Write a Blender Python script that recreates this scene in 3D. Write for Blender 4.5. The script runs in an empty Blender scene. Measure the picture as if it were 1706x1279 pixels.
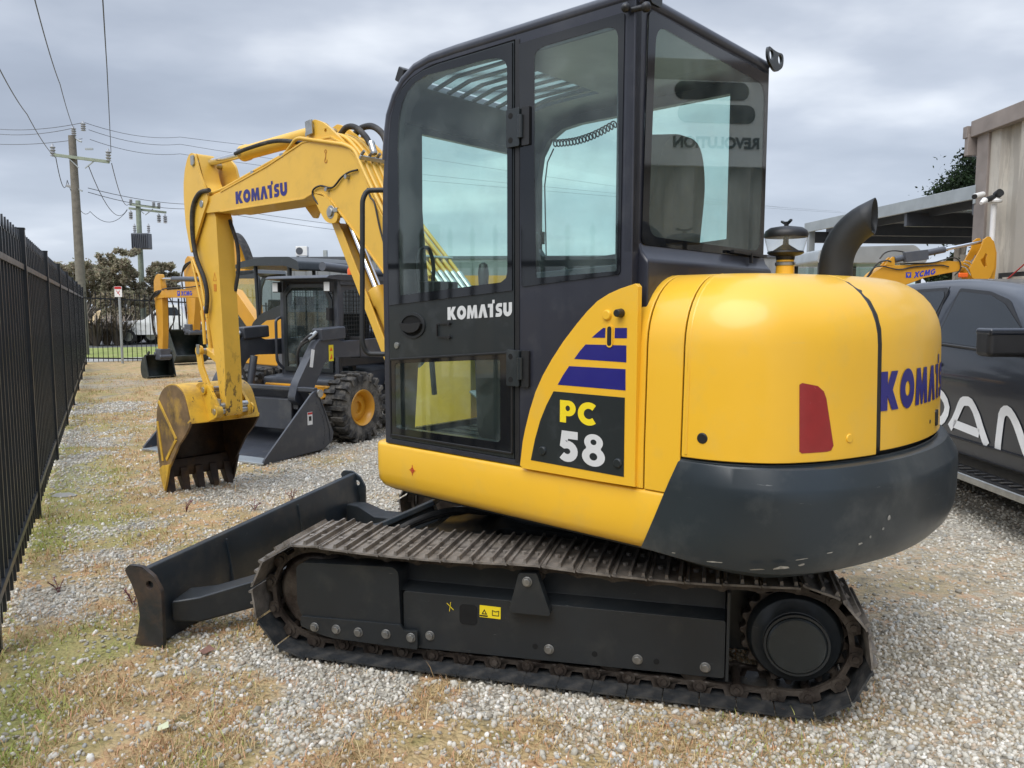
import bpy, bmesh, math, random
import numpy as np
from mathutils import Vector, Matrix, noise
from mathutils.geometry import tessellate_polygon

# ------------------------------------------------------------------ camera, world, sun
R = math.radians
scene = bpy.context.scene
FOC, PITCH, CAMH = 1300.0, R(5.56), 1.6          # focal length in px of a 1706 px wide frame
cam_d = bpy.data.cameras.new('camera'); cam = bpy.data.objects.new('camera', cam_d)
scene.collection.objects.link(cam); scene.camera = cam
cam_d.sensor_width = 36; cam_d.lens = 36*FOC/1706; cam_d.clip_start = 0.05; cam_d.clip_end = 2000
cam.location = (0, 0, CAMH); cam.rotation_euler = (R(90)-PITCH, 0, 0)

SUN_EL, SUN_ROT = R(52), R(208)                  # rotation: compass bearing of the sun
world = bpy.data.worlds.new('World'); scene.world = world; world.use_nodes = True
def build_world():
    nt = world.node_tree; nt.nodes.clear(); N = nt.nodes.new; L = nt.links.new
    out = N('ShaderNodeOutputWorld'); bg = N('ShaderNodeBackground'); bg.inputs['Strength'].default_value = 0.1
    sky = N('ShaderNodeTexSky'); sky.sky_type = 'NISHITA'; sky.sun_disc = False
    sky.sun_elevation = SUN_EL; sky.sun_rotation = SUN_ROT
    tc = N('ShaderNodeTexCoord'); sep = N('ShaderNodeSeparateXYZ'); L(tc.outputs['Generated'], sep.inputs[0])
    add = N('ShaderNodeMath'); add.operation = 'ADD'; add.inputs[1].default_value = 0.16
    mx = N('ShaderNodeMath'); mx.operation = 'MAXIMUM'; mx.inputs[1].default_value = 0.0
    L(sep.outputs['Z'], mx.inputs[0]); L(mx.outputs[0], add.inputs[0])
    dx = N('ShaderNodeMath'); dx.operation = 'DIVIDE'; L(sep.outputs['X'], dx.inputs[0]); L(add.outputs[0], dx.inputs[1])
    dy = N('ShaderNodeMath'); dy.operation = 'DIVIDE'; L(sep.outputs['Y'], dy.inputs[0]); L(add.outputs[0], dy.inputs[1])
    cb = N('ShaderNodeCombineXYZ'); L(dx.outputs[0], cb.inputs[0]); L(dy.outputs[0], cb.inputs[1])
    def fb(scale, det, rough, off, stretch=1.0):
        m = N('ShaderNodeMapping'); m.inputs['Location'].default_value = (off, off*1.7, 0)
        m.inputs['Scale'].default_value = (1, stretch, 1)
        L(cb.outputs[0], m.inputs[0])
        n = N('ShaderNodeTexNoise'); n.inputs['Scale'].default_value = scale; n.inputs['Detail'].default_value = det
        n.inputs['Roughness'].default_value = rough; L(m.outputs[0], n.inputs['Vector']); return n
    n1 = fb(0.42, 4, 0.45, 5.3, 1.15); n2 = fb(1.25, 5, 0.48, 2.9, 1.2)
    mixn = N('ShaderNodeMix'); mixn.data_type = 'FLOAT'; mixn.inputs[0].default_value = 0.38
    L(n1.outputs['Fac'], mixn.inputs[2]); L(n2.outputs['Fac'], mixn.inputs[3])
    cr = N('ShaderNodeValToRGB'); e = cr.color_ramp.elements
    e[0].position = 0.38; e[0].color = (1.75, 2.0, 2.5, 1)
    e[1].position = 0.63; e[1].color = (5.6, 5.85, 6.2, 1)
    a = e.new(0.47); a.color = (2.3, 2.6, 3.15, 1)
    a = e.new(0.54); a.color = (3.2, 3.5, 4.05, 1)
    L(mixn.outputs[0], cr.inputs[0])
    # brighter overcast towards the horizon
    hz = N('ShaderNodeMapRange'); hz.inputs[1].default_value = 0.0; hz.inputs[2].default_value = 0.30
    hz.inputs[3].default_value = 0.6; hz.inputs[4].default_value = 0.0
    L(sep.outputs['Z'], hz.inputs[0])
    m1 = N('ShaderNodeMix'); m1.data_type = 'RGBA'; L(hz.outputs[0], m1.inputs[0]); L(cr.outputs[0], m1.inputs[6])
    m1.inputs[7].default_value = (4.0, 4.4, 5.1, 1)
    # the cloud deck is brighter overhead, as overcast skies are
    zn = N('ShaderNodeMapRange'); zn.inputs[1].default_value = 0.45; zn.inputs[2].default_value = 1.0
    zn.inputs[3].default_value = 1.0; zn.inputs[4].default_value = 4.2; L(sep.outputs['Z'], zn.inputs[0])
    vm = N('ShaderNodeVectorMath'); vm.operation = 'SCALE'; L(m1.outputs[2], vm.inputs[0]); L(zn.outputs[0], vm.inputs[3])
    m2 = N('ShaderNodeMix'); m2.data_type = 'RGBA'; m2.inputs[0].default_value = 0.93
    L(sky.outputs[0], m2.inputs[6]); L(vm.outputs[0], m2.inputs[7])
    L(m2.outputs[2], bg.inputs['Color']); L(bg.outputs[0], out.inputs[0])
build_world()
sun_d = bpy.data.lights.new('sun', 'SUN'); sun_d.energy = 1.4; sun_d.angle = R(48); sun_d.color = (1, 0.96, 0.9)
sun = bpy.data.objects.new('sun', sun_d); scene.collection.objects.link(sun)
sd = Vector((math.sin(SUN_ROT)*math.cos(SUN_EL), math.cos(SUN_ROT)*math.cos(SUN_EL), math.sin(SUN_EL)))
sun.rotation_euler = sd.to_track_quat('Z', 'Y').to_euler()
vs = scene.view_settings; vs.view_transform = 'Standard'; vs.look = 'None'; vs.exposure = 0.90; vs.gamma = 1
scene.cycles.max_bounces = 10; scene.cycles.transparent_max_bounces = 16; scene.cycles.caustics_reflective = False
scene.cycles.caustics_refractive = False
rnd = random.Random(7); nrg = np.random.default_rng(7)

# ------------------------------------------------------------------ measuring helpers (photograph pixel -> place)
def ray(x, y):
    u = (x-853)/FOC; v = (639.5-y)/FOC; c, s = math.cos(PITCH), math.sin(PITCH)
    return Vector((u, c+v*s, -s+v*c))
def ground(x, y, z=0.0):
    r = ray(x, y); t = (z-CAMH)/r.z; return Vector((0, 0, CAMH))+r*t
def at(x, y, d):
    r = ray(x, y); return Vector((0, 0, CAMH))+r*(d/r.y)
class Fr:                                          # a machine's own frame: x forward, y left, z up
    def __init__(s, C, deg):
        a = R(deg); s.ang = deg; s.C = Vector((C[0], C[1], 0)); s.f = Vector((-math.sin(a), math.cos(a), 0))
        s.r = Vector((math.cos(a), math.sin(a), 0)); s.rot = a+R(90)
    def loc(s, P):
        d = Vector(P)-s.C; return Vector((d.dot(s.f), -d.dot(s.r), d.z))
    def world(s, x, y, z=0): return s.C+s.f*x-s.r*y+Vector((0, 0, z))
    def side(s, L, pts, z=(0, 0, 1)):
        o = []
        for x, y in pts:
            r = ray(z[0]+x*z[2], z[1]+y*z[2]); O = Vector((0, 0, CAMH)); n = -s.r
            t = (L-(O-s.C).dot(n))/r.dot(n); q = s.loc(O+r*t); o.append((q.x, q.z))
        return o
    def cross(s, A, pts, z=(0, 0, 1)):
        o = []
        for x, y in pts:
            r = ray(z[0]+x*z[2], z[1]+y*z[2]); O = Vector((0, 0, CAMH)); n = s.f
            t = (A-(O-s.C).dot(n))/r.dot(n); q = s.loc(O+r*t); o.append((q.y, q.z))
        return o
W1 = (640, 200, 260/1108); W2 = (400, 180, 280/1628); W3 = (380, 380, 280/1279); Z2 = (220, 170, 440/1608)
Z3 = (220, 400, 440/1279); Z7 = (1040, 440, .42213); Y1 = (200, 780, 500/1282); Y7 = (130, 400, 290/1545)
W6 = (1380, 340, 326/1706); Y4 = (1500, 440, 206/573); Z5 = (600, 460, .34409)

# ------------------------------------------------------------------ materials
MATS = {}
def _nodes(name):
    m = bpy.data.materials.new(name); m.use_nodes = True; nt = m.node_tree; nt.nodes.clear()
    o = nt.nodes.new('ShaderNodeOutputMaterial'); b = nt.nodes.new('ShaderNodeBsdfPrincipled')
    nt.links.new(b.outputs[0], o.inputs[0]); return m, nt, b
def pbr(name, col, rough=0.5, metal=0.0, var=0.08, vscale=6, bump=0.0, bscale=60, coat=0.0, dirt=None, damt=0.3, dscale=3, rvar=0.12, dthr=0.5, spec=0.5):
    m, nt, b = _nodes(name); N = nt.nodes.new; L = nt.links.new
    tc = N('ShaderNodeTexCoord')
    n = N('ShaderNodeTexNoise'); n.inputs['Scale'].default_value = vscale; n.inputs['Detail'].default_value = 6; L(tc.outputs['Object'], n.inputs['Vector'])
    cr = N('ShaderNodeValToRGB'); e = cr.color_ramp.elements
    e[0].position = 0.3; e[1].position = 0.7
    e[0].color = tuple(c*(1-var) for c in col)+(1,); e[1].color = tuple(min(1, c*(1+var)) for c in col)+(1,)
    L(n.outputs['Fac'], cr.inputs[0]); last = cr.outputs[0]
    if dirt:
        n2 = N('ShaderNodeTexNoise'); n2.inputs['Scale'].default_value = dscale; n2.inputs['Detail'].default_value = 9; n2.inputs['Roughness'].default_value = 0.65
        L(tc.outputs['Object'], n2.inputs['Vector'])
        mr = N('ShaderNodeMapRange'); mr.inputs[1].default_value = dthr-0.08; mr.inputs[2].default_value = dthr+0.12
        mr.inputs[4].default_value = damt; L(n2.outputs['Fac'], mr.inputs[0])
        mx = N('ShaderNodeMix'); mx.data_type = 'RGBA'; L(mr.outputs[0], mx.inputs[0]); L(last, mx.inputs[6]); mx.inputs[7].default_value = (*dirt, 1)
        last = mx.outputs[2]
    L(last, b.inputs['Base Color'])
    rr = N('ShaderNodeMapRange'); rr.inputs[3].default_value = max(0.02, rough-rvar); rr.inputs[4].default_value = min(1, rough+rvar)
    n3 = N('ShaderNodeTexNoise'); n3.inputs['Scale'].default_value = vscale*2.3; n3.inputs['Detail'].default_value = 5; L(tc.outputs['Object'], n3.inputs['Vector'])
    L(n3.outputs['Fac'], rr.inputs[0]); L(rr.outputs[0], b.inputs['Roughness'])
    b.inputs['Metallic'].default_value = metal; b.inputs['Coat Weight'].default_value = coat; b.inputs['Coat Roughness'].default_value = 0.06
    b.inputs['Specular IOR Level'].default_value = spec
    if bump:
        n4 = N('ShaderNodeTexNoise'); n4.inputs['Scale'].default_value = bscale; n4.inputs['Detail'].default_value = 4; L(tc.outputs['Object'], n4.inputs['Vector'])
        bp = N('ShaderNodeBump'); bp.inputs['Strength'].default_value = bump; bp.inputs['Distance'].default_value = 0.01
        L(n4.outputs['Fac'], bp.inputs['Height']); L(bp.outputs[0], b.inputs['Normal'])
    MATS[name] = m; return m
def scratched(name, col, scr, rough=0.45, thr=0.62, scale=(3, 3, 40), amt=0.8, **k):
    """paint with thin streaky scratches of another colour"""
    m = pbr(name, col, rough, **k); nt = m.node_tree; N = nt.nodes.new; L = nt.links.new
    b = [x for x in nt.nodes if x.type == 'BSDF_PRINCIPLED'][0]; src = b.inputs['Base Color'].links[0].from_socket
    tc = N('ShaderNodeTexCoord'); mp = N('ShaderNodeMapping'); mp.inputs['Scale'].default_value = scale; L(tc.outputs['Object'], mp.inputs[0])
    n = N('ShaderNodeTexNoise'); n.inputs['Scale'].default_value = 2.2; n.inputs['Detail'].default_value = 8; n.inputs['Roughness'].default_value = 0.7; L(mp.outputs[0], n.inputs['Vector'])
    mr = N('ShaderNodeMapRange'); mr.inputs[1].default_value = thr; mr.inputs[2].default_value = thr+0.03; mr.inputs[4].default_value = amt; L(n.outputs['Fac'], mr.inputs[0])
    mx = N('ShaderNodeMix'); mx.data_type = 'RGBA'; L(mr.outputs[0], mx.inputs[0]); L(src, mx.inputs[6]); mx.inputs[7].default_value = (*scr, 1)
    L(mx.outputs[2], b.inputs['Base Color']); return m
def arm_paint():
    m = scratched('arm_yellow_paint', (.72, .43, .055), (.05, .035, .025), .42, thr=.55, scale=(9, 9, 4), amt=.95, vscale=3, dirt=(.40, .25, .05), damt=.25, dscale=5, dthr=.62); nt = m.node_tree; N = nt.nodes.new; L = nt.links.new
    b = [x for x in nt.nodes if x.type == 'BSDF_PRINCIPLED'][0]; mx = b.inputs['Base Color'].links[0].from_node; f = mx.inputs[0].links[0].from_socket
    tc = N('ShaderNodeTexCoord'); sp = N('ShaderNodeSeparateXYZ'); L(tc.outputs['Object'], sp.inputs[0]); mr = N('ShaderNodeMapRange'); mr.inputs[1].default_value = 1.35; mr.inputs[2].default_value = .8; L(sp.outputs['Z'], mr.inputs[0])
    mu = N('ShaderNodeMath'); mu.operation = 'MULTIPLY'; L(f, mu.inputs[0]); L(mr.outputs[0], mu.inputs[1]); L(mu.outputs[0], mx.inputs[0]); return m
def glass(name, tint, ior=1.5, rough=0.0, film=0.03):
    m = bpy.data.materials.new(name); m.use_nodes = True; nt = m.node_tree; nt.nodes.clear(); N = nt.nodes.new; L = nt.links.new
    o = N('ShaderNodeOutputMaterial'); tr = N('ShaderNodeBsdfTransparent'); tr.inputs[0].default_value = (*[math.sqrt(c) for c in tint], 1)
    gl = N('ShaderNodeBsdfGlossy'); gl.inputs['Roughness'].default_value = rough; fr = N('ShaderNodeFresnel'); ge = N('ShaderNodeNewGeometry'); ri = N('ShaderNodeMapRange'); ri.inputs[3].default_value = ior; ri.inputs[4].default_value = 1/ior
    L(ge.outputs['Backfacing'], ri.inputs[0]); L(ri.outputs[0], fr.inputs[0])
    mx = N('ShaderNodeMixShader'); L(fr.outputs[0], mx.inputs[0]); L(tr.outputs[0], mx.inputs[1]); L(gl.outputs[0], mx.inputs[2])
    df = N('ShaderNodeBsdfDiffuse'); df.inputs[0].default_value = (0.55, 0.6, 0.6, 1)
    tc = N('ShaderNodeTexCoord'); n = N('ShaderNodeTexNoise'); n.inputs['Scale'].default_value = 5; n.inputs['Detail'].default_value = 8; L(tc.outputs['Object'], n.inputs['Vector'])
    mr = N('ShaderNodeMapRange'); mr.inputs[1].default_value = 0.45; mr.inputs[2].default_value = 0.75; mr.inputs[3].default_value = film*0.3; mr.inputs[4].default_value = film*2; L(n.outputs['Fac'], mr.inputs[0])
    m2 = N('ShaderNodeMixShader'); L(mr.outputs[0], m2.inputs[0]); L(mx.outputs[0], m2.inputs[1]); L(df.outputs[0], m2.inputs[2])
    L(m2.outputs[0], o.inputs[0]); MATS[name] = m; return m
def attrmat(name, attr, rough=0.85, bump=0.0, bscale=200, trans=0.0):
    m, nt, b = _nodes(name); a = nt.nodes.new('ShaderNodeAttribute'); a.attribute_name = attr
    nt.links.new(a.outputs['Color'], b.inputs['Base Color']); b.inputs['Roughness'].default_value = rough
    b.inputs['Specular IOR Level'].default_value = 0.25
    if trans:
        b.inputs['Subsurface Weight'].default_value = 0
    MATS[name] = m; return m
YEL = scratched('gloss_yellow_paint', (.83, .47, .026), (.62, .46, .16), .42, thr=.66, scale=(2, 2, 30), amt=.3, var=.03, vscale=2.5, coat=.45, dirt=(.66, .44, .10), damt=.3, dscale=6, dthr=.6, rvar=.1)
for n_ in YEL.node_tree.nodes:
    if n_.type == 'BSDF_PRINCIPLED': n_.inputs['Coat Roughness'].default_value = .16
YELB = pbr('boom_yellow_paint', (.72, .43, .055), .42, var=.05, vscale=3, coat=.15, dirt=(.40, .25, .05), damt=.35, dscale=5, dthr=.62)
YELW = scratched('worn_yellow_paint', (.70, .42, .035), (.05, .035, .025), .5, thr=.60, scale=(7, 7, 4), amt=.9, vscale=4, dirt=(.26, .15, .045), damt=.6, dscale=6, dthr=.5)
YELA = arm_paint()
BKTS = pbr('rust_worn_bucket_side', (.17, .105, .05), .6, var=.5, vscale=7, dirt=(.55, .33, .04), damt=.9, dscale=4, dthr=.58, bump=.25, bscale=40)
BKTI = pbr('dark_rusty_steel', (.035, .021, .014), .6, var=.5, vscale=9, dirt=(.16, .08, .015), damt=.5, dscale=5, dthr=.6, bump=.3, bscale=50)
PIT = pbr('painted_hole_shade', (.003, .003, .003), .9)  # near-black colour painting in the shade of holes and recesses
YELX = pbr('orange_yellow_paint', (.60, .29, .018), .42, var=.06, vscale=3, coat=.2)
CHAR = pbr('charcoal_cab_paint', (.016, .0205, .0225), .36, var=.06, vscale=3, coat=.12, dirt=(.10, .11, .12), damt=.25, dscale=9, dthr=.62, rvar=.06)
CHAR2 = pbr('charcoal_pillar_paint', (.024, .026, .037), .33, var=.05, vscale=3, coat=.15, dirt=(.12, .12, .12), damt=.2, dscale=7, dthr=.62)
CW = scratched('scraped_counterweight_paint', (.019, .0265, .032), (.22, .23, .23), .34, thr=.67, scale=(2, 2, 24), amt=.7, vscale=3, var=.1, dirt=(.11, .115, .11), damt=.4, dscale=4, dthr=.60)
FRM = scratched('scuffed_dark_frame_paint', (.017, .0205, .0235), (.17, .175, .17), .38, thr=.675, scale=(3, 3, 50), amt=.7, vscale=4, var=.15, dirt=(.055, .055, .05), damt=.4, dscale=6, dthr=.6)
ENDP = pbr('worn_blade_end', (.028, .030, .033), .5, .1, var=.3, vscale=10, bump=.2, bscale=60, dirt=(.10, .065, .045), damt=.8, dscale=6, dthr=.52)
BLADE = scratched('worn_blade_paint', (.018, .026, .034), (.2, .2, .19), .42, thr=.66, scale=(5, 5, 30), amt=.6, vscale=4, var=.12, dirt=(.075, .07, .06), damt=.5, dscale=5, dthr=.56)
RUST = pbr('rusty_steel', (.034, .025, .020), .55, .3, var=.45, vscale=14, bump=.3, bscale=70, dirt=(.13, .11, .09), damt=.6, dscale=9, dthr=.5)
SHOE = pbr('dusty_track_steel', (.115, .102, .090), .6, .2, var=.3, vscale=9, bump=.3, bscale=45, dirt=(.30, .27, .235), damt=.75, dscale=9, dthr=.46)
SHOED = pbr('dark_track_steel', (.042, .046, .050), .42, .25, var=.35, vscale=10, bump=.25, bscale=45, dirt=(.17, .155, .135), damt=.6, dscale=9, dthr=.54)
BLK = pbr('black_plastic', (.013, .013, .014), .45, var=.15, vscale=8)
BLKM = pbr('matt_black_steel', (.017, .019, .021), .55, var=.2, vscale=8, bump=.05)
RUB = pbr('black_rubber', (.020, .020, .021), .72, var=.3, vscale=12, bump=.15, bscale=40, dirt=(.16, .14, .11), damt=.35, dscale=8, dthr=.55)
FRIT = pbr('black_glass_border', (.006, .007, .009), .06, var=.05, rvar=.02, spec=.6)
TYRE = pbr('dusty_tyre_rubber', (.024, .024, .024), .75, var=.3, vscale=12, bump=.15, bscale=40, dirt=(.22, .20, .17), damt=.7, dscale=7, dthr=.52)
SEAT = pbr('dark_seat_fabric', (.022, .021, .020), .85, var=.15, vscale=20)
CHR = pbr('chromed_rod', (.75, .76, .78), .12, 1.0, var=.03)
ZNC = pbr('zinc_plated_steel', (.42, .42, .40), .35, .9, var=.15, vscale=20)
BOLT = pbr('dull_bolt_steel', (.28, .28, .27), .42, .8, var=.3, vscale=30)
WHT = pbr('white_paint', (.78, .78, .77), .4, var=.03)
LETW = pbr('pale_grey_lettering', (.62, .63, .63), .45, var=.04)
LETB = pbr('navy_blue_decal', (.018, .016, .17), .35, var=.05)
LETU = pbr('blue_decal', (.03, .05, .42), .4, var=.05)
LETY = pbr('bright_yellow_decal', (.85, .66, .02), .4, var=.03)
REDR = pbr('red_reflector', (.27, .012, .014), .22, var=.06, vscale=20, coat=.6)
RED = pbr('red_paint', (.5, .03, .03), .4, var=.05)
DGL = glass('green_tinted_glass', (.80, .97, .915), film=.035)
DDG = glass('dark_tinted_glass', (.42, .56, .54), film=.05)
CLG = glass('clear_plastic', (.92, .92, .9), film=.12)
DKG = pbr('privacy_glass', (.012, .016, .02), .05, var=.04, rvar=.02, spec=.7)
UTE = pbr('dark_blue_grey_car_paint', (.013, .0165, .025), .30, .1, var=.03, coat=.6, rvar=.04)
CONC = pbr('concrete', (.32, .31, .28), .85, var=.1, vscale=9, bump=.2)
WOODP = pbr('weathered_pole_timber', (.17, .155, .13), .85, var=.2, vscale=7, bump=.4, bscale=30)
GREENP = pbr('pale_green_treated_timber', (.27, .31, .24), .8, var=.12, vscale=7)
FENC = pbr('black_powdercoat', (.008, .0105, .014), .33, var=.2, vscale=5, dirt=(.035, .038, .04), damt=.3, dscale=9, dthr=.6)
GREYW = pbr('grey_wall_cladding', (.22, .23, .24), .7, var=.06, vscale=1)
TANW = scratched('tan_steel_cladding', (.52, .485, .42), (.33, .30, .26), .55, thr=.50, scale=(1.2, 1.2, .12), amt=.55, var=.06, vscale=1.3, dirt=(.32, .29, .25), damt=.4, dscale=1.1, dthr=.52)
BRNT = pbr('brown_weathered_trim', (.25, .215, .195), .65, var=.16, vscale=3)
GALV = pbr('galvanised_steel', (.40, .43, .44), .42, .5, var=.1, vscale=3)
SLATE = pbr('dark_grey_paint', (.075, .082, .098), .42, var=.08, vscale=4, coat=.1, dirt=(.15, .14, .13), damt=.3, dscale=5, dthr=.6)
ORNG = pbr('orange_lens', (.8, .13, .02), .25, var=.03)
LEAF = attrmat('foliage', 'tint')
def leafy(m):
    nt = m.node_tree; b = [x for x in nt.nodes if x.type == 'BSDF_PRINCIPLED'][0]; o = [x for x in nt.nodes if x.type == 'OUTPUT_MATERIAL'][0]; a = [x for x in nt.nodes if x.type == 'ATTRIBUTE'][0]
    t = nt.nodes.new('ShaderNodeBsdfTranslucent'); nt.links.new(a.outputs['Color'], t.inputs[0]); x = nt.nodes.new('ShaderNodeMixShader'); x.inputs[0].default_value = .45
    nt.links.new(b.outputs[0], x.inputs[1]); nt.links.new(t.outputs[0], x.inputs[2]); nt.links.new(x.outputs[0], o.inputs[0])
leafy(LEAF); PEBM = attrmat('pebbles', 'tint', .8); GRSM = attrmat('grass_blades', 'tint', .8)
BARK = pbr('pale_gum_bark', (.26, .23, .19), .85, var=.25, vscale=6)
SKYT = glass('translucent_roof_sheet', (.8, .82, .74), film=.4)
SKYP = pbr('translucent_roof_sheet', (.5, .52, .46), .5, var=.04)

# ------------------------------------------------------------------ mesh helpers
COL = scene.collection
def empty(name, label, cat, loc=(0, 0, 0), rot=0.0, group=None):
    o = bpy.data.objects.new(name, None); COL.objects.link(o); o.empty_display_size = .2
    o.location = loc; o.rotation_euler = (0, 0, rot); o['label'] = label; o['category'] = cat
    if group: o['group'] = group
    return o
def tag(o, label=None, cat=None, group=None, kind=None):
    if label: o['label'] = label
    if cat: o['category'] = cat
    if group: o['group'] = group
    if kind: o['kind'] = kind
    return o
class MB:
    def __init__(s): s.v = []; s.f = []
    def add(s, vs, fs):
        b = len(s.v); s.v += [tuple(v) for v in vs]; s.f += [tuple(b+i for i in f) for f in fs]; return s
    def box(s, c, d, rz=0, ry=0, rx=0):
        h = Vector(d)/2; M = Matrix.Rotation(rz, 3, 'Z') @ Matrix.Rotation(ry, 3, 'Y') @ Matrix.Rotation(rx, 3, 'X')
        vs = [Vector(c)+M @ Vector((sx*h.x, sy*h.y, sz*h.z)) for sx in (-1, 1) for sy in (-1, 1) for sz in (-1, 1)]
        return s.add(vs, [(0, 1, 3, 2), (4, 6, 7, 5), (0, 4, 5, 1), (2, 3, 7, 6), (0, 2, 6, 4), (1, 5, 7, 3)])
    def bar(s, p0, p1, w, h, up=(0, 0, 1)):          # a box from p0 to p1
        p0 = Vector(p0); p1 = Vector(p1); d = (p1-p0).normalized(); u = Vector(up)
        if abs(d.dot(u)) > .99: u = Vector((1, 0, 0))
        a = d.cross(u).normalized(); u = a.cross(d)
        vs = [p+a*(sx*w/2)+u*(sy*h/2) for p in (p0, p1) for sx, sy in ((-1, -1), (1, -1), (1, 1), (-1, 1))]
        return s.add(vs, [(3, 2, 1, 0), (4, 5, 6, 7), (0, 1, 5, 4), (1, 2, 6, 5), (2, 3, 7, 6), (3, 0, 4, 7)])
    def cyl(s, p0, p1, r0, r1=None, n=20, cap=True):
        r1 = r0 if r1 is None else r1
        return s.tube([p0, p1], [r0, r1], n, cap)
    def tube(s, path, r, n=10, cap=True):
        P = [Vector(p) for p in path]; rs = r if isinstance(r, (list, tuple)) else [r]*len(P)
        t0 = (P[1]-P[0]).normalized(); a = t0.orthogonal().normalized(); rings = []
        for i, p in enumerate(P):
            t = (P[min(i+1, len(P)-1)]-P[max(i-1, 0)]).normalized()
            a = (a-t*a.dot(t)).normalized(); b = t.cross(a)
            rings.append([p+(a*math.cos(2*math.pi*k/n)+b*math.sin(2*math.pi*k/n))*rs[i] for k in range(n)])
        base = len(s.v)
        for g in rings: s.v += [tuple(q) for q in g]
        for i in range(len(P)-1):
            for k in range(n):
                k2 = (k+1) % n; s.f.append((base+i*n+k, base+i*n+k2, base+(i+1)*n+k2, base+(i+1)*n+k))
        if cap:
            s.f.append(tuple(base+k for k in range(n-1, -1, -1))); s.f.append(tuple(base+(len(P)-1)*n+k for k in range(n)))
        return s
    def lathe(s, prof, c, axis='z', n=28, cap=True):           # prof: (radius, height)
        base = len(s.v); c = Vector(c)
        for r, h in prof:
            for k in range(n):
                a = 2*math.pi*k/n; x, y = r*math.cos(a), r*math.sin(a)
                p = {'z': Vector((x, y, h)), 'y': Vector((x, h, y)), 'x': Vector((h, x, y))}[axis]; s.v.append(tuple(c+p))
        m = len(prof)
        for i in range(m-1):
            for k in range(n):
                k2 = (k+1) % n; s.f.append((base+i*n+k, base+i*n+k2, base+(i+1)*n+k2, base+(i+1)*n+k))
        if cap: s.f.append(tuple(base+k for k in range(n-1, -1, -1))); s.f.append(tuple(base+(m-1)*n+k for k in range(n)))
        return s
    def prism(s, poly, a, b, plane='xz', holes=()):  # polygon extruded between a and b
        def P(u, v, w):
            return {'xz': (u, w, v), 'yz': (w, u, v), 'xy': (u, v, w)}[plane]
        loops = [list(poly)]+[list(h) for h in holes]; tot = [p for l in loops for p in l]; n = len(tot)
        tris = tessellate_polygon([[Vector((p[0], p[1], 0)) for p in l] for l in loops]) if (holes or len(poly) > 4) else [tuple(range(len(poly)))]
        vs = [P(p[0], p[1], a) for p in tot]+[P(p[0], p[1], b) for p in tot]
        fs = [tuple(t) for t in tris]+[tuple(n+i for i in reversed(t)) for t in tris]; k = 0
        for l in loops:
            m = len(l)
            for i in range(m): j = (i+1) % m; fs.append((k+i, k+j, n+k+j, n+k+i))
            k += m
        return s.add(vs, fs)
    def grid(s, rows, close=False):
        base = len(s.v); m = len(rows[0])
        for r in rows: s.v += [tuple(p) for p in r]
        for i in range(len(rows)-1):
            for k in range(m if close else m-1):
                k2 = (k+1) % m; s.f.append((base+i*m+k, base+i*m+k2, base+(i+1)*m+k2, base+(i+1)*m+k))
        return s
    def ngon(s, pts): return s.add(pts, [tuple(range(len(pts)))])
    def build(s, name, mat, parent=None, loc=None, rot=None, bevel=0, smooth=35, seg=2, solid=0, soff=-1):
        me = bpy.data.meshes.new(name); me.from_pydata(s.v, [], s.f)
        bm = bmesh.new(); bm.from_mesh(me); bmesh.ops.remove_doubles(bm, verts=bm.verts, dist=1e-5)
        if not solid: bmesh.ops.recalc_face_normals(bm, faces=bm.faces)
        if smooth:
            for f in bm.faces: f.smooth = True
            ang = R(smooth)
            for e in bm.edges:
                if len(e.link_faces) == 2 and e.calc_face_angle(0) > ang: e.smooth = False
        bm.to_mesh(me); bm.free()
        o = bpy.data.objects.new(name, me); COL.objects.link(o); me.materials.append(mat)
        if parent: o.parent = parent
        if loc is not None: o.location = loc
        if rot is not None: o.rotation_euler = rot if isinstance(rot, (tuple, list)) else (0, 0, rot)
        if solid:
            md = o.modifiers.new('solid', 'SOLIDIFY'); md.thickness = solid; md.offset = soff; md.use_even_offset = True
        if bevel:
            md = o.modifiers.new('bevel', 'BEVEL'); md.width = bevel; md.segments = seg; md.limit_method = 'ANGLE'; md.angle_limit = R(38); md.harden_normals = True
        return o
def rrect(x0, z0, x1, z1, r, n=5):
    o = []
    for cx, cz, a0 in ((x1-r, z1-r, 0), (x0+r, z1-r, 90), (x0+r, z0+r, 180), (x1-r, z0+r, 270)):
        for k in range(n+1):
            a = R(a0+90*k/n); o.append((cx+r*math.cos(a), cz+r*math.sin(a)))
    return o
def roundpoly(pts, rads, n=5):
    """round the corners of a polygon; rads one number or a list"""
    o = []; m = len(pts)
    for i in range(m):
        p = Vector(pts[i]).to_2d(); a = Vector(pts[i-1]).to_2d()-p; b = Vector(pts[(i+1) % m]).to_2d()-p
        r = rads[i] if isinstance(rads, (list, tuple)) else rads
        if r <= 0: o.append(tuple(p)); continue
        t = min(r, a.length*.48, b.length*.48); q0 = p+a.normalized()*t; q1 = p+b.normalized()*t
        for k in range(n+1):
            u = k/n; o.append(tuple(q0*(1-u)**2+p*2*u*(1-u)+q1*u*u))
    return o
def smoothpath(pts, n=6):
    """Catmull-Rom through points"""
    P = [Vector(p) for p in pts]; P = [P[0]*2-P[1]]+P+[P[-1]*2-P[-2]]; o = []
    for i in range(1, len(P)-2):
        for k in range(n):
            t = k/n; a, b, c, d = P[i-1], P[i], P[i+1], P[i+2]
            o.append(0.5*((2*b)+(c-a)*t+(2*a-5*b+4*c-d)*t*t+(3*b-a-3*c+d)*t**3))
    o.append(P[-2]); return o
def circ(cx, cz, r, n=20, rz=None): return [(cx+r*math.cos(2*math.pi*k/n), cz+(rz or r)*math.sin(2*math.pi*k/n)) for k in range(n)]

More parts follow.
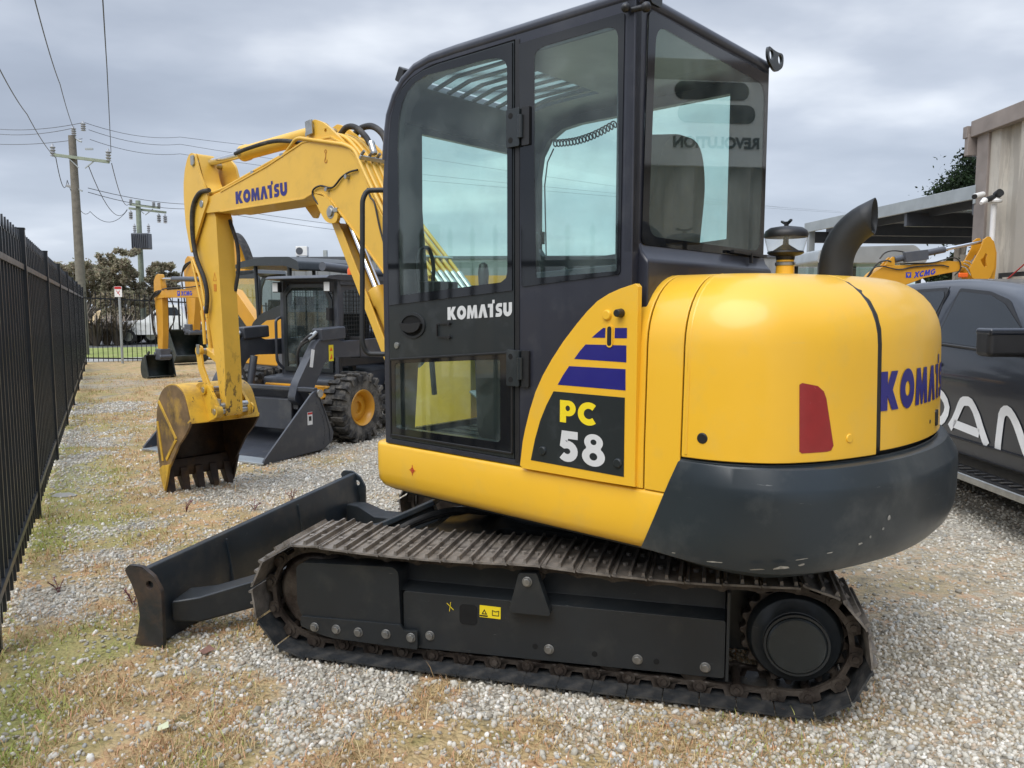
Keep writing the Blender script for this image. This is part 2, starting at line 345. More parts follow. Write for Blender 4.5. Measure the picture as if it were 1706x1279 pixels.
# ------------------------------------------------------------------ lettering (outline polygons, height 1)
def stroke(c, w, close=False):
    P = [Vector(p) for p in c]; L_, R_ = [], []
    for i, p in enumerate(P):
        a = (P[i]-P[i-1]).normalized() if i else None; b = (P[i+1]-P[i]).normalized() if i < len(P)-1 else None
        if a is None: a = b
        if b is None: b = a
        t = (a+b).normalized(); nrm = Vector((-t.y, t.x)); k = w/2/max(.35, nrm.dot(Vector((-a.y, a.x))))
        L_.append(tuple(p+nrm*k)); R_.append(tuple(p-nrm*k))
    return L_+R_[::-1]
def arc(cx, cy, r, a0, a1, n=10, ry=None): return [(cx+r*math.cos(R(a0+(a1-a0)*k/n)), cy+(ry or r)*math.sin(R(a0+(a1-a0)*k/n))) for k in range(n+1)]
GL = {
 'K': (1.0, [([(0, 0), (.36, 0), (.36, .36), (.60, 0), (1.0, 0), (.64, .52), (.95, 1), (.56, 1), (.36, .66), (.36, 1), (0, 1)], [])]),
 'O': (1.02, [(circ(.51, .5, .51, 28, .53), [circ(.51, .5, .17, 20, .20)])]),
 'M': (1.16, [([(0, 0), (.10, 1), (.42, 1), (.58, .52), (.74, 1), (1.06, 1), (1.16, 0), (.84, 0), (.80, .5), (.66, 0), (.50, 0), (.36, .5), (.32, 0)], [])]),
 'A': (.98, [([(0, 0), (.31, 1), (.67, 1), (.98, 0), (.64, 0), (.49, .56), (.34, 0)], [])]),
 'T': (.66, [([(-.04, 1), (-.04, .74), (.16, .74), (.16, 0), (.50, 0), (.50, 1.02), (.66, 1.02), (.66, 1.28), (.42, 1.28), (.42, 1.0)], [])]),
 'S': (.74, [(stroke([(.68, .85), (.5, .865)]+arc(.36, .685, .18, 90, 250, 8)+[(.42, .49)]+arc(.38, .315, .18, 60, -90, 8)+[(.2, .135), (.04, .16)], .27), [])]),
 'U': (.86, [(stroke([(.16, 1), (.16, .42)]+arc(.43, .42, .27, 190, 350, 10, .27)+[(.70, .42), (.70, 1)], .32), [])]),
 'P': (.76, [([(0, 0), (.30, 0), (.30, .30), (.42, .30)]+arc(.42, .65, .34, -80, 80, 10, .35)+[(.42, 1), (0, 1)], [circ(.38, .65, .11, 14, .13)])]),
 'C': (.86, [(stroke(arc(.52, .5, .37, 48, 312, 18), .28), [])]),
 '5': (.78, [(stroke([(.70, .87), (.26, .87), (.22, .56)]+arc(.34, .34, .24, 112, -140, 14, .22), .25), [])]),
 '8': (.80, [(arc(.40, .29, .38, -230, 50, 20, .31)+arc(.40, .74, .31, -38, 218, 18, .26), [circ(.40, .29, .13, 16, .12), circ(.40, .745, .10, 14, .09)])]),
 'X': (.95, [([(0, 0), (.34, 0), (.50, .30), (.68, 0), (1.02, 0), (.70, .5), (1.0, 1), (.66, 1), (.52, .72), (.36, 1), (.02, 1), (.32, .5)], [])]),
 'G': (.92, [(stroke(arc(.50, .5, .37, 48, 330, 18)+[(.84, .44), (.56, .44)], .26), [])]),
}
def word(txt, gap=.09):
    out = []; x = 0
    for ch in txt:
        if ch == ' ': x += .4; continue
        w, polys = GL[ch]
        for o, hs in polys: out.append(([(px+x, py) for px, py in o], [[(px+x, py) for px, py in h] for h in hs]))
        x += w+gap
    return out, x-gap
def subdivided(polys, maxlen):
    """triangles of polygons, split until edges are short (for wrapping onto a curve)"""
    tris = []
    for o, hs in polys:
        pts = [Vector((p[0], p[1], 0)) for l in [o]+hs for p in l]
        for t in tessellate_polygon([[Vector((p[0], p[1], 0)) for p in l] for l in [o]+hs]): tris.append([pts[i] for i in t])
    out = []
    while tris:
        t = tris.pop(); e = [(t[i]-t[(i+1) % 3]).length for i in range(3)]; k = e.index(max(e))
        if e[k] > maxlen:
            a, b, c = t[k], t[(k+1) % 3], t[(k+2) % 3]; m = (a+b)/2; tris += [[a, m, c], [m, b, c]]
        else: out.append(t)
    return out
def decal(name, polys, mapf, mat, parent, maxlen=9e9):
    mb = MB()
    for t in subdivided(polys, maxlen): mb.add([mapf(p.x, p.y) for p in t], [(0, 1, 2)])
    return mb.build(name, mat, parent, smooth=0)
def word_on(name, txt, p00, p10, p01, mat, parent, gap=.09, shear=0.0):
    """write txt from p00 (baseline start) to p10 (baseline end); p01 is the top at the start"""
    polys, w = word(txt, gap); a = Vector(p00); ux = (Vector(p10)-a)/w; uy = Vector(p01)-a
    return decal(name, polys, lambda u, v: tuple(a+ux*(u+v*shear)+uy*v), mat, parent)
def small_text(name, txt, size, mat, parent, loc, rot, offset=0.0, space=1.0):
    c = bpy.data.curves.new(name, 'FONT'); c.body = txt; c.size = size; c.offset = offset; c.align_x = 'CENTER'; c.align_y = 'CENTER'; c.space_character = space
    o = bpy.data.objects.new(name, c); me = bpy.data.meshes.new_from_object(o); bpy.data.objects.remove(o)
    o = bpy.data.objects.new(name, me); COL.objects.link(o); me.materials.clear(); me.materials.append(mat); o.parent = parent; o.location = loc; o.rotation_euler = rot
    return o

# ================================================================== THE MAIN EXCAVATOR
U = Fr((.367, 4.17), 48.5); T = Fr((.367, 4.17), 75.6); DZ = R(T.ang-U.ang)
EX = empty('tracked_excavator', 'large yellow tracked excavator in the foreground with charcoal cab and number 58 on its side', 'excavator', U.C, U.rot)

def build_undercarriage():
    ci, cs, rr = Vector((1.07, .285)), Vector((-1.03, .285)), .252
    # shoe path (x, z) of the plate centre line with sag on the top run
    n = 40; path = []
    seg_len = (ci-cs).length; tot = 2*seg_len+2*math.pi*rr
    def pos(d):
        d %= tot
        if d < seg_len: return Vector((ci.x-d, .033)), Vector((-1, 0))
        d -= seg_len
        if d < math.pi*rr:
            a = -math.pi/2-d/rr; return Vector((cs.x+rr*math.cos(a), cs.y+rr*math.sin(a))), Vector((math.sin(a), -math.cos(a)))
        d -= math.pi*rr
        if d < seg_len:
            x = cs.x+d; sag = -.018*math.sin(math.pi*min(1, max(0, (x+1.03)/1.05)))-.014*math.sin(math.pi*min(1, max(0, (x-.05)/1.0)))
            return Vector((x, cs.y+rr+sag)), Vector((1, 0))
        d -= seg_len; a = math.pi/2-d/rr
        return Vector((ci.x+rr*math.cos(a), ci.y+rr*math.sin(a))), Vector((math.sin(a), -math.cos(a)))
    # one shoe: local x along travel, z outward
    p = tot/n; sh = MB(); hw = .205; e = p*.5
    prof = [(-e+.001, -.003), (-e+.010, 0), (e-.012, 0), (e-.003, .004), (e-.003, .012), (e-.014, .0085), (-e+.012, .0085), (-e+.001, .006)]
    pl = [(-hw, -e), (hw, -e), (hw, e), (-hw, e)]
    sh.prism(prof, -hw, hw)
    for gx, gh in ((-e+.016, .027), (-.004, .027), (e-.014, .017)):
        sh.prism([(gx-.008, .008), (gx+.008, .008), (gx+.0045, gh), (gx-.0045, gh)], -hw+.008, hw-.008)
    for bx in (-.032, .028):
        for by in (-.07, .07): sh.cyl((bx, by, .008), (bx, by, .020), .012, n=6)
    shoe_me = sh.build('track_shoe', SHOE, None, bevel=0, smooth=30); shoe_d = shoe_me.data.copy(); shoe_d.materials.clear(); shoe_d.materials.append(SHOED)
    first = shoe_me; top_me = shoe_me.data
    for side in (1, -1):
        yc = .87*side
        # chain links and pins
        ch = MB()
        for k in range(n):
            q, t = pos(k*p)
            q2, _ = pos(k*p+p); mid = (q+q2)/2
            o2 = Vector((-(q2-q).y, (q2-q).x)).normalized()
            if o2.dot(mid-Vector((.02, .285))) < 0: o2 = -o2
            a = q-o2*.030; b = q2-o2*.030
            for ys in (-.085, .085):
                yy = yc+ys+(.012 if ys > 0 else -.012)
                dv = b-a; Lk = dv.length; du = dv/Lk
                lk = [(0, -.024), (.35*Lk, -.017), (.65*Lk, -.017), (Lk, -.024), (Lk, .018), (.86*Lk, .030), (.70*Lk, .030), (.64*Lk, .004), (.34*Lk, .004), (.28*Lk, .030), (.12*Lk, .030), (0, .018)]
                ch.prism([(a.x+du.x*u_+o2.x*v_, a.y+du.y*u_+o2.y*v_) for u_, v_ in lk], yy-.010, yy+.010)
                ch.cyl((a.x, yy-.014, a.y), (a.x, yy+.014, a.y), .027, n=12)
                ch.cyl((a.x, yy-.024, a.y), (a.x, yy+.024, a.y), .014, n=8)
            ch.cyl((a.x, yc-.09, a.y), (a.x, yc+.09, a.y), .019, n=10)
        chain = ch.build('track_chain', RUST, EX, rot=DZ)
        for k in range(n):
            q, t = pos(k*p+p/2)
            qa, _ = pos(k*p); qb, _ = pos(k*p+p); tt = (qb-qa).normalized(); out = Vector((-tt.y, tt.x))
            if out.dot(q-Vector((.02, .285))) < 0: out = -out
            if first: o = first; first = None
            else: o = shoe_me.copy(); COL.objects.link(o)
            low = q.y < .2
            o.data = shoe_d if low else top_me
            o.parent = chain
            xdir = Vector((out.y, 0, -out.x)); z3 = Vector((out.x, 0, out.y)); y3 = z3.cross(xdir)
            M = Matrix((xdir, y3, z3)).transposed().to_4x4(); M.translation = Vector((q.x, yc+rnd.uniform(-.003, .003), q.y))
            o.matrix_local = M
        S = side
        def yb(a, b): return (min(a*S, b*S), max(a*S, b*S))
        # track frame: lower box beam, upper sloping part, front guard
        fr = MB()
        fr.prism(roundpoly([(-.76, .115), (.62, .095), (.62, .352), (-.76, .355)], .012, 3), *yb(.72, 1.0))
        sec = [(S*.75, .34), (S*.994, .353), (S*.90, .368), (S*.885, .455), (S*.75, .462)]
        fr.prism(sec, -.76, .66, 'yz'); fr.box((-.77, .86*S, .29), (.012, .29, .37))
        tf = fr.build('track_frame', FRM, EX, rot=DZ, bevel=.006)
        g = MB(); g.prism(roundpoly([(.60, .12), (1.04, .125), (1.10, .165), (1.135, .25), (1.135, .425), (1.10, .447), (.66, .462), (.635, .44), (.625, .12)], .015, 3), *yb(.80, 1.018))
        g.build('guard', FRM, tf, bevel=.008)
        g = MB(); g.prism(roundpoly([(.545, .10), (.95, .108), (1.02, .12), (1.115, .15), (1.115, .197), (.625, .205), (.61, .18), (.545, .185)], .01, 3), *yb(1.012, 1.028))
        g.build('bolt_flange', FRM, tf, bevel=.003)
        for x, z, y0 in ((1.044, .152, 1.028), (.936, .153, 1.028), (.827, .151, 1.028), (.693, .157, 1.028), (.575, .153, 1.028), (.496, .159, 1.0), (-.04, .157, 1.0), (-.413, .155, 1.0), (-.685, .153, 1.0), (.044, .462, 1.05)):
            b = MB(); b.cyl((x, S*(y0-.002), z), (x, S*(y0+.014), z), .0165, n=6); b.cyl((x, S*(y0-.002), z), (x, S*(y0+.004), z), .022, n=16); b.build('bolt', BOLT, tf, bevel=.002)
        br = MB(); br.prism(roundpoly([(.081, .495), (.004, .50), (-.055, .335), (-.05, .322), (.11, .322), (.122, .335)], .008, 3), *yb(1.003, 1.05))
        br.build('roller_bracket', FRM, tf, bevel=.004)
        h = MB(); h.prism(rrect(.278, .228, .358, .318, .018), *yb(.995, 1.0022)); h.build('frame_opening', PIT, tf)  # flat black plate in place of a cut hole, its shade painted
        for x, z in ((.02, .163), (-.235, .158), (-.49, .155)): h = MB(); h.cyl((x, S*.99, z), (x, S*1.0022, z), .012, n=14); h.build('bolt_hole', PIT, tf)
        # wheels
        i = MB(); i.lathe([(.06, -.09), (.17, -.085), (.185, -.07), (.2, -.05), (.2, .05), (.185, .07), (.17, .085), (.06, .09)], (ci.x, yc, ci.y), 'y', 36); i.build('idler', RUST, EX, rot=DZ, bevel=.006)
        sp = []
        for k in range(21):
            for da, r in ((-.30, .196), (-.14, .214), (.14, .214), (.30, .196), (.5, .192)):
                a = 2*math.pi*(k+da)/21; sp.append((cs.x+r*math.cos(a), cs.y+r*math.sin(a)))
        s_ = MB(); s_.prism(sp, yc-.03, yc+.03); s_.build('sprocket', RUST, EX, rot=DZ, bevel=.006)
        fd = MB(); fd.box(((-.76-1.16)/2, .66*S, .30), (.40, .16, .34)); fd.lathe([(.165, .60), (.186, .80), (.186, .915), (.170, .95), (.14, .965), (.125, .985)] if S > 0 else [(.125, -.985), (.14, -.965), (.170, -.95), (.186, -.915), (.186, -.80), (.165, -.60)], (cs.x, 0, cs.y), 'y', 36)  # the box is added behind the sprocket to block light
        f = fd.build('final_drive_and_light_block', FRM, EX, rot=DZ, bevel=.004)
        fd = MB(); fd.lathe([(.112, .98*S), (.112, 1.012*S), (.106, 1.018*S), (.0, 1.019*S)], (cs.x, 0, cs.y), 'y', 40); fd.build('cover_plate', CHAR, f)
        fd = MB(); fd.lathe([(.124, .983*S), (.124, 1.008*S), (.115, 1.008*S), (.115, .983*S)], (cs.x, 0, cs.y), 'y', 40); fd.build('cover_rim', FRM, f)
        for k, x in enumerate((.72, .38, .04, -.30, -.64)):
            ro = MB(); ro.lathe([(.05, -.11), (.07, -.1), (.07, -.05), (.055, -.045), (.055, .045), (.07, .05), (.07, .1), (.05, .11)], (x, yc, .142), 'y', 20); ro.build('roller', RUST, EX, rot=DZ)
        ro = MB(); ro.lathe([(.045, -.1), (.045, .1)], (.04, yc, .455), 'y', 16); ro.build('carrier_roller', RUST, EX, rot=DZ)
        if S > 0:
            l = MB(); l.box((.224, 1.002, .291), (.094, .003, .052)); lb = l.build('warning_label', LETY, tf, rot=0); lb.rotation_euler = (0, R(-1), 0)
            l = MB()
            tri = [(.262, .279), (.237, .279), (.25, .302)]; l.prism(tri, 1.0036, 1.0046, holes=[[(.2555, .2825), (.2435, .2825), (.25, .295)]])
            l.box((.252, 1.0042, .272), (.036, .001, .006)); l.prism([(.215, .277), (.184, .277), (.184, .302), (.1995, .297), (.215, .302)], 1.0036, 1.0046, holes=[[(.212, .280), (.187, .280), (.187, .298), (.1995, .2935), (.212, .298)]])
            l.build('label_symbol', BLK, lb)
            # chalked cross mark left of the opening
            x0, z0 = .402, .30; l = MB(); l.bar((x0-.017, 1.0018, z0-.012), (x0+.014, 1.0018, z0+.016), .002, .002); l.bar((x0+.002, 1.0018, z0-.02), (x0-.004, 1.0018, z0+.022), .002, .002); l.build('chalk_mark', LETY, tf)
    # car body between the tracks
    c = MB(); c.prism(roundpoly([(-.5, -.75), (-.5, .75), (-.15, .70), (-.1, .5), (.3, .5), (.35, .70), (.62, .75), (.62, -.75), (.35, -.70), (.3, -.5), (-.1, -.5), (-.15, -.70)], .03), .24, .52, 'xy')
    c.box((0, 0, .38), (.95, 1.0, .24)); c.build('car_body', FRM, EX, rot=DZ, bevel=.01)
    c = MB(); c.lathe([(.45, .50), (.45, .60), (.42, .61), (.42, .66), (.45, .67), (.45, .72)], (0, 0, 0), 'z', 48); c.build('swing_bearing', FRM, EX)
    # blade
    out = T.side(1.09, [(75, 468), (88, 455), (135, 455), (200, 492)], Y1)
    prof = [(1.84, .0), (1.845, .20), (1.872, .352), (1.880, .374), (1.912, .376), (1.918, .362), (1.895, .28), (1.885, .18), (1.90, .08), (1.93, 0)]
    bl = MB(); bl.prism(prof, -1.13, 1.075); blade = bl.build('dozer_blade', BLADE, EX, rot=DZ, bevel=.006)
    for s, y in ((1, 1.075), (-1, -1.13)):
        cap = MB(); a, b_ = sorted((y, y+.022*s))
        cp = [(1.80, .0), (1.80, .275), (1.84, .345), (1.90, .386), (1.975, .388), (1.998, .36), (1.965, .30), (1.935, .22), (1.925, .14), (1.94, .06), (1.965, -.004)]
        cap.prism(roundpoly(cp, .008, 2), a, b_, holes=[circ(1.862, .30, .02, 14)]); cap.build('end_plate', ENDP if s > 0 else BLADE, blade, bevel=.002)
    for y in (.484, -.278):
        rb = MB(); rb.prism([(1.81, .06), (1.843, .03), (1.848, .20), (1.872, .345), (1.862, .345), (1.838, .20), (1.826, .12)], y-.006, y+.006); rb.build('rib', BLADE, blade, bevel=.003)
    for s in (1, -1):
        ar = MB(); Y = lambda v: v*s
        rows = [[(1.82, 1.01, .09), (1.82, 1.01, .19), (1.82, .86, .21), (1.82, .86, .07)],
                [(1.70, .96, .08), (1.70, .96, .205), (1.70, .80, .215), (1.70, .80, .06)],
                [(1.42, .63, .10), (1.42, .63, .25), (1.42, .45, .25), (1.42, .45, .10)],
                [(1.0, .50, .16), (1.0, .50, .28), (1.0, .33, .28), (1.0, .33, .16)],
                [(.45, .42, .25), (.45, .42, .37), (.45, .25, .37), (.45, .25, .25)]]
        rows = [[(x, y*s, z) for x, y, z in r] for r in rows]; ar.grid(rows, True); ar.ngon(rows[0]); ar.ngon(rows[-1]); ar.build('blade_arm', FRM, EX, rot=DZ, bevel=.01)
    cy = MB(); cy.cyl((.45, -.05, .47), (1.1, -.05, .33), .05); cy.cyl((1.1, -.05, .33), (1.75, -.05, .2), .025); cy.build('blade_cylinder', FRM, EX, rot=DZ)
    ho = MB(); ho.tube(smoothpath([(.95, .55, .40), (.80, .48, .50), (.62, .40, .56), (.45, .3, .54), (.3, .2, .5)]), .017); ho.tube(smoothpath([(.95, .50, .38), (.84, .42, .46), (.66, .34, .52), (.5, .24, .5), (.3, .1, .48)]), .014)
    ho.cyl((.95, .55, .40), (1.02, .59, .37), .022); ho.build('hydraulic_hose', RUB, EX, rot=DZ)
    tp = T.side(.12, [(650, 874), (728, 834)]); pl = MB(); pl.bar((tp[0][0]+.25, .12, tp[0][1]-.10), (tp[1][0], .12, tp[1][1]), .10, .03); pl.bar((tp[0][0]+.25, .12, tp[0][1]-.16), (tp[1][0], .12, tp[1][1]-.06), .05, .10); pl.build('centre_arm', BLADE, EX, rot=DZ, bevel=.006)
build_undercarriage()

PRIM = pbr('chipped_primer', (.30, .29, .26), .7, var=.3, vscale=60)
# ------------------------------------------------------------------ upper structure
def plan_curve():
    half = [(-.93, .93), (-1.10, .93), (-1.24, .922), (-1.35, .885), (-1.445, .82), (-1.53, .70), (-1.595, .55), (-1.65, .36), (-1.678, .18), (-1.687, 0)]
    P = smoothpath([(x, y, 0) for x, y in half]+[(x, -y, 0) for x, y in half[-2::-1]], 8)
    # resample evenly, with inward normals
    L = [0]
    for i in range(1, len(P)): L.append(L[-1]+(P[i]-P[i-1]).length)
    n = 160; pts = []
    for k in range(n+1):
        d = L[-1]*k/n; i = min(len(L)-2, next((j for j in range(len(L)-1) if L[j+1] >= d-1e-9), len(L)-2))
        u = (d-L[i])/(L[i+1]-L[i]); pts.append(P[i].lerp(P[i+1], u))
    nr = []
    for k in range(n+1):
        t = (pts[min(k+1, n)]-pts[max(k-1, 0)]).normalized(); nr.append(Vector((-t.y, t.x, 0)))
    if nr[0].y > 0: nr = [-v for v in nr]
    return pts, nr, L[-1]
PC, PN, PL = plan_curve()
def bodypt(s, z, off=0.0):                          # s: arc length along the plan, off: outward
    f = max(0, min(1, s/PL))*(len(PC)-1); i = min(int(f), len(PC)-2); u = f-i
    p = PC[i].lerp(PC[i+1], u); n = PN[i].lerp(PN[i+1], u).normalized()
    rise, ins = body_prof(z)
    q = p+n*(ins-off); return Vector((q.x, q.y, rise))
ZS, SHR, ZT = 1.47, .25, 1.72
def body_prof(z):
    """z up to ZS is the wall; beyond it z runs on as arc length over the shoulder and across the top"""
    if z <= ZS: return z, .012*max(0, (z-1.1))/.4
    a = (z-ZS)/SHR
    if a < math.pi/2: return ZS+(ZT-ZS)*math.sin(a), .012+SHR*(1-math.cos(a))
    return ZT+.004*(a-math.pi/2), .012+SHR+(a-math.pi/2)*SHR
def hitbody(px, py, off=0.0):                       # pixel -> (s, z) on the body wall
    r = ray(px, py); o = U.loc((0, 0, CAMH)); p1 = U.loc(Vector((0, 0, CAMH))+r); d = p1-o; best = None
    for i in range(len(PC)-1):
        a = PC[i]-PN[i]*off; b = PC[i+1]-PN[i+1]*off; e = b-a; det = d.x*(-e.y)+e.x*d.y
        if abs(det) < 1e-9: continue
        t = ((a.x-o.x)*(-e.y)+e.x*(a.y-o.y))/det; u = (d.x*(a.y-o.y)-d.y*(a.x-o.x))/det
        if 0 <= u <= 1 and t > 0 and (best is None or t < best[0]): best = (t, (i+u)/(len(PC)-1)*PL, o.z+d.z*t)
    return (best[1], best[2]) if best else (PL*.55, 1.2)
def body_patch(name, s0, s1, z0, z1, mat, off=0.0, parent=EX, z0b=None, bev=.004, thick=.012, n=None, mz=None):
    mb = MB(); rows = []; n = n or max(4, int((s1-s0)/.03))
    zs = [z0, z0+.03]+[z0+.03+(ZS-z0-.03)*k/4 for k in range(1, 5)]+[ZS+SHR*math.pi/2*k/10 for k in range(1, 11)]
    zs += [ZS+SHR*math.pi/2+.008]
    if z1 < zs[-1]: zs = [z for z in zs if z < z1-1e-3]+[z1]
    for i in range(n+1):
        s = s0+(s1-s0)*i/n; rows.append([bodypt(s, z, off) for z in zs])
    mb.grid(rows); return mb.build(name, mat, parent, smooth=50, solid=thick, soff=0, bevel=bev)
def build_upper():
    # deck: the yellow sill all round under the cab
    mb = MB(); rows = []
    def plan(ins, z=.8):
        r = .10; x0, x1, y1 = -1.117+(1.066-z)/.366*.138, .62-ins, .935-ins; o = [(x0, y1)]
        for k in range(7): a = R(90-90*k/6); o.append((x1-r+r*math.cos(a), y1-r+r*math.sin(a)))
        for k in range(7): a = R(0-90*k/6); o.append((x1-r+r*math.cos(a), -y1+r+r*math.sin(a)))
        o.append((x0, -y1)); return o
    for z, ins in ((.690, .11), (.694, .075), (.703, .045), (.722, .018), (.75, .004), (.80, 0), (.922, 0), (.933, .004), (.937, .014), (.937, .4)):
        rows.append([(x, y, z) for x, y in plan(ins, z)])
    mb.grid(rows, True); mb.ngon(rows[0]); mb.ngon(rows[-1]); deck = mb.build('deck', YEL, EX, smooth=60)
    # crosshair lift mark
    m = MB(); c = (.296, .9375, .830)
    m.box(c, (.003, .001, .05)); m.box(c, (.042, .0012, .003)); m.prism(circ(c[0], c[2], .012, 16), .937, .9385, holes=[circ(c[0], c[2], .009, 16)])
    m.build('lifting_mark', RED, deck)
    m = MB(); m.box((-.22, 0, .678), (1.46, 1.62, .022)); m.build('underside_blackout_plate', FRM, EX)  # dark plate added to black out the bright yellow deck underside
    # counterweight
    mb = MB(); prof = [(0, 1.071, .03), (.0, 1.066, 0), (.030, 1.064, 0), (.042, 1.058, 0), (.078, .998, 0), (.084, .984, 0), (.087, .95, 0), (.086, .84, 0), (.080, .78, 0), (.064, .735, 0), (.036, .70, 0), (-.01, .677, 0), (-.09, .662, 0), (-.5, .665, 0)]
    NS = 120; rows = []
    s_a = .195; s_b = PL-.195
    for i in range(NS+1):
        s = s_a+(s_b-s_a)*i/NS; e = min(1, min(s-s_a, s_b-s)/.55); e = e*e*(3-2*e); k = .16+.84*e; row = []
        lean = max(0, 1-min(s-s_a, s_b-s)/.30)
        for off, z, _ in prof:
            zz = max(z, .70+.03*lean); ss = s-(1 if i < NS/2 else -1)*lean*.150*(1.066-z)/.366; r = bodypt(ss, min(z, 1.07), off*k if off > 0 else off)
            row.append((r.x, r.y, z+(max(0, .715-z)*lean)))
        rows.append(row)
    mb.grid(rows); cap = rows[0]; mb.ngon(rows[0]); mb.ngon(rows[-1])
    cwt = mb.build('counterweight', CW, EX, smooth=24, bevel=.003)
    m = MB()
    for px, py, ln, wd in ((1305, 948, .045, .010), (1262, 952, .03, .005), (1338, 942, .02, .006), (1190, 938, .035, .004), (1120, 922, .02, .004), (1335, 932, .035, .003), (1432, 905, .022, .006), (1468, 880, .012, .006), (1478, 862, .014, .012), (1448, 893, .009, .007), (1383, 920, .02, .003)):
        s, z = hitbody(px, py, .08); ln *= .6; wd *= .7; pts = []
        for k in range(11):
            a = 2*math.pi*k/11; rr_ = rnd.uniform(.6, 1.3); pts.append((s+ln*rr_*math.cos(a), max(.716, z+wd*rr_*math.sin(a)+.1*ln*math.cos(a))))
        m = MB()
        for t in subdivided([(pts, [])], .02):
            v = []
            for p in t:
                q = bodypt(p.x, p.y, float(np.interp(p.y, [.66, .677, .70, .735, .78, .84], [-.09, -.01, .036, .064, .080, .086]))+.0022); v.append(q)
            m.add(v, [(0, 1, 2)])
        m.build('paint_chip', PRIM, cwt, smooth=0)
    # dark inner body and the yellow panels
    core = MB(); rows = []
    zs = [.94, ZS]+[ZS+SHR*math.pi/2*k/8 for k in range(1, 9)]
    for i in range(81): s = PL*i/80; rows.append([bodypt(s, z, -.022) for z in zs])
    core.grid(rows); core.ngon([r[-1] for r in rows]); core.ngon([r[0] for r in rows])
    f0, f1 = rows[0], rows[-1]; core.add(f0+f1[::-1], [tuple(range(len(f0)+len(f1)))])
    core.build('engine_frame', BLKM, EX)
    s1 = .052; s2 = hitbody(1137, 700)[0]; s3a = hitbody(1457, 745)[0]
    body_patch('front_fender', .0, s1-.003, .938, 9, YEL, mz=2.2)
    body_patch('side_panel', s1+.003, s2-.004, .938, 9, YEL, mz=2.2)
    ed = body_patch('engine_door', s2+.004, s3a-.006, 1.078, 9, YEL, off=.006, mz=1.6)
    rh = body_patch('rear_hood', s3a+.008, PL-s3a-.008, 1.088, 9, YEL, off=.004, mz=2.4)
    body_patch('far_side_cover', PL-s3a+.004, PL, 1.078, 9, YEL, mz=1.6)
    # top sheet closing the hood
    t = MB(); ins = SHR-.012; lp = [p+n_*ins for p, n_ in zip(PC, PN)]
    t.prism([(p.x, p.y) for p in lp[10:-10:3]], 1.712, 1.7205, 'xy'); t.build('hood_top', YEL, EX, bevel=.003)
    # black gap between door and rear hood (flared rubber seal)
    rows = []
    for k in range(17):
        z = 1.09+(ZS+SHR*math.pi/2+.1-1.09)*k/16; w = .008+.016*max(0, (k-6)/10)
        rows.append([bodypt(s3a-.006, z, .0085), bodypt(s3a+.004+w*.3, z, .011), bodypt(s3a+.008+w, z, .0095)])
    m = MB(); m.grid(rows); m.build('rubber_seal', BLK, EX, solid=.004, soff=0)
    # rib line on the engine door, next to its front edge
    m = MB(); m.tube([bodypt(s2+.022, 1.09+(ZS+SHR*1.55-1.09)*k/18, .009) for k in range(19)], .007, 6); m.build('door_rib', YEL, ed, smooth=60)
    # red reflector
    px = [(1333, 641), (1338, 638), (1364, 643), (1374, 652), (1378, 664), (1388, 742), (1384, 750), (1378, 752), (1335, 755), (1331, 752)]
    pts = [hitbody(x, y, .01) for x, y in px]; m = MB()
    for off, in ((.013,), ):
        for t_ in subdivided([(pts, [])], .03): m.add([bodypt(p.x, p.y, off) for p in t_], [(0, 1, 2)])
    m.build('reflector', REDR, ed, smooth=60)
    for (x, y, r, mt) in ((1170, 730, .021, BLK), (1415, 730, .018, YEL)):
        s, z = hitbody(x, y, .01); a = bodypt(s, z, .006); b = bodypt(s, z, .016); m = MB(); m.cyl(a, b, r, r*.85, 24); m.build('rubber_plug' if mt is BLK else 'plug', mt, ed, bevel=.003)
    # rear lettering around the tail
    sK, zK = hitbody(1466, 685, .006); zt = hitbody(1467, 621, .006)[1]; polys, w = word('KOMATSU', .10); half = PL/2-sK; hgt = zt-zK
    decal('lettering', polys, lambda u, v: bodypt(sK+u/w*2*half, zK+v*hgt*1.02, .0125), LETB, rh, .12)
    s, z = hitbody(1558, 695, .006); m = MB()
    pts = [(s+.03*math.cos(a)*1.0, z+.03*math.sin(a)) for a in [k*math.pi/8 for k in range(16)]]
    pts = [(s+(.022 if math.cos(R(a)) > 0 else -.022)*min(1, abs(math.cos(R(a)))*1.4), z+.032*max(-1, min(1, math.sin(R(a))*1.3))) for a in range(10, 370, 20)]
    for t_ in subdivided([(pts, [])], .02): m.add([bodypt(p.x, p.y, .011) for p in t_], [(0, 1, 2)])
    m.build('hood_latch', BLK, rh, smooth=60, solid=.01, soff=0)
    s, z = hitbody(1548, 702, .006); m = MB(); m.cyl(bodypt(s, z, 0), bodypt(s, z, .012), .008, n=10); m.build('lock', BLKM, rh)
    # side cover with model number
    yp = U.side(.95, [(775, 915), (788, 800), (800, 740), (822, 650), (850, 560), (885, 480), (930, 400), (985, 315), (1050, 230), (1100, 170), (1150, 120), (1205, 85), (1260, 60), (1335, 35), (1347, 50), (1330, 1020), (1200, 985), (790, 930)], Z5)
    yp[-2] = (yp[-1][0]+(yp[-3][0]-yp[-1][0])*.7, .941)
    m = MB(); m.prism(yp, .925, .952); sc = m.build('side_cover', YEL, EX, bevel=.009, seg=3)
    m = MB(); m.prism(U.side(.955, [(825, 890), (845, 790), (870, 700), (900, 625), (935, 557), (1280, 588), (1275, 972)], Z5), .9522, .9535); dk = m.build('number_panel', CHAR, sc)
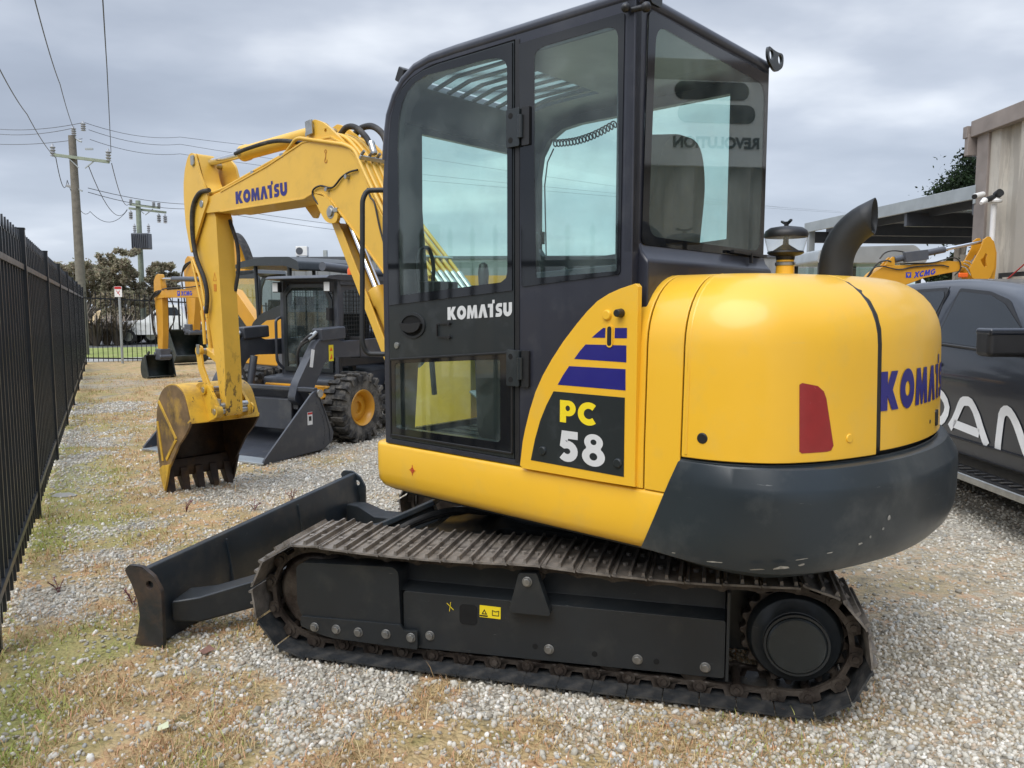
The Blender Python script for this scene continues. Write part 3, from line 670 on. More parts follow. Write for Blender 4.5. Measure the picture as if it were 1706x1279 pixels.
    st = [[(955, 525), (980, 480), (1010, 435), (1283, 450), (1283, 553)], [(1035, 400), (1062, 362), (1090, 330), (1287, 335), (1287, 417)], [(1120, 297), (1148, 272), (1175, 250), (1186, 250), (1184, 298)], [(1232, 250), (1290, 250), (1290, 300), (1230, 300)]]
    m = MB()
    for q in st: m.prism(U.side(.955, q, Z5), .9522, .9532)
    m.build('navy_stripe', LETB, sc)
    def wo(name, txt, a, b, c, L_, mat, par, z=Z5, gap=.09, dy=0):
        p = U.side(L_, [a, b, c], z); word_on(name, txt, (p[0][0], L_+dy, p[0][1]), (p[1][0], L_+dy, p[0][1]), (p[0][0], L_+dy, p[2][1]), mat, par, gap)
    wo('lettering', 'PC', (967, 705), (1142, 722), (967, 598), .9542, LETY, dk); wo('lettering', '58', (955, 890), (1188, 912), (955, 742), .9542, LETW, dk, gap=.05)
    for (x, y, r, mt, nm, h) in ((1195, 188, .021, YEL, 'plug', .008), (1262, 178, .017, BLK, 'rubber_stop', .03), (883, 845, .020, CHAR, 'bolt_cap', .007), (1247, 905, .020, CHAR, 'bolt_cap', .007)):
        (a, z), = U.side(.955, [(x, y)], Z5); m = MB(); m.cyl((a, .951, z), (a, .955+h, z), r, r*.8, 20); m.build(nm, mt, sc, bevel=.003)
    (a, z), = U.side(.955, [(1208, 290)], Z5); m = MB(); m.prism(rrect(a-.014, z-.042, a+.014, z+.042, .0135), .9525, .9575); q = m.build('cover_latch', YEL, sc, bevel=.001); m = MB(); m.prism(rrect(a-.0095, z-.036, a+.0095, z+.036, .009), .9575, .9582); m.build('keyhole', BLK, sc)
    # exhaust and pre-cleaner
    b = U.loc((1.335, 3.25, 0)); o = U.loc((0, 0, 1.6)); pth = []
    base = Vector((b.x, b.y, 1.70)); dr = Vector((-1, -.10, 0)).normalized()
    for k in range(4): pth.append(base+Vector((0, 0, .07*k/3)))
    for k in range(1, 13):
        a = R(68)*k/12; rr = .205; pth.append(base+Vector((0, 0, .07))+dr*(rr*(1-math.cos(a)))+Vector((0, 0, rr*math.sin(a))))
    m = MB(); m.tube(pth, .066, 28, False); e = pth[-1]; tg = (pth[-1]-pth[-2]).normalized()
    for k in range(len(m.v)-28, len(m.v)):
        q_ = Vector(m.v[k]); m.v[k] = tuple(q_+tg*((.012-(q_-e).dot(dr))/tg.dot(dr)))
    ex = m.build('exhaust_stack', BLKM, EX, solid=.004, smooth=60)
    m = MB(); m.lathe([(.082, 1.70), (.084, 1.722), (.078, 1.727), (.068, 1.728)], (base.x, base.y, 0), 'z', 32); m.build('exhaust_collar', BLK, ex)
    q = U.loc(at(1307, 470, 3.3)); c0 = (q.x, q.y, 0)
    m = MB(); m.lathe([(.06, 1.715), (.058, 1.727), (.038, 1.737), (.036, 1.80), (.034, 1.80)], c0, 'z', 24); pc = m.build('air_cleaner', YEL, EX, bevel=.002)
    m = MB(); m.lathe([(.037, 1.775), (.041, 1.778), (.041, 1.789), (.037, 1.792)], c0, 'z', 24); m.build('clamp_band', ZNC, pc)
    m = MB(); m.lathe([(.037, 1.80), (.038, 1.815), (.06, 1.82), (.074, 1.828), (.072, 1.836), (.035, 1.838)], c0, 'z', 28); m.build('air_cleaner_base', BLK, pc, bevel=.002)
    m = MB(); m.lathe([(.071, 1.836), (.084, 1.885), (.085, 1.90)], c0, 'z', 32); m.build('clear_bowl', CLG, pc)
    m = MB(); m.lathe([(.012, 1.838), (.05, 1.84), (.012, 1.865), (.010, 1.9)], c0, 'z', 20); m.build('spinner_cone', BLKM, pc)
    m = MB(); m.lathe([(.087, 1.893), (.089, 1.906), (.083, 1.920), (.066, 1.932), (.03, 1.938), (.012, 1.939)], c0, 'z', 32); m.box((q.x+.0, q.y, 1.948), (.014, .014, .02)); m.bar((q.x-.004, q.y-.002, 1.95), (q.x-.028, q.y+.02, 1.962), .01, .008); m.bar((q.x+.004, q.y+.002, 1.95), (q.x+.028, q.y-.02, 1.962), .01, .008); m.build('rain_cap', BLK, pc)
    # grab rail at the front corner
    m = MB(); m.tube(roundpath([(.47, .88, 2.165), (.58, .955, 2.165), (.59, .975, 2.12), (.60, .985, 1.43), (.59, .965, 1.375), (.47, .88, 1.375)], .05), .0125, 12); m.build('grab_rail', BLKM, EX, smooth=60)
def roundpath(P, r, n=6):
    P = [Vector(p) for p in P]; o = [P[0]]
    for i in range(1, len(P)-1):
        a = P[i-1]-P[i]; b = P[i+1]-P[i]; t = min(r, a.length*.45, b.length*.45); q0 = P[i]+a.normalized()*t; q1 = P[i]+b.normalized()*t
        for k in range(n+1): u = k/n; o.append(q0*(1-u)**2+P[i]*2*u*(1-u)+q1*u*u)
    o.append(P[-1]); return o
build_upper()

def build_cab():
    Y0, Y1_ = -.20, .93
    out = [(.50, .94), (.50, 2.0), (.492, 2.18), (.472, 2.36), (.450, 2.48), (.415, 2.565), (.355, 2.63), (.27, 2.672), (.17, 2.690), (0, 2.695), (-.915, 2.695), (-.915, .94)]
    door = [(.462, .965), (.462, 1.79), (.452, 2.20), (.440, 2.38), (.424, 2.485), (.395, 2.55), (.345, 2.605), (.28, 2.64), (.20, 2.660), (.1, 2.668), (-.349, 2.668), (-.349, .965)]
    qclear = U.side(.93, [(752, 1185), (745, 700), (745, 245), (750, 225), (765, 208), (790, 195), (1050, 118), (1075, 117), (1092, 126), (1102, 150), (1104, 860), (1096, 1155)], (600, 0, .39088))
    qb = U.side(.93, [(680, 186), (1130, 52), (1110, 1168), (690, 1222)], (600, 0, .39088))
    # left side wall
    opening = [(-.385, .99), (-.385, 1.60)]
    m = MB(); m.prism(out, .885, .93, holes=[[(x*.99 if 0 else x, z) for x, z in door], [(-.40, 1.74), (-.84, 1.76), (-.84, 2.60), (-.40, 2.60)]])
    cabf = m.build('cab_frame', CHAR2, EX, bevel=.006)
    # right side wall with its window
    rw = [(.43, 1.94), (.43, 2.35), (.41, 2.46), (.355, 2.54), (.26, 2.590), (.14, 2.603), (-.745, 2.606), (-.745, 1.93), (.0, 1.88), (.40, 1.90)]
    m = MB(); m.prism(out, Y0, Y0+.045, holes=[rw]); m.build('cab_side_wall', CHAR2, cabf, bevel=.006)
    m = MB(); m.prism([(x*1.0, z) for x, z in rw], Y0+.015, Y0+.020); m.build('right_window', DGL, cabf)
    m = MB(); m.tube([(.385, Y0+.012, 1.7), (.405, Y0+.012, 2.3), (.385, Y0+.012, 2.43), (.34, Y0+.012, 2.5)], .004, 6); m.box((.405, Y0+.05, 2.0), (.05, .02, .07)); m.build('window_catch', BLK, cabf)
    # roof following the profile, with a skylight
    prof = [(.452, 2.48), (.415, 2.565), (.355, 2.63), (.27, 2.672), (.17, 2.690), (0, 2.697), (-.915, 2.697)]
    top = [(-.915, 2.652), (0, 2.652), (.16, 2.645), (.25, 2.63), (.33, 2.59), (.38, 2.53), (.41, 2.47)]
    def roofband(y0, y1, xa=None, xb=None):
        # piece of roof between y0, y1 and x range
        up = [(-.915, 2.702), (-.17, 2.702), (-.16, 2.702), (0, 2.702), (.17, 2.696), (.27, 2.676), (.31, 2.66), (.32, 2.652), (.36, 2.632), (.418, 2.567), (.454, 2.48)]
        lo = [(-.915, 2.660), (-.17, 2.660), (-.16, 2.660), (0, 2.658), (.16, 2.652), (.25, 2.637), (.285, 2.622), (.295, 2.617), (.335, 2.597), (.39, 2.54), (.42, 2.475)]
        i0 = 0 if xa is None else xa; i1 = len(up)-1 if xb is None else xb
        mm.prism(up[i0:i1+1]+lo[i0:i1+1][::-1], y0, y1)
    mm = MB(); roofband(Y0+.046, .09); roofband(.82, .884); roofband(.091, .819, None, 1); roofband(.091, .819, 7, None)
    rf = mm.build('roof', CHAR2, cabf, bevel=0)
    m = MB()
    # rounded tube rails along both roof edges and across the back
    for y in (.905, Y0+.02): m.tube([(x, y, z) for x, z in [(.478, 2.30), (.462, 2.42), (.445, 2.50), (.40, 2.58), (.34, 2.64), (.26, 2.680), (.16, 2.698), (0, 2.702), (-.90, 2.702)]], .030, 10)
    m.tube([(-.895, .905, 2.700), (-.895, Y0+.02, 2.700)], .030, 10); m.build('roof_rail', CHAR2, cabf, smooth=60)
    m = MB(); m.grid([[(-.17, .09, 2.69), (-.17, .82, 2.69)], [(.16, .09, 2.684), (.16, .82, 2.684)], [(.30, .09, 2.652), (.30, .82, 2.652)]]); m.build('skylight', DGL, cabf, solid=.005)
    m = MB()
    for k in range(8):
        y = .15+.61*k/7; m.bar((-.17, y, 2.664), (.16, y, 2.658), .022, .01); m.bar((.16, y, 2.658), (.31, y, 2.622), .022, .01)
    m.build('skylight_grille', CHAR, cabf)
    # rear wall: frame around the window, bulged lower panel
    m = MB(); m.prism([(Y0, 1.80), (.93, 1.80), (.93, 2.695), (Y0, 2.695)], -.915, -.875, 'yz', holes=[roundpoly([(Y0+.035, 1.83), (.865, 1.83), (.845, 2.66), (Y0+.035, 2.655)], .03)])
    m.build('rear_frame', CHAR2, cabf, bevel=.005)
    m = MB(); m.prism([(-.875, 1.845), (-.915, 1.845), (-.925, 1.81), (-.955, 1.775), (-.955, 1.70), (-.955, 1.55), (-.875, 1.55)], Y0-.002, .885); m.build('rear_lower_panel', CHAR2, cabf, bevel=.012, seg=3)
    m = MB(); wb = roundpoly([(Y0+.02, 1.832), (.875, 1.832), (.85, 2.668), (Y0+.02, 2.662)], .03); wi = roundpoly([(Y0+.05, 1.862), (.832, 1.866), (.80, 2.630), (Y0+.05, 2.61)], .07)
    m.prism(wb, -.9215, -.9175, 'yz', holes=[wi]); m.build('rear_window_border', FRIT, cabf)
    m = MB(); m.prism(wi, -.9215, -.9175, 'yz'); m.build('rear_window', DGL, cabf)
    m = MB(); m.bar((-.94, .18, 1.845), (-.94, -.16, 1.838), .016, .012); m.bar((-.945, .0, 1.845), (-.945, .0, 1.80), .01, .012); m.build('rear_bracket', BLK, cabf)
    # front: windscreen frame
    m = MB(); m.prism([(Y0+.046, .95), (.884, .95), (.884, 2.50), (Y0+.046, 2.50)], .455, .485, 'yz', holes=[rrect(Y0+.075, 1.0, .80, 2.452, .03)]); m.build('front_frame', CHAR2, cabf, bevel=0)
    m = MB(); m.prism(rrect(Y0+.07, .995, .81, 2.46, .03), .475, .480, 'yz'); m.build('windscreen', DGL, cabf)
    m = MB(); m.prism([(.80, 1.0), (.884, 1.0), (.884, 2.45), (.73, 2.52), (.735, 1.75)], .430, .462, 'yz'); m.build('front_pillar', CHAR, cabf)
    m = MB(); m.bar((.50, .60, 1.15), (.505, .71, 2.35), .022, .018); m.bar((.51, .70, 2.40), (.515, .745, 1.7), .012, .012); m.build('wiper', BLK, cabf)
    m = MB(); m.box((.535, .75, 2.735), (.05, .06, .07), ry=-.5); m.bar((.43, .75, 2.62), (.53, .75, 2.71), .03, .02); m.build('roof_lamp', BLK, cabf, bevel=.006)
    # lower body shell
    m = MB(); m.prism([(.455, .94), (.455, .97), (-.875, .97), (-.875, .94)], Y0+.046, .884); m.build('cab_floor', BLKM, cabf)
    m = MB(); m.box((-.865, .365, 1.25), (.02, 1.03, .58)); m.build('cab_back_wall', BLKM, cabf)
    # rear quarter window
    m = MB(); m.prism(roundpoly(qb, .012, 3), .931, .9345, holes=[roundpoly(qclear, .008, 2)]); m.build('quarter_window_border', FRIT, cabf)
    m = MB(); m.prism(roundpoly(qclear, .008, 2), .931, .9345); m.build('quarter_window', DGL, cabf)
    m = MB(); m.prism([(-.352, .955), (-.375, .955), (-.375, 2.665), (-.352, 2.665)], .928, .9325); m.build('door_seal', BLK, cabf)
    # corner knobs and lifting eyes
    m = MB(); m.lathe([(.004, -.016), (.014, -.010), (.017, 0), (.014, .010), (.004, .016)], (-.888, .952, 2.655), 'y', 14); m.cyl((-.90, .93, 2.650), (-.945, .925, 2.650), .010); m.lathe([(.004, -.018), (.016, -.010), (.018, 0), (.016, .010), (.004, .018)], (-.955, .925, 2.648), 'x', 14); m.build('rubber_stop', BLK, cabf, smooth=60)
    for y, yy in ((Y0+.012, -1), (.84, 1)):
        m = MB(); e = roundpoly([(-.045, -.05), (.0, -.065), (.055, -.03), (.10, .0), (.085, .05), (.03, .06), (-.03, .03)], .03)
        if yy < 0: m.prism(roundpoly([(Y0-.085, 2.715), (Y0-.085, 2.775), (Y0+.0, 2.765), (Y0+.09, 2.775), (Y0+.09, 2.715), (Y0+.0, 2.67)], .04, 5), -.945, -.933, 'yz', holes=[circ(Y0-.045, 2.74, .022, 16), circ(Y0+.05, 2.74, .022, 16)])
        else: m.prism(roundpoly([(.80, 2.68), (.80, 2.76), (.84, 2.79), (.88, 2.76), (.88, 2.68)], .02, 4), -.945, -.933, 'yz', holes=[circ(.84, 2.755, .018, 14)])
        m.build('lifting_eye', CHAR, cabf, bevel=.002)
    # ---- door
    m = MB(); gl = [(.452, 1.613), (.452, 1.79), (.443, 2.20), (.430, 2.38), (.414, 2.48), (.386, 2.543), (.338, 2.596), (.275, 2.63), (.198, 2.650), (.1, 2.658), (-.338, 2.658), (-.338, 1.672)]
    clear = U.side(.935, [(165, 1100), (165, 900), (160, 620), (167, 500), (178, 440), (200, 390), (235, 350), (285, 320), (400, 290), (545, 252), (575, 246), (600, 250), (618, 262), (627, 285), (628, 1160), (622, 1185), (600, 1203), (450, 1222), (290, 1243), (170, 1258)], (600, 0, .39088))
    low = [(.490, 1.352), (-.338, 1.416), (-.338, .990), (.490, .985)]; low = [(min(x, .45), z) for x, z in low]
    lclear = roundpoly([(.415, 1.335), (-.27, 1.385), (-.27, 1.03), (.415, 1.022)], .02)
    doorp = [(.458, .968), (.458, 1.79), (.449, 2.20), (.436, 2.38), (.420, 2.483), (.392, 2.547), (.342, 2.602), (.278, 2.637), (.199, 2.657), (.1, 2.665), (-.345, 2.665), (-.345, .968)]
    m.prism(doorp, .900, .9315, holes=[[(x, z) for x, z in clear], lclear]); dr = m.build('cab_door', CHAR, EX, bevel=.003)
    m = MB(); m.prism(gl, .932, .9365, holes=[clear]); m.build('window_border', FRIT, dr, bevel=.0015)
    m = MB(); m.prism(clear, .932, .9365); m.build('door_window', DGL, dr)
    m = MB(); m.prism(low, .932, .9355, holes=[lclear]); m.build('window_border', FRIT, dr, bevel=.0015)
    m = MB(); m.prism(lclear, .932, .9355); m.build('lower_window', DGL, dr)
    m = MB()
    lo = low
    for a, b in ((lo[0], lo[1]), (lo[1], lo[2]), (lo[2], lo[3]), (lo[3], lo[0])): m.bar((a[0], .936, a[1]), (b[0], .936, b[1]), .008, .010)
    m.build('window_trim', BLK, dr, bevel=.003)
    (a0, z0), (a1, z1), (a2, z2) = U.side(.94, [(418, 212), (730, 192), (418, 150)], Z5)
    word_on('lettering', 'KOMATSU', (a0, .9333, z0), (a1, .9333, z1), (a0, .9333, z2), LETW, dr, .07)
    m = MB(); m.prism(circ(.286, 1.519, .088, 40, .061), .930, .9375, holes=[circ(.288, 1.518, .074, 36, .048)]); h = m.build('door_handle', BLKM, dr, bevel=.003, seg=3)
    m = MB(); m.prism(circ(.288, 1.518, .076, 36, .050), .9316, .9326); m.build('handle_recess', PIT, h)  # recess shade painted as a flat black ellipse behind the lever
    m = MB(); m.prism(roundpoly([(.368, 1.530), (.335, 1.526), (.28, 1.528), (.222, 1.534), (.212, 1.528), (.230, 1.500), (.262, 1.487), (.31, 1.486), (.345, 1.500)], .012, 3), .934, .952); m.build('handle_lever', BLK, h, bevel=.007, seg=3)
    m = MB(); z_ = 1.502; m.bar((.115, .938, z_-.03), (.115, .938, z_+.025), .006, .006); m.bar((.04, .938, z_+.03), (.108, .938, z_+.026), .006, .006); m.bar((.04, .938, z_-.032), (.108, .938, z_-.032), .006, .006)
    m.cyl((.036, .932, z_+.03), (.036, .944, z_+.03), .008, n=10); m.cyl((.036, .932, z_-.032), (.036, .944, z_-.032), .008, n=10); m.build('wire_loop', BLK, dr)
    m = MB(); m.lathe([(.0, 0), (.016, 0), (.015, .006), (.0, .008)], (.401, .9315, 1.422), 'y', 20); m.build('key_lock', ZNC, dr)
    for zc in (2.322, 1.352):
        m = MB(); m.prism(rrect(-.388, zc-.075, -.318, zc+.075, .006, 3), .932, .950); m.cyl((-.392, .946, zc-.045), (-.392, .946, zc+.045), .013, n=14); hg = m.build('hinge', CHAR, dr, bevel=.003)
        m = MB(); m.prism(rrect(-.435, zc-.075, -.396, zc+.075, .004, 3), .932, .944); m.build('hinge_plate', BLK, dr, bevel=.002)
        m = MB(); m.cyl((-.342, .950, zc+.048), (-.342, .9508, zc+.048), .012, n=14); m.cyl((-.342, .950, zc-.048), (-.342, .9508, zc-.048), .012, n=14); m.build('screw_hole', PIT, dr)
    # ---- interior
    m = MB(); m.box((-.50, .42, 1.10), (.50, .50, .26)); m.box((-.45, .42, 1.33), (.50, .46, .12)); st = m.build('operator_seat', SEAT, EX, bevel=.04, seg=3)
    m = MB(); m.prism(roundpoly([(.25, 1.38), (.66, 1.38), (.68, 1.75), (.66, 2.10), (.60, 2.30), (.33, 2.30), (.24, 2.14), (.215, 1.75)], .10), -.06, .06, 'yz'); bk = m.build('backrest', SEAT, st, loc=(-.70, 0, 0), rot=(0, R(-7), 0), bevel=.03, seg=3); bk.location = (-.52, 0, .02)
    m = MB(); m.prism(roundpoly([(.30, 1.95), (.58, 1.95), (.57, 2.22), (.32, 2.22)], .06), .05, .075, 'yz'); hr = m.build('headrest_pad', SEAT, st, rot=(0, R(-7), 0), bevel=.01); hr.location = (-.52, 0, .02)
    for y, nm in ((.72, 'left_console'), (.10, 'right_console')):
        m = MB(); m.prism(roundpoly([(-.70, 1.0), (.0, 1.0), (.02, 1.45), (-.06, 1.56), (-.66, 1.50)], .05), y-.075, y+.075); cs_ = m.build('console', BLK, EX, bevel=.015)
        m = MB(); m.tube(smoothpath([(-.02, y, 1.52), (.02, y, 1.60), (.03, y, 1.68)]), .012); m.lathe([(.012, 1.67), (.022, 1.70), (.026, 1.76), (.02, 1.80), (.006, 1.81)], (.03, y, 0), 'z', 14); m.build('joystick', BLK, cs_, smooth=60)
    m = MB(); m.box((.36, .70, 1.66), (.12, .17, .14)); m.tube(smoothpath([(.39, .79, 1.66), (.40, .80, 1.80), (.40, .78, 1.88), (.40, .72, 1.89), (.39, .70, 1.80), (.39, .71, 1.70)]), .010); m.build('front_console', BLK, EX, bevel=.012)
    m = MB(); m.box((.40, -.02, 1.55), (.08, .14, .95)); m.build('monitor_post', BLK, EX, bevel=.01)
    for y in (.28, .44):
        m = MB(); m.bar((.20, y, 1.50), (.27, y, 1.05), .018, .018); pd = m.build('travel_lever', BLK, EX)
        m = MB(); m.prism([(.20, 1.075), (.36, 1.16), (.36, 1.172), (.20, 1.087)], y-.045, y+.045); m.build('pedal', ZNC, pd, bevel=.003)
    m = MB()
    for k in range(7): m.box((.18, .1+.1*k, .974), (.5, .05, .006))
    m.build('floor_mat', RUB, EX)
    # coiled cable across the right window
    a = Vector((.30, -.13, 2.515)); b = Vector((-.12, -.13, 2.56)); m = MB(); pth = []
    for k in range(0, 19*12+1):
        t = k/(19*12); p = a.lerp(b, t); p.z -= .028*math.sin(math.pi*t); an = 2*math.pi*k/12; pth.append(p+Vector((.004*math.cos(an), .016*math.cos(an), .018*math.sin(an))))
    m.tube(pth, .0042, 5); m.build('coiled_cable', BLK, EX, smooth=60)
build_cab()

def build_boom():
    ya, yb = -.085, .17
    up = [(3.60, 2.50), (3.427, 2.519), (2.746, 2.637), (2.277, 2.745), (1.95, 2.735), (1.79, 2.66), (1.69, 2.575), (1.60, 2.43), (1.50, 2.27), (1.40, 2.14), (1.0, 1.76), (.82, 1.57), (.70, 1.42)]
    dn = [(.68, 1.28), (.80, 1.22), (.92, 1.28), (1.15, 1.54), (1.42, 1.82), (1.651, 2.04), (1.768, 2.145), (1.877, 2.241), (1.966, 2.323), (2.059, 2.373), (2.16, 2.393), (2.28, 2.362), (3.438, 2.366), (3.66, 2.37), (3.745, 2.40), (3.75, 2.46), (3.70, 2.495)]
    m = MB(); m.prism(up+dn, ya+.012, yb-.0); boom = m.build('boom', YELB, EX, bevel=.006)
    # edge weld flanges: thin plates proud of the box on top and bottom
    m = MB()
    for L_ in (up[1:12], dn[2:13]):
        P3 = [(x, 0, z) for x, z in L_]
        for i in range(len(P3)-1):
            a, b = Vector(P3[i]), Vector(P3[i+1]); a.y = b.y = (ya+yb)/2; m.bar(a, b, yb-ya+.012, .012)
    m.build('flange', YELB, boom, bevel=.002)
    # apex lug plates for the arm cylinder
    lug = roundpoly([(2.277, 2.73), (2.247, 2.80), (2.236, 2.862), (2.154, 2.885), (2.06, 2.85), (1.98, 2.80), (1.863, 2.715), (1.80, 2.66), (2.1, 2.62)], .02, 4)
    m = MB(); m.prism(lug, yb-.035, yb-.013, holes=[circ(2.03, 2.79, .014, 12)]); m.prism(lug, ya+.03, ya+.052); m.build('cylinder_lug', YELB, boom, bevel=.003)
    m = MB(); m.cyl((2.185, ya, 2.83), (2.185, yb+.004, 2.83), .028, n=18); m.box((2.19, yb+.006, 2.83), (.075, .014, .10), ry=.1); m.build('pin_plate', ZNC, boom, bevel=.004)
    for x, z in ((3.713, 2.448), (1.962, 2.242)):
        m = MB(); m.cyl((x, ya-.02, z), (x, yb+.022, z), .030, n=20); m.cyl((x, yb, z), (x, yb+.010, z), .046, n=20); m.box((x-.05, yb+.006, z+.01), (.05, .014, .03)); m.build('pivot_pin', ZNC, boom, bevel=.004)
    for y in (yb-.002, ya-.0):
        lg = roundpoly([(2.16, 2.385), (1.99, 2.34), (1.88, 2.22), (1.90, 2.17), (1.965, 2.165), (2.03, 2.19), (2.12, 2.30)], .03, 4)
        if y < 0: lg = roundpoly(U.side(ya, [(622, 860), (622, 900), (645, 965), (720, 1068), (745, 1065), (800, 900), (800, 840)], W2), .02, 4)
        m = MB(); m.prism(lg, y-.016, y+.010); m.build('boom_cylinder_lug', YELB, boom, bevel=.003)
    (a0, z0), (a1, z1), (a2, z2) = U.side(yb+.002, [(632, 620), (945, 566), (628, 545)], Z2)
    word_on('lettering', 'KOMATSU', (a0, yb+.0018, z0), (a1, yb+.0018, z1), (a2, yb+.0018, z2), LETB, boom, .07)
    # crane hook emblem
    hc = Vector((2.012, yb+.002, 2.625)); m = MB(); m.prism([(hc.x+u, hc.z+v) for u, v in stroke(arc(0, -.038, .013, 150, 400, 12)+[(.0, -.012), (0, .012)], .006)], hc.y, hc.y+.001); m.prism(circ(hc.x, hc.z+.024, .013, 14), hc.y, hc.y+.001, holes=[circ(hc.x, hc.z+.024, .009, 14)]); m.build('hook_symbol', pbr('orange_brown_decal', (.42, .16, .02), .5), boom)
    # steel pipes: one along the front half, a fan of five down the back
    m = MB(); m.tube(roundpath([(3.62, .15, 2.525), (3.40, .155, 2.545), (2.52, .155, 2.70), (2.36, .175, 2.775), (2.30, .178, 2.775), (1.80, .178, 2.665), (1.70, .17, 2.62), (1.60, .17, 2.46), (1.40, .165, 2.17), (1.0, .16, 1.79)], .05), .0125, 10)
    for k in range(5):
        y = .115-.055*k
        m.tube(roundpath([(2.05-.02*k, y, 2.78), (1.86, y, 2.735-.004*k), (1.70, y, 2.60), (1.56, y, 2.385), (1.40, y, 2.17), (1.02, y, 1.81), (.92, y, 1.70)], .09), .0135, 10)
    m.tube(smoothpath([(3.50, .12, 2.535), (3.0, .12, 2.62), (2.6, .12, 2.69), (2.35, .12, 2.76)]), .010, 8); m.build('steel_pipe', YELB, boom, smooth=60)
    m = MB()
    for x, z, an in ((1.64, 2.565, -.95), (1.12, 1.91, -.76)): m.box((x, .02, z), (.028, .31, .018), ry=-an)
    for x, z in ((2.95, 2.612), (2.55, 2.69)): m.box((x, .155, z), (.04, .04, .03))
    m.build('pipe_clamp', ZNC, boom, bevel=.003)
    for k in range(5):
        y = .115-.055*k; m = MB(); m.tube([(1.03-.018*j, y, 1.82-.018*j) for j in range(8)], [.018, .021, .017, .021, .021, .017, .022, .022], 10); m.build('pipe_fitting', ZNC, boom, smooth=20)
        m = MB(); m.tube(smoothpath([(.90, y, 1.69), (.80, y, 1.58), (.70, y, 1.40), (.66, y, 1.2)]), .015, 8); m.build('hydraulic_hose', RUB, boom, smooth=60)
    m = MB()
    for x, z, y in ((1.655, 2.585, .15), (1.655, 2.585, .085), (1.655, 2.585, .02), (1.655, 2.585, -.05)): m.cyl((x, y, z), (x-.03, y, z+.02), .010, n=8)
    m.build('clamp_bolt', BOLT, boom)
    # rubber hoses over the crown
    m = MB(); m.tube(smoothpath([(2.02, .05, 2.77), (1.94, .05, 2.815), (1.84, .05, 2.80), (1.74, .05, 2.73), (1.69, .05, 2.67)]), .020, 10); m.tube(smoothpath([(2.04, -.06, 2.76), (1.95, -.07, 2.825), (1.82, -.07, 2.825), (1.71, -.07, 2.76), (1.655, -.07, 2.67)]), .022, 10)
    m.tube(smoothpath([(3.58, .185, 2.545), (3.72, .20, 2.53), (3.83, .205, 2.42), (3.86, .20, 2.22), (3.82, .195, 2.02), (3.70, .195, 1.84), (3.67, .19, 1.70), (3.71, .185, 1.56)], 8), .018, 10)
    m.tube(smoothpath([(2.25, .12, 2.735), (2.6, .165, 2.80), (3.0, .165, 2.80), (3.22, .15, 2.79)]), .015, 10)
    m.tube(smoothpath([(3.56, .03, 2.32), (3.505, .0, 2.12), (3.50, .0, 1.92), (3.535, .015, 1.74)]), .016, 10); m.build('hydraulic_hose', RUB, boom, smooth=60)
    for y, x in ((.05, 1.672), (-.07, 1.64)): m = MB(); m.tube([(x+.01-.012*k/2, y, 2.685-.014*k) for k in range(7)], [.021, .024, .021, .024, .021, .024, .019], 10); m.build('hose_fitting', ZNC, boom)
    m = MB(); m.tube(smoothpath([(1.655, yb+.012, 2.485), (1.74, yb+.014, 2.48), (1.83, yb+.012, 2.455), (1.93, yb+.014, 2.40), (2.06, yb+.014, 2.425), (2.145, yb+.012, 2.41), (2.155, yb+.012, 2.37), (2.10, yb+.0, 2.30), (2.06, .1, 2.24)]), .0065, 8); m.tube(smoothpath([(1.56, yb+.01, 2.36), (1.53, yb+.012, 2.30), (1.49, yb+.012, 2.26), (1.44, yb+.012, 2.10), (1.38, yb+.012, 1.95)]), .006, 8); m.build('lamp_cable', BLK, boom, smooth=60)
    m = MB()
    for x, z in ((1.765, 2.465), (1.985, 2.405)): m.cyl((x, yb, z-.012), (x, yb+.03, z-.012), .014, n=10)
    m.build('cable_clip', ZNC, boom)
    # arm cylinder
    yc = .045
    m = MB(); m.lathe([(0, 0), (.058, .005), (.060, .07), (.055, .075), (.055, 1.02), (.062, 1.03), (.062, 1.09), (.045, 1.10), (0, 1.10)], (0, 0, 0), 'x', 24); ac = m.build('arm_cylinder', YELB, EX, loc=(2.19, yc, 2.83), rot=(0, R(.8), 0), smooth=40)
    m = MB(); m.cyl((1.10, 0, 0), (1.62, 0, 0), .030, n=20); m.build('cylinder_rod', CHR, ac, smooth=60)
    m = MB(); m.cyl((.10, .05, -.02), (.10, .085, -.02), .022, n=12); m.box((1.06, .04, .0), (.05, .05, .05)); m.build('cylinder_fitting', ZNC, ac, bevel=.003)
    # boom lift cylinder below the boom
    a = Vector((1.962, .045, 2.242)); b = Vector((1.22, .045, 1.02)); d = (b-a); n_ = d.normalized(); an = math.atan2(-n_.z, n_.x)
    m = MB(); m.lathe([(.03, .60), (.066, .61), (.066, .72), (.058, .73), (.058, 1.38), (0, 1.40)], (0, 0, 0), 'x', 24); bc = m.build('boom_cylinder', YELB, EX, loc=a, rot=(0, an, 0), smooth=40)
    m = MB(); m.cyl((.0, 0, 0), (.62, 0, 0), .030, n=20); m.build('cylinder_rod', CHR, bc, smooth=60)
    g = MB(); g.bar((.02, 0, -.085), (1.42, 0, -.10), .13, .012); g.bar((.02, .07, -.06), (1.42, .07, -.075), .012, .07); g.bar((.02, -.07, -.06), (1.42, -.07, -.075), .012, .07)
    for i, (vx, vy, vz) in enumerate(g.v): g.v[i] = (vx, vy, -vz)
    g.build('rod_guard', YELB, bc, bevel=.003)
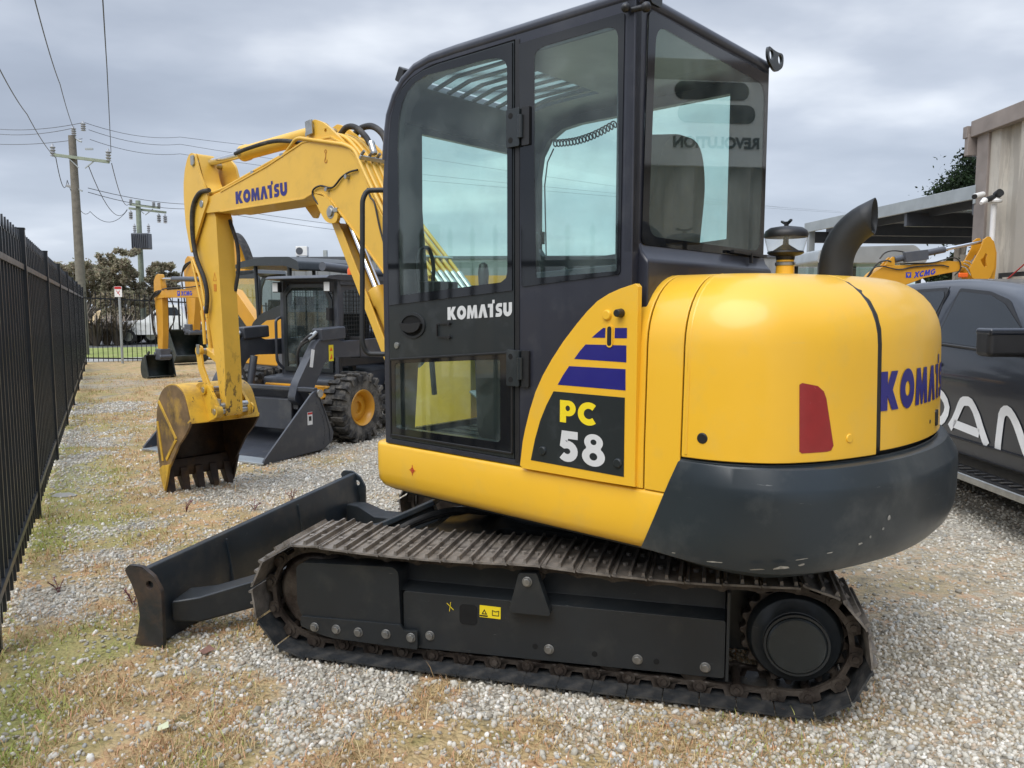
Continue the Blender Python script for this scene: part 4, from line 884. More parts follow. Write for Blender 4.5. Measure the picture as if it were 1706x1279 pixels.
    # boom foot and swing post
    m = MB(); m.prism(roundpoly([(.60, .62), (.60, 1.35), (.72, 1.46), (.86, 1.40), (1.02, 1.24), (1.14, 1.22), (1.16, 1.04), (1.02, .62)], .05), ya-.05, ya+.0); m.prism(roundpoly([(.60, .62), (.60, 1.35), (.72, 1.46), (.86, 1.40), (1.02, 1.24), (1.14, 1.22), (1.16, 1.04), (1.02, .62)], .05), yb+.01, yb+.06); m.box((.74, .04, .66), (.3, .36, .10)); m.build('swing_post', YELB, EX, bevel=.01)
    # ---- arm (stick)
    y0, y1 = .005, .150
    pl = [(3.817, 2.868), (3.88, 2.875), (3.93, 2.84), (3.985, 2.745), (4.012, 2.64), (4.019, 2.50), (4.003, 2.30), (3.96, 2.12), (3.84, 1.75), (3.735, 1.50), (3.66, 1.20), (3.60, .90), (3.565, .735), (3.52, .705), (3.495, .74), (3.50, 1.2), (3.53, 1.8), (3.555, 2.33), (3.60, 2.40), (3.60, 2.52), (3.72, 2.62), (3.76, 2.72)]
    m = MB(); m.prism(roundpoly(pl, .03, 3), y0, y1); arm = m.build('arm', YELA, EX, bevel=.006)
    m = MB(); cheek = roundpoly([(3.49, 2.40), (3.53, 2.60), (3.60, 2.77), (3.72, 2.86), (3.80, 2.87), (3.87, 2.86), (3.95, 2.76), (3.96, 2.55), (3.80, 2.42)], .03, 4)
    m.prism(cheek, -.075, -.055); m.prism(roundpoly([(3.817, 2.868), (3.88, 2.875), (3.93, 2.84), (3.985, 2.745), (4.012, 2.64), (4.019, 2.50), (4.003, 2.30), (3.93, 2.05), (3.70, 2.36), (3.60, 2.48), (3.74, 2.70)], .03, 3), .165, .185); m.build('cheek_plate', YELB, arm, bevel=.003)
    m = MB()
    for x, z in ((3.825, 2.79), (3.85, 1.235), (3.53, .80)): m.cyl((x, y0-.06, z), (x, y1+.05, z), .026, n=18); m.box((x+.0, y1+.045, z+.02), (.05, .012, .075))
    m.build('pivot_pin', ZNC, arm, bevel=.003)
    m = MB(); m.cyl((3.965, .08, 2.10), (3.89, .08, 1.62), .038, n=18); m.cyl((3.89, .08, 1.62), (3.85, .08, 1.25), .022, n=14); m.tube(smoothpath([(3.78, .185, 1.58), (3.75, .19, 1.45), (3.74, .19, 1.30)]), .014); m.build('bucket_cylinder', YELB, arm, smooth=60)
    m = MB(); m.tube(roundpath([(3.94, .17, 2.02), (3.80, .18, 1.86), (3.73, .185, 1.66), (3.70, .185, 1.52)], .05), .011, 8); m.tube(roundpath([(3.96, .165, 2.0), (3.86, .17, 1.75), (3.80, .17, 1.60), (3.77, .17, 1.35)], .05), .011, 8); m.build('steel_pipe', YELB, arm, smooth=60)
    m = MB(); (a, z), = U.side(.152, [(503, 1062)], Z2); m.prism([(a+.03, z-.035), (a-.03, z-.035), (a, z+.035)], y1+.001, y1+.002, holes=[[(a+.022, z-.030), (a-.022, z-.030), (a, z+.024)]]); m.box((a, y1+.0015, z-.09), (.045, .001, .06)); m.build('warning_label', pbr('faded_label', (.60, .22, .03), .5), arm)
    # links
    for y in (-.045, .178):
        m = MB(); lk = stroke([(3.87, 1.25), (3.84, 1.10), (3.76, .98), (3.715, .92)], .075); m.prism(lk, y-.012, y+.012); m.cyl((3.86, y-.018, 1.24), (3.86, y+.018, 1.24), .045, n=18); m.cyl((3.71, y-.018, .92), (3.71, y+.018, .92), .045, n=18); m.build('bucket_link', YELB, EX, bevel=.005)
    m = MB(); m.bar((3.86, .067, 1.24), (3.62, .067, 1.15), .13, .06); m.build('arm_link', YELB, EX, bevel=.01)
    # ---- bucket
    b0, b1 = -.245, .365
    shell = [(3.672, .655), (3.69, .70), (3.75, .84), (3.80, .905), (3.88, .945), (3.96, .955), (4.05, .945), (4.14, .91), (4.215, .845), (4.27, .74), (4.30, .60), (4.305, .45), (4.285, .28), (4.25, .14)]
    m = MB(); m.grid([[(x, b0, z), (x, b1, z)] for x, z in smooth2(shell, 3)]); bk = m.build('bucket', YELW, EX, solid=.018, soff=0, smooth=60, bevel=.003)
    side = smooth2(shell, 3)+[(4.215, .10), (4.18, .12), (4.06, .265), (3.90, .45), (3.76, .56)]
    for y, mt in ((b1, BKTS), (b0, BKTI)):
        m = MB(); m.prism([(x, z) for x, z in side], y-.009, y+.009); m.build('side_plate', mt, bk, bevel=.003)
    m = MB(); # raised wear strips on the left side
    for a, b in (((4.23, .80), (3.93, .50)), ((3.93, .50), (4.13, .30)), ((4.27, .62), (4.20, .28))): m.bar((a[0], b1+.012, a[1]), (b[0], b1+.012, b[1]), .03, .010, up=(0, 1, 0))
    m.build('wear_strip', YELW, bk, bevel=.003)
    m = MB(); m.grid([[(x, b0+.01, z), (x, b1-.01, z)] for x, z in [(p[0]-(.016 if p[0] > 4 else 0), p[1]-.016) for p in smooth2(shell[2:], 3)]]); m.build('inner_lining', BKTI, bk, solid=.004, smooth=60)
    m = MB(); m.prism([(4.268, .19), (4.245, .12), (4.212, .12), (4.20, .18), (4.235, .27), (4.285, .27)], b0, b1); m.build('cutting_edge', BKTI, bk, bevel=.004)
    for k in range(5):
        y = b0+.035+(b1-b0-.07)*k/4; m = MB(); rows = [[(4.27, y+sx*.036, .17), (4.19, y+sx*.036, .17)] for sx in ()]
        q = [[(4.275, y-.034, .20), (4.275, y+.034, .20), (4.19, y+.034, .20), (4.19, y-.034, .20)], [(4.255, y-.036, .10), (4.255, y+.036, .10), (4.165, y+.036, .11), (4.165, y-.036, .11)], [(4.20, y-.028, .0), (4.20, y+.028, .0), (4.13, y+.026, .005), (4.13, y-.026, .005)], [(4.15, y-.022, -.04), (4.15, y+.022, -.04), (4.12, y+.02, -.04), (4.12, y-.02, -.04)]]
        m.grid(q, True); m.ngon(q[0]); m.ngon(q[-1]); m.build('bucket_tooth', BKTI, bk, bevel=.004)
    for y in (b0-.012, b1+.012):
        m = MB(); m.prism([(4.20, .24), (4.06, .27), (4.13, .10), (4.17, .02), (4.22, .10), (4.26, .20)], y-.010, y+.010); m.build('side_cutter', YELW if y > 0 else BKTI, bk, bevel=.003)
    m = MB(); m.box((3.70, (b0+b1)/2-.0, .668), (.055, b1-b0+.02, .022), ry=.5); m.build('bucket_lip', YELW, bk, bevel=.006)
    for y in (-.060, .205):
        m = MB(); m.prism(roundpoly([(3.50, .70), (3.55, .70), (3.70, .65), (3.90, .93), (3.82, .975), (3.74, .985), (3.66, .955), (3.50, .80)], .03, 4), y-.013, y+.013); s_ = 1 if y > 0 else -1
        m.cyl((3.53, y-.02, .755), (3.53, y+.035*s_, .755), .05, n=20); m.cyl((3.72, y-.02, .925), (3.72, y+.03*s_, .925), .042, n=20); m.build('bucket_ear', YELW, bk, bevel=.005)
    m = MB(); m.cyl((3.53, -.10, .755), (3.53, .245, .755), .026, n=16); m.cyl((3.715, -.10, .922), (3.715, .24, .922), .024, n=16); m.build('bucket_pin', ZNC, bk, bevel=.003)
def smooth2(P, n): return [(p.x, p.y) for p in smoothpath([(a, b, 0) for a, b in P], n)]
build_boom()

# ================================================================== GROUND
def nz(x, y, s, o=0.0): return noise.noise(Vector((x*s+o, y*s-o, o*.37)))
def grass_amount(x, y):
    """0 gravel .. 1 dry grass"""
    d = (x+2.53)*.887+(y-3.72)*.462                  # distance from the left fence
    edge = 1.95+.07*max(0, y-4)+.9*nz(x, y, .45, 3.3)+.5*nz(x, y, 1.3, 9.1)
    if y < 6: edge += .25
    a = 1-(d-edge+.35)/.9; a = max(0, min(1, a))
    a *= max(.15, min(1.2, .70+nz(x, y, .55, 5.5)*1.2+nz(x, y, 1.7, 1.5)*1.3+nz(x, y, 4.5, 8)*1.0))
    p = .10+max(0, nz(x, y, .33, 21)*1.3-.05)+max(0, nz(x, y, 1.9, 44)*.9-.12); a = max(a, min(.6, p*(1 if x < 1.2 else .5)))
    if y > 9: a = max(a*.9, min(1, (y-9)/10)*(.55+.4*nz(x, y, .5, 2)) if x < 2 else 0)
    return max(0, min(1, a))
def moss_amount(x, y):
    d = (x+2.53)*.887+(y-3.72)*.462
    return max(0, min(1, .85-d*1.35+nz(x, y, 1.1, 31)*1.5+nz(x, y, 4.0, 13)*.7))*(1 if y < 9 else .5)
def ground_z(x, y):
    return .012*nz(x, y, .6, 12)+.008*nz(x, y, 2.2, 4)-.004
def ground_material():
    m, nt, b = _nodes('gravel_and_dry_grass'); N = nt.nodes.new; L = nt.links.new
    tc = N('ShaderNodeTexCoord')
    def vor(sc, feat='F1'):
        v = N('ShaderNodeTexVoronoi'); v.inputs['Scale'].default_value = sc; v.feature = feat; L(tc.outputs['Object'], v.inputs['Vector']); return v
    def nzn(sc, det=6, ro=.6):
        n = N('ShaderNodeTexNoise'); n.inputs['Scale'].default_value = sc; n.inputs['Detail'].default_value = det; n.inputs['Roughness'].default_value = ro; L(tc.outputs['Object'], n.inputs['Vector']); return n
    def ramp(src, pts):
        r = N('ShaderNodeValToRGB'); e = r.color_ramp.elements; e[0].position, e[0].color = pts[0][0], (*pts[0][1], 1); e[1].position, e[1].color = pts[-1][0], (*pts[-1][1], 1)
        for p, c in pts[1:-1]: q = e.new(p); q.color = (*c, 1)
        L(src, r.inputs[0]); return r.outputs[0]
    def mix(f, a, c):
        x = N('ShaderNodeMix'); x.data_type = 'RGBA'
        if isinstance(f, float): x.inputs[0].default_value = f
        else: L(f, x.inputs[0])
        L(a, x.inputs[6]); L(c, x.inputs[7]); return x.outputs[2]
    v1 = vor(46); v2 = vor(80); big = nzn(.7, 5); mid = nzn(6, 6); fine = nzn(60, 4)
    peb = ramp(v1.outputs['Color'], [(0, (.16, .14, .11)), (.35, (.34, .31, .255)), (.7, (.52, .48, .405)), (1, (.70, .66, .57))])
    dust = ramp(mid.outputs['Fac'], [(.3, (.21, .18, .14)), (.7, (.40, .355, .285))])
    gm = N('ShaderNodeMapRange'); gm.inputs[1].default_value = .42; gm.inputs[2].default_value = .62; gm.inputs[3].default_value = .15; gm.inputs[4].default_value = .8; L(big.outputs['Fac'], gm.inputs[0])
    gravel = mix(gm.outputs[0], peb, dust)
    straw = ramp(mid.outputs['Fac'], [(.28, (.20, .17, .06)), (.42, (.38, .28, .125)), (.52, (.50, .37, .19)), (.62, (.55, .33, .17)), (.78, (.33, .20, .12))])
    gn = nzn(1.4, 6); gf = N('ShaderNodeMapRange'); gf.inputs[1].default_value = .55; gf.inputs[2].default_value = .68; gf.inputs[4].default_value = .6; L(gn.outputs['Fac'], gf.inputs[0])
    green = ramp(fine.outputs['Fac'], [(.3, (.17, .19, .04)), (.7, (.38, .38, .11))])
    ma = N('ShaderNodeAttribute'); ma.attribute_name = 'moss'; mq = N('ShaderNodeMath'); mq.operation = 'MULTIPLY'; mq.inputs[1].default_value = .8; L(ma.outputs['Fac'], mq.inputs[0]); mx_ = N('ShaderNodeMath'); mx_.operation = 'MAXIMUM'; L(gf.outputs[0], mx_.inputs[0]); L(mq.outputs[0], mx_.inputs[1])
    grass = mix(mx_.outputs[0], straw, green)
    at_ = N('ShaderNodeAttribute'); at_.attribute_name = 'grass'
    ad = N('ShaderNodeMath'); ad.operation = 'ADD'; L(at_.outputs['Fac'], ad.inputs[0]); sb = N('ShaderNodeMath'); sb.operation = 'MULTIPLY_ADD'; sb.inputs[1].default_value = 1.5; sb.inputs[2].default_value = -.75; mm2 = N('ShaderNodeMath'); mm2.operation = 'ADD'; nb = nzn(24, 5, .7); L(mid.outputs['Fac'], mm2.inputs[0]); L(nb.outputs['Fac'], mm2.inputs[1]); mm3 = N('ShaderNodeMath'); mm3.operation = 'MULTIPLY'; mm3.inputs[1].default_value = .5; L(mm2.outputs[0], mm3.inputs[0]); L(mm3.outputs[0], sb.inputs[0]); L(sb.outputs[0], ad.inputs[1])
    mm = N('ShaderNodeMapRange'); mm.inputs[1].default_value = .22; mm.inputs[2].default_value = .75; mm.inputs[4].default_value = .92; L(ad.outputs[0], mm.inputs[0])
    col = mix(mm.outputs[0], gravel, grass); L(col, b.inputs['Base Color']); b.inputs['Roughness'].default_value = .9; b.inputs['Specular IOR Level'].default_value = .2
    bp = N('ShaderNodeBump'); bp.inputs['Strength'].default_value = .8; bp.inputs['Distance'].default_value = .012
    hm = N('ShaderNodeMath'); hm.operation = 'MULTIPLY_ADD'; hm.inputs[1].default_value = -1.6; L(v1.outputs['Distance'], hm.inputs[0]); L(fine.outputs['Fac'], hm.inputs[2]); L(hm.outputs[0], bp.inputs['Height']); L(bp.outputs[0], b.inputs['Normal'])
    return m
GM = ground_material()
def build_ground():
    xs = [-300, -120, -60, -35]+[-24+.5*i for i in range(28)]+[-10+.14*i for i in range(143)]+[10.4+1.2*i for i in range(10)]+[30, 60, 120, 300]
    ys = [-200, -60, -20, -8, -3, 0, 1.4]+[1.8+.10*i for i in range(75)]+[9.4+.3*i for i in range(60)]+[28, 32, 40, 60, 120, 300, 700]
    V, A = [], []
    for y in ys:
        for x in xs:
            near = 1.5 < y < 24 and -12 < x < 12; V.append((x, y, ground_z(x, y) if near else (-.004 if y < 24 else -.02))); A.append(grass_amount(x, y) if y < 26 else .8)
    m = len(xs); F = [(j*m+i, j*m+i+1, (j+1)*m+i+1, (j+1)*m+i) for j in range(len(ys)-1) for i in range(m-1)]
    me = bpy.data.meshes.new('ground'); me.from_pydata(V, [], F); mo = me.attributes.new('moss', 'FLOAT', 'POINT'); mo.data.foreach_set('value', np.array([moss_amount(v[0], v[1]) if abs(v[0]) < 12 and 0 < v[1] < 26 else 0 for v in V], dtype=np.float32)); at_ = me.attributes.new('grass', 'FLOAT', 'POINT'); at_.data.foreach_set('value', np.array(A, dtype=np.float32))
    me.materials.append(GM); o = bpy.data.objects.new('ground', me); COL.objects.link(o); o['kind'] = 'structure'
    for p in me.polygons: p.use_smooth = True
build_ground()
def numpy_mesh(name, V, F, mat, tint=None):
    """V (n,3), F (m,3 or 4) int arrays -> one mesh"""
    me = bpy.data.meshes.new(name); me.vertices.add(len(V)); me.vertices.foreach_set('co', V.astype(np.float32).ravel()); k = F.shape[1]
    me.loops.add(F.size); me.loops.foreach_set('vertex_index', F.astype(np.int32).ravel()); me.polygons.add(len(F))
    me.polygons.foreach_set('loop_start', (np.arange(len(F))*k).astype(np.int32)); me.update(calc_edges=True); me.validate()
    if tint is not None:
        a = me.color_attributes.new('tint', 'FLOAT_COLOR', 'POINT'); c = np.ones((len(V), 4), np.float32); c[:, :3] = tint; a.data.foreach_set('color', c.ravel())
    me.materials.append(mat); o = bpy.data.objects.new(name, me); COL.objects.link(o); return o
def build_pebbles():
    ph = (1+5**.5)/2; ico = np.array([(-1, ph, 0), (1, ph, 0), (-1, -ph, 0), (1, -ph, 0), (0, -1, ph), (0, 1, ph), (0, -1, -ph), (0, 1, -ph), (ph, 0, -1), (ph, 0, 1), (-ph, 0, -1), (-ph, 0, 1)])/1.902
    fc = np.array([(0, 11, 5), (0, 5, 1), (0, 1, 7), (0, 7, 10), (0, 10, 11), (1, 5, 9), (5, 11, 4), (11, 10, 2), (10, 7, 6), (7, 1, 8), (3, 9, 4), (3, 4, 2), (3, 2, 6), (3, 6, 8), (3, 8, 9), (4, 9, 5), (2, 4, 11), (6, 2, 10), (8, 6, 7), (9, 8, 1)])
    P = []
    # density falls with distance; only ground the camera or a step aside can see
    while len(P) < 100000:
        y = 1.9+(rnd.random()**1.9)*11.5; w = .75*y+.8; x = rnd.uniform(-w, w)
        g = grass_amount(x, y); keep = max(.16, 1-.95*g)
        if x > .4 and y > 4.2: keep *= .55+.5*nz(x, y, .7, 6)
        if x > 2.2: keep *= .75
        if rnd.random() > keep: continue
        # heaped gravel beside the track
        P.append((x, y, g))
    P = np.array(P); n = len(P)
    size = nrg.uniform(.005, .0135, n)*(1+.05*np.maximum(0, P[:, 1]-4)); size *= np.where(nrg.random(n) < .05, 1.5, 1)
    ax = np.stack([nrg.uniform(.75, 1.35, n), nrg.uniform(.7, 1.1, n), nrg.uniform(.5, .8, n)], 1)*size[:, None]
    Q = nrg.normal(size=(n, 4)); Q /= np.linalg.norm(Q, axis=1)[:, None]; w_, x_, y_, z_ = Q.T
    M = np.stack([np.stack([1-2*(y_*y_+z_*z_), 2*(x_*y_-z_*w_), 2*(x_*z_+y_*w_)], 1), np.stack([2*(x_*y_+z_*w_), 1-2*(x_*x_+z_*z_), 2*(y_*z_-x_*w_)], 1), np.stack([2*(x_*z_-y_*w_), 2*(y_*z_+x_*w_), 1-2*(x_*x_+y_*y_)], 1)], 1)
    V = ico[None]*(1+nrg.uniform(-.16, .16, (n, 12, 1)))*ax[:, None, :]; V = np.einsum('nij,nkj->nki', M, V)
    gz = np.array([ground_z(a, b) for a, b, _ in P]); cen = np.stack([P[:, 0], P[:, 1], gz+size*.25], 1); V = V+cen[:, None, :]
    F = (fc[None]+(np.arange(n)*12)[:, None, None]).reshape(-1, 3)
    base = np.array([(.56, .525, .445), (.46, .43, .36), (.66, .62, .54), (.33, .30, .245), (.52, .43, .33), (.42, .415, .385), (.76, .73, .66)]); ci = nrg.choice(7, n, p=[.28, .2, .18, .10, .10, .08, .06])
    c = base[ci]*nrg.uniform(.8, 1.15, (n, 1)); t = np.repeat(c, 12, axis=0)
    tag(numpy_mesh('gravel', V.reshape(-1, 3), F, PEBM, t), 'loose pale grey crushed stones scattered over the yard', 'gravel', kind='stuff')
build_pebbles()
def build_grass():
    B = []
    while len(B) < 90000:
        y = 1.9+(rnd.random()**1.8)*17; x = rnd.uniform(-.75*y-.6, min(1.6, .5*y)); g = grass_amount(x, y)
        if rnd.random() > g**.9*(.08+1.5*max(0, .35+nz(x, y, 3.1, 71)*1.3)): continue
        d = (x+2.53)*.887+(y-3.72)*.462
        if d < -.3: continue
        B.append((x, y, g, d))
    P = np.array(B); n = len(P)
    L_ = nrg.uniform(.014, .045, n)*(.6+.7*P[:, 2])*(1+.02*P[:, 1]); L_ = np.where(nrg.random(n) < .06, L_*2.0, L_); az = nrg.uniform(0, 2*np.pi, n); lean = nrg.uniform(.45, 1.45, n)
    wd = nrg.uniform(.0007, .0016, n)*(1+.10*P[:, 1]); dr = np.stack([np.cos(az)*np.sin(lean), np.sin(az)*np.sin(lean), np.cos(lean)], 1)
    sd_ = np.stack([-np.sin(az), np.cos(az), np.zeros(n)], 1); gz = np.array([ground_z(a, b) for a, b, _, _ in P])
    p0 = np.stack([P[:, 0], P[:, 1], gz], 1); mid = p0+dr*(L_*.55)[:, None]+np.array([0, 0, 1])*(L_*.10)[:, None]; tip = p0+dr*L_[:, None]-np.array([0, 0, 1])*(L_*.08)[:, None]
    V = np.stack([p0-sd_*wd[:, None], p0+sd_*wd[:, None], mid+sd_*wd[:, None]*.8, mid-sd_*wd[:, None]*.8, tip], 1)
    k = np.arange(n)*5; F = np.concatenate([np.stack([k, k+1, k+2], 1), np.stack([k, k+2, k+3], 1), np.stack([k+3, k+2, k+4], 1)])
    cols = np.array([(.50, .36, .17), (.58, .44, .24), (.38, .25, .12), (.54, .30, .17), (.40, .39, .12), (.28, .34, .07)]); gpat = np.array([nz(a, b, 1.1, 5) for a, b, _, _ in P]); gp = np.clip(.03+gpat*.6+np.array([moss_amount(a, b) for a, b, _, _ in P])*.75, 0, .85)
    ci = np.where(nrg.random(n) < gp, nrg.integers(4, 6, n), nrg.integers(0, 4, n)); c = cols[ci]*nrg.uniform(.75, 1.25, (n, 1))
    tag(numpy_mesh('dry_grass', V.reshape(-1, 3), F, GRSM, np.repeat(c, 5, axis=0)), 'short straw coloured dry grass and moss growing along the fence', 'grass', kind='stuff')
build_grass()

# ================================================================== FENCES
def build_fence(name, label, C, deg, length, spacing=2.63, first=2.39, post_top=2.18, tip=2.12, pitch=.172, w=.024, rail_z=(.20, 1.90), slope=0.0, cat='fence', postw=.065, skip_posts=False, start=-.6, flare=False, group=None):
    fr = Fr(C, deg); root = empty(name, label, cat, fr.C, fr.rot, group)
    xs = []; x = first-spacing*math.ceil((first-start)/spacing)
    while x < length+.1: xs.append(x); x += spacing
    for i in range(len(xs)):
        z0 = slope*xs[i]
        if xs[i] >= start and not skip_posts:
            m = MB(); m.box((xs[i], 0, post_top/2+z0-.05), (postw, postw, post_top+.1)); p = m.build('post', FENC, root, bevel=.003)
            m = MB(); m.box((xs[i], 0, post_top+.004+z0), (postw+.006, postw+.006, .012)); m.build('post_cap', FENC, p, bevel=.003)
        if i+1 < len(xs):
            a = max(xs[i]+postw/2+.005, start); b = min(xs[i+1]-postw/2-.005, length)
            if b-a < .1: continue
            m = MB()
            for rz in rail_z: m.bar((a, 0, rz+slope*a), (b, 0, rz+slope*b), .04, .040)
            k = a+.06
            while k < b-.03:
                z = slope*k; m.box((k, 0, (tip-.06)/2+.03+z), (w, w, tip-.06-.02)); h = w/2; t0 = tip-.05+z
                if flare:
                    m.box((k, 0, t0-.01), (w*1.1, w*1.1, .02)); m.add([(k-h*1.6, -h*.6, t0+.04), (k+h*1.6, -h*.6, t0+.04), (k+h*1.6, h*.6, t0+.04), (k-h*1.6, h*.6, t0+.04), (k, 0, t0+.13), (k, 0, t0)], [(0, 1, 4), (1, 2, 4), (2, 3, 4), (3, 0, 4), (1, 0, 5), (2, 1, 5), (3, 2, 5), (0, 3, 5)])
                else:
                    h2 = w*.85; q = [(k-h*.8, t0-.005), (k-h2, t0+.028), (k-h2*.8, t0+.05), (k, t0+.10), (k+h2*.8, t0+.05), (k+h2, t0+.028), (k+h*.8, t0-.005)]
                    m.add([(a, -.006, c) for a, c in q]+[(a, .006, c) for a, c in q], [(0, 1, 2, 3, 4, 5, 6), (13, 12, 11, 10, 9, 8, 7)]+[(i_, i_+1, i_+8, i_+7) for i_ in range(6)])
                k += pitch
            m.build('picket_panel', FENC, root)
    return root
build_fence('steel_fence', 'black steel spear-top fence running along the left edge of the yard', (-2.53, 3.72), 27.5, 21.6, start=-6.2)
build_fence('steel_fence', 'thin black picket fence crossing behind the small excavators with grass verge beyond', (-12.55, 22.9), -62.5, 13.5, spacing=2.6, first=0, post_top=2.0, tip=2.06, pitch=.130, w=.020, rail_z=(.14, 1.90), slope=-.045, start=0, postw=.05)

# ------------------------------------------------------------------ verge, footpath and street beyond the back fence
def sheet(name, pts, z, mat, kind='structure'):
    m = MB(); m.ngon([(x, y, z) for x, y in pts]); o = m.build(name, mat, smooth=0); o['kind'] = kind; return o
VERGE = pbr('green_verge_grass', (.20, .25, .045), .95, var=.35, vscale=3, bump=.5, bscale=20, dirt=(.30, .27, .12), damt=.5, dscale=1.5)
ASPH = pbr('worn_asphalt', (.085, .085, .085), .9, var=.12, vscale=6, bump=.2)
def band(d0, d1, z, name, mat, x0=-45, x1=70):
    f = Vector((-.462, .887)); r = Vector((.887, .462)); o = Vector((-12.55, 22.9)); P = [o+f*d0+r*x0, o+f*d0+r*x1, o+f*d1+r*x1, o+f*d1+r*x0]
    sheet(name, [(p.x, p.y) for p in P], z, mat)
band(.35, 2.0, .003, 'footpath', CONC); band(2.0, 9.5, .002, 'verge', VERGE); band(9.5, 24, .001, 'road', ASPH)

# ================================================================== TREES AND PLANTS
def leaf_cloud(name, blobs, n, size, cols, parent, dark=.5, seed=1, squash=1.0):
    g = np.random.default_rng(seed); B = np.array(blobs, float); vol = B[:, 3]**2; pr = vol/vol.sum(); k = g.choice(len(B), n, p=pr)
    d = g.normal(size=(n, 3)); d /= np.linalg.norm(d, axis=1)[:, None]; r = g.random(n)**.5; P = B[k, :3]+d*(B[k, 3]*r)[:, None]*np.array([1, 1, .72*squash])
    P += g.normal(size=(n, 3))*.36*B[k, 3][:, None]
    a = g.normal(size=(n, 3)); a /= np.linalg.norm(a, axis=1)[:, None]; b = np.cross(a, g.normal(size=(n, 3))); b /= np.linalg.norm(b, axis=1)[:, None]; s = (size*g.uniform(.5, 1.4, n))[:, None]
    V = np.stack([P-a*s, P+b*s*.42, P+a*s, P-b*s*.42], 1); F = np.arange(n*4).reshape(n, 4); C = np.array(cols); c = C[g.integers(0, len(C), n)]*g.uniform(.7, 1.3, (n, 1))
    cl = np.array([noise.noise(Vector(p*.9/max(.4, B[:, 3].mean()))) for p in P]); c = c*(1+.5*cl[:, None]); o = numpy_mesh(name, V.reshape(-1, 3), F, LEAF, np.repeat(np.clip(c, .005, 1), 4, axis=0)); o.parent = parent; return o
def tree(name, label, loc, blobs, n, size, cols, trunk_h, tr=.12, group=None, seed=1, forks=5, bark=BARK):
    root = empty(name, label, 'tree', loc, 0, group); g = random.Random(seed)
    m = MB(); m.tube(smoothpath([(0, 0, -.1), (g.uniform(-.1, .1), 0, trunk_h*.4), (g.uniform(-.2, .2), g.uniform(-.2, .2), trunk_h)]), tr, 8); m.v = [(x*(1-.35*min(1, z/(trunk_h+.1))), y, z) for x, y, z in m.v]
    tips = sorted(blobs, key=lambda b: -b[3])[:forks]
    for b in tips:
        z0 = trunk_h*g.uniform(.3, .8); P = smoothpath([(0, 0, z0), (b[0]*.45+g.uniform(-.2, .2), b[1]*.4, z0+(b[2]-z0)*.55), (b[0], b[1], b[2])]); m.tube(P, [tr*.6*(1-.7*i/len(P)) for i in range(len(P))], 6)
    m.build('trunk', bark, root); leaf_cloud('crown', blobs, n, size, cols, root, seed=seed); return root
GUM = [(.28, .28, .18), (.35, .33, .22), (.42, .36, .26), (.28, .23, .17)]
def cloudblobs(cx, z0, z1, w, n, seed, r=(.9, 1.6)):
    g = random.Random(seed); o = []
    for _ in range(n):
        t = g.random(); o.append((cx+g.uniform(-w, w)*(1-.35*t), g.uniform(-w, w)*.7, z0+(z1-z0)*t, g.uniform(*r)*(1-.3*t)))
    return o
def ptree(label, px, top, bot, wpx, depth, n, seed, **k):
    c = at(px, 513, depth); zt = at(px, top, depth).z; zb = at(px, bot, depth).z; w = wpx/1300*depth
    k.setdefault('forks', 14); return tree('gum_tree', label, (c.x, depth, -.1), cloudblobs(0, zb, zt-.35, w*.95, 85, seed, (w*.10, w*.22)), int(n*1.5), .085, GUM, zb, tr=.16, seed=seed, **k)
g_ = 'gum trees beyond the back fence'
ptree('broad olive gum tree behind the tall timber power pole', 140, 425, 500, 52, 44, 15000, 3, group=g_)
ptree('tallest gum tree, between the two power poles', 205, 402, 520, 38, 42, 15000, 5, group=g_)
ptree('small round gum tree right of the pole with the transformer', 272, 424, 480, 26, 43, 8000, 8, group=g_)
ptree('low brown scrubby gum tree below and behind the transformer pole', 235, 470, 545, 55, 47, 9000, 11, group=g_)
def flax(px, by, depth, label, seed):
    g = random.Random(seed); c = ground(px, by); c = at(px, by, depth); root_loc = (c.x, depth, -.02); m = MB()
    for k in range(130):
        a = g.uniform(0, 2*math.pi); l = g.uniform(.7, 1.7); sp = g.uniform(.2, .75); P = [Vector((math.cos(a)*.1, math.sin(a)*.1, 0)), Vector((math.cos(a)*sp*l*.5, math.sin(a)*sp*l*.5, l*.6)), Vector((math.cos(a)*sp*l*1.1, math.sin(a)*sp*l*1.1, l*g.uniform(.55, 1)))]
        w = .04; s_ = Vector((-math.sin(a), math.cos(a), 0))*w; m.add([P[0]-s_, P[0]+s_, P[1]+s_, P[1]-s_, P[2]], [(0, 1, 2, 3), (3, 2, 4)])
    o = m.build('flax_bush', FLX if seed % 2 else FLX2, None, loc=root_loc, smooth=0); tag(o, label, 'bush', 'dark strappy bushes beyond the back fence')
FLX = pbr('dark_flax_leaf', (.12, .095, .07), .5, var=.4, vscale=3); FLX2 = pbr('brown_flax_leaf', (.22, .17, .12), .5, var=.4, vscale=3)
for i, (px, d, l) in enumerate(((160, 33, 'dark strappy bush nearest the timber power pole'), (178, 34, 'brown strappy bush left of the grey sign post'), (196, 33.5, 'dark strappy bush right behind the grey sign post'), (214, 34.5, 'brown strappy bush right of the sign post'), (150, 33.6, 'dark strappy bush half hidden by the timber power pole'))): flax(px, 572, d, l, i+3)
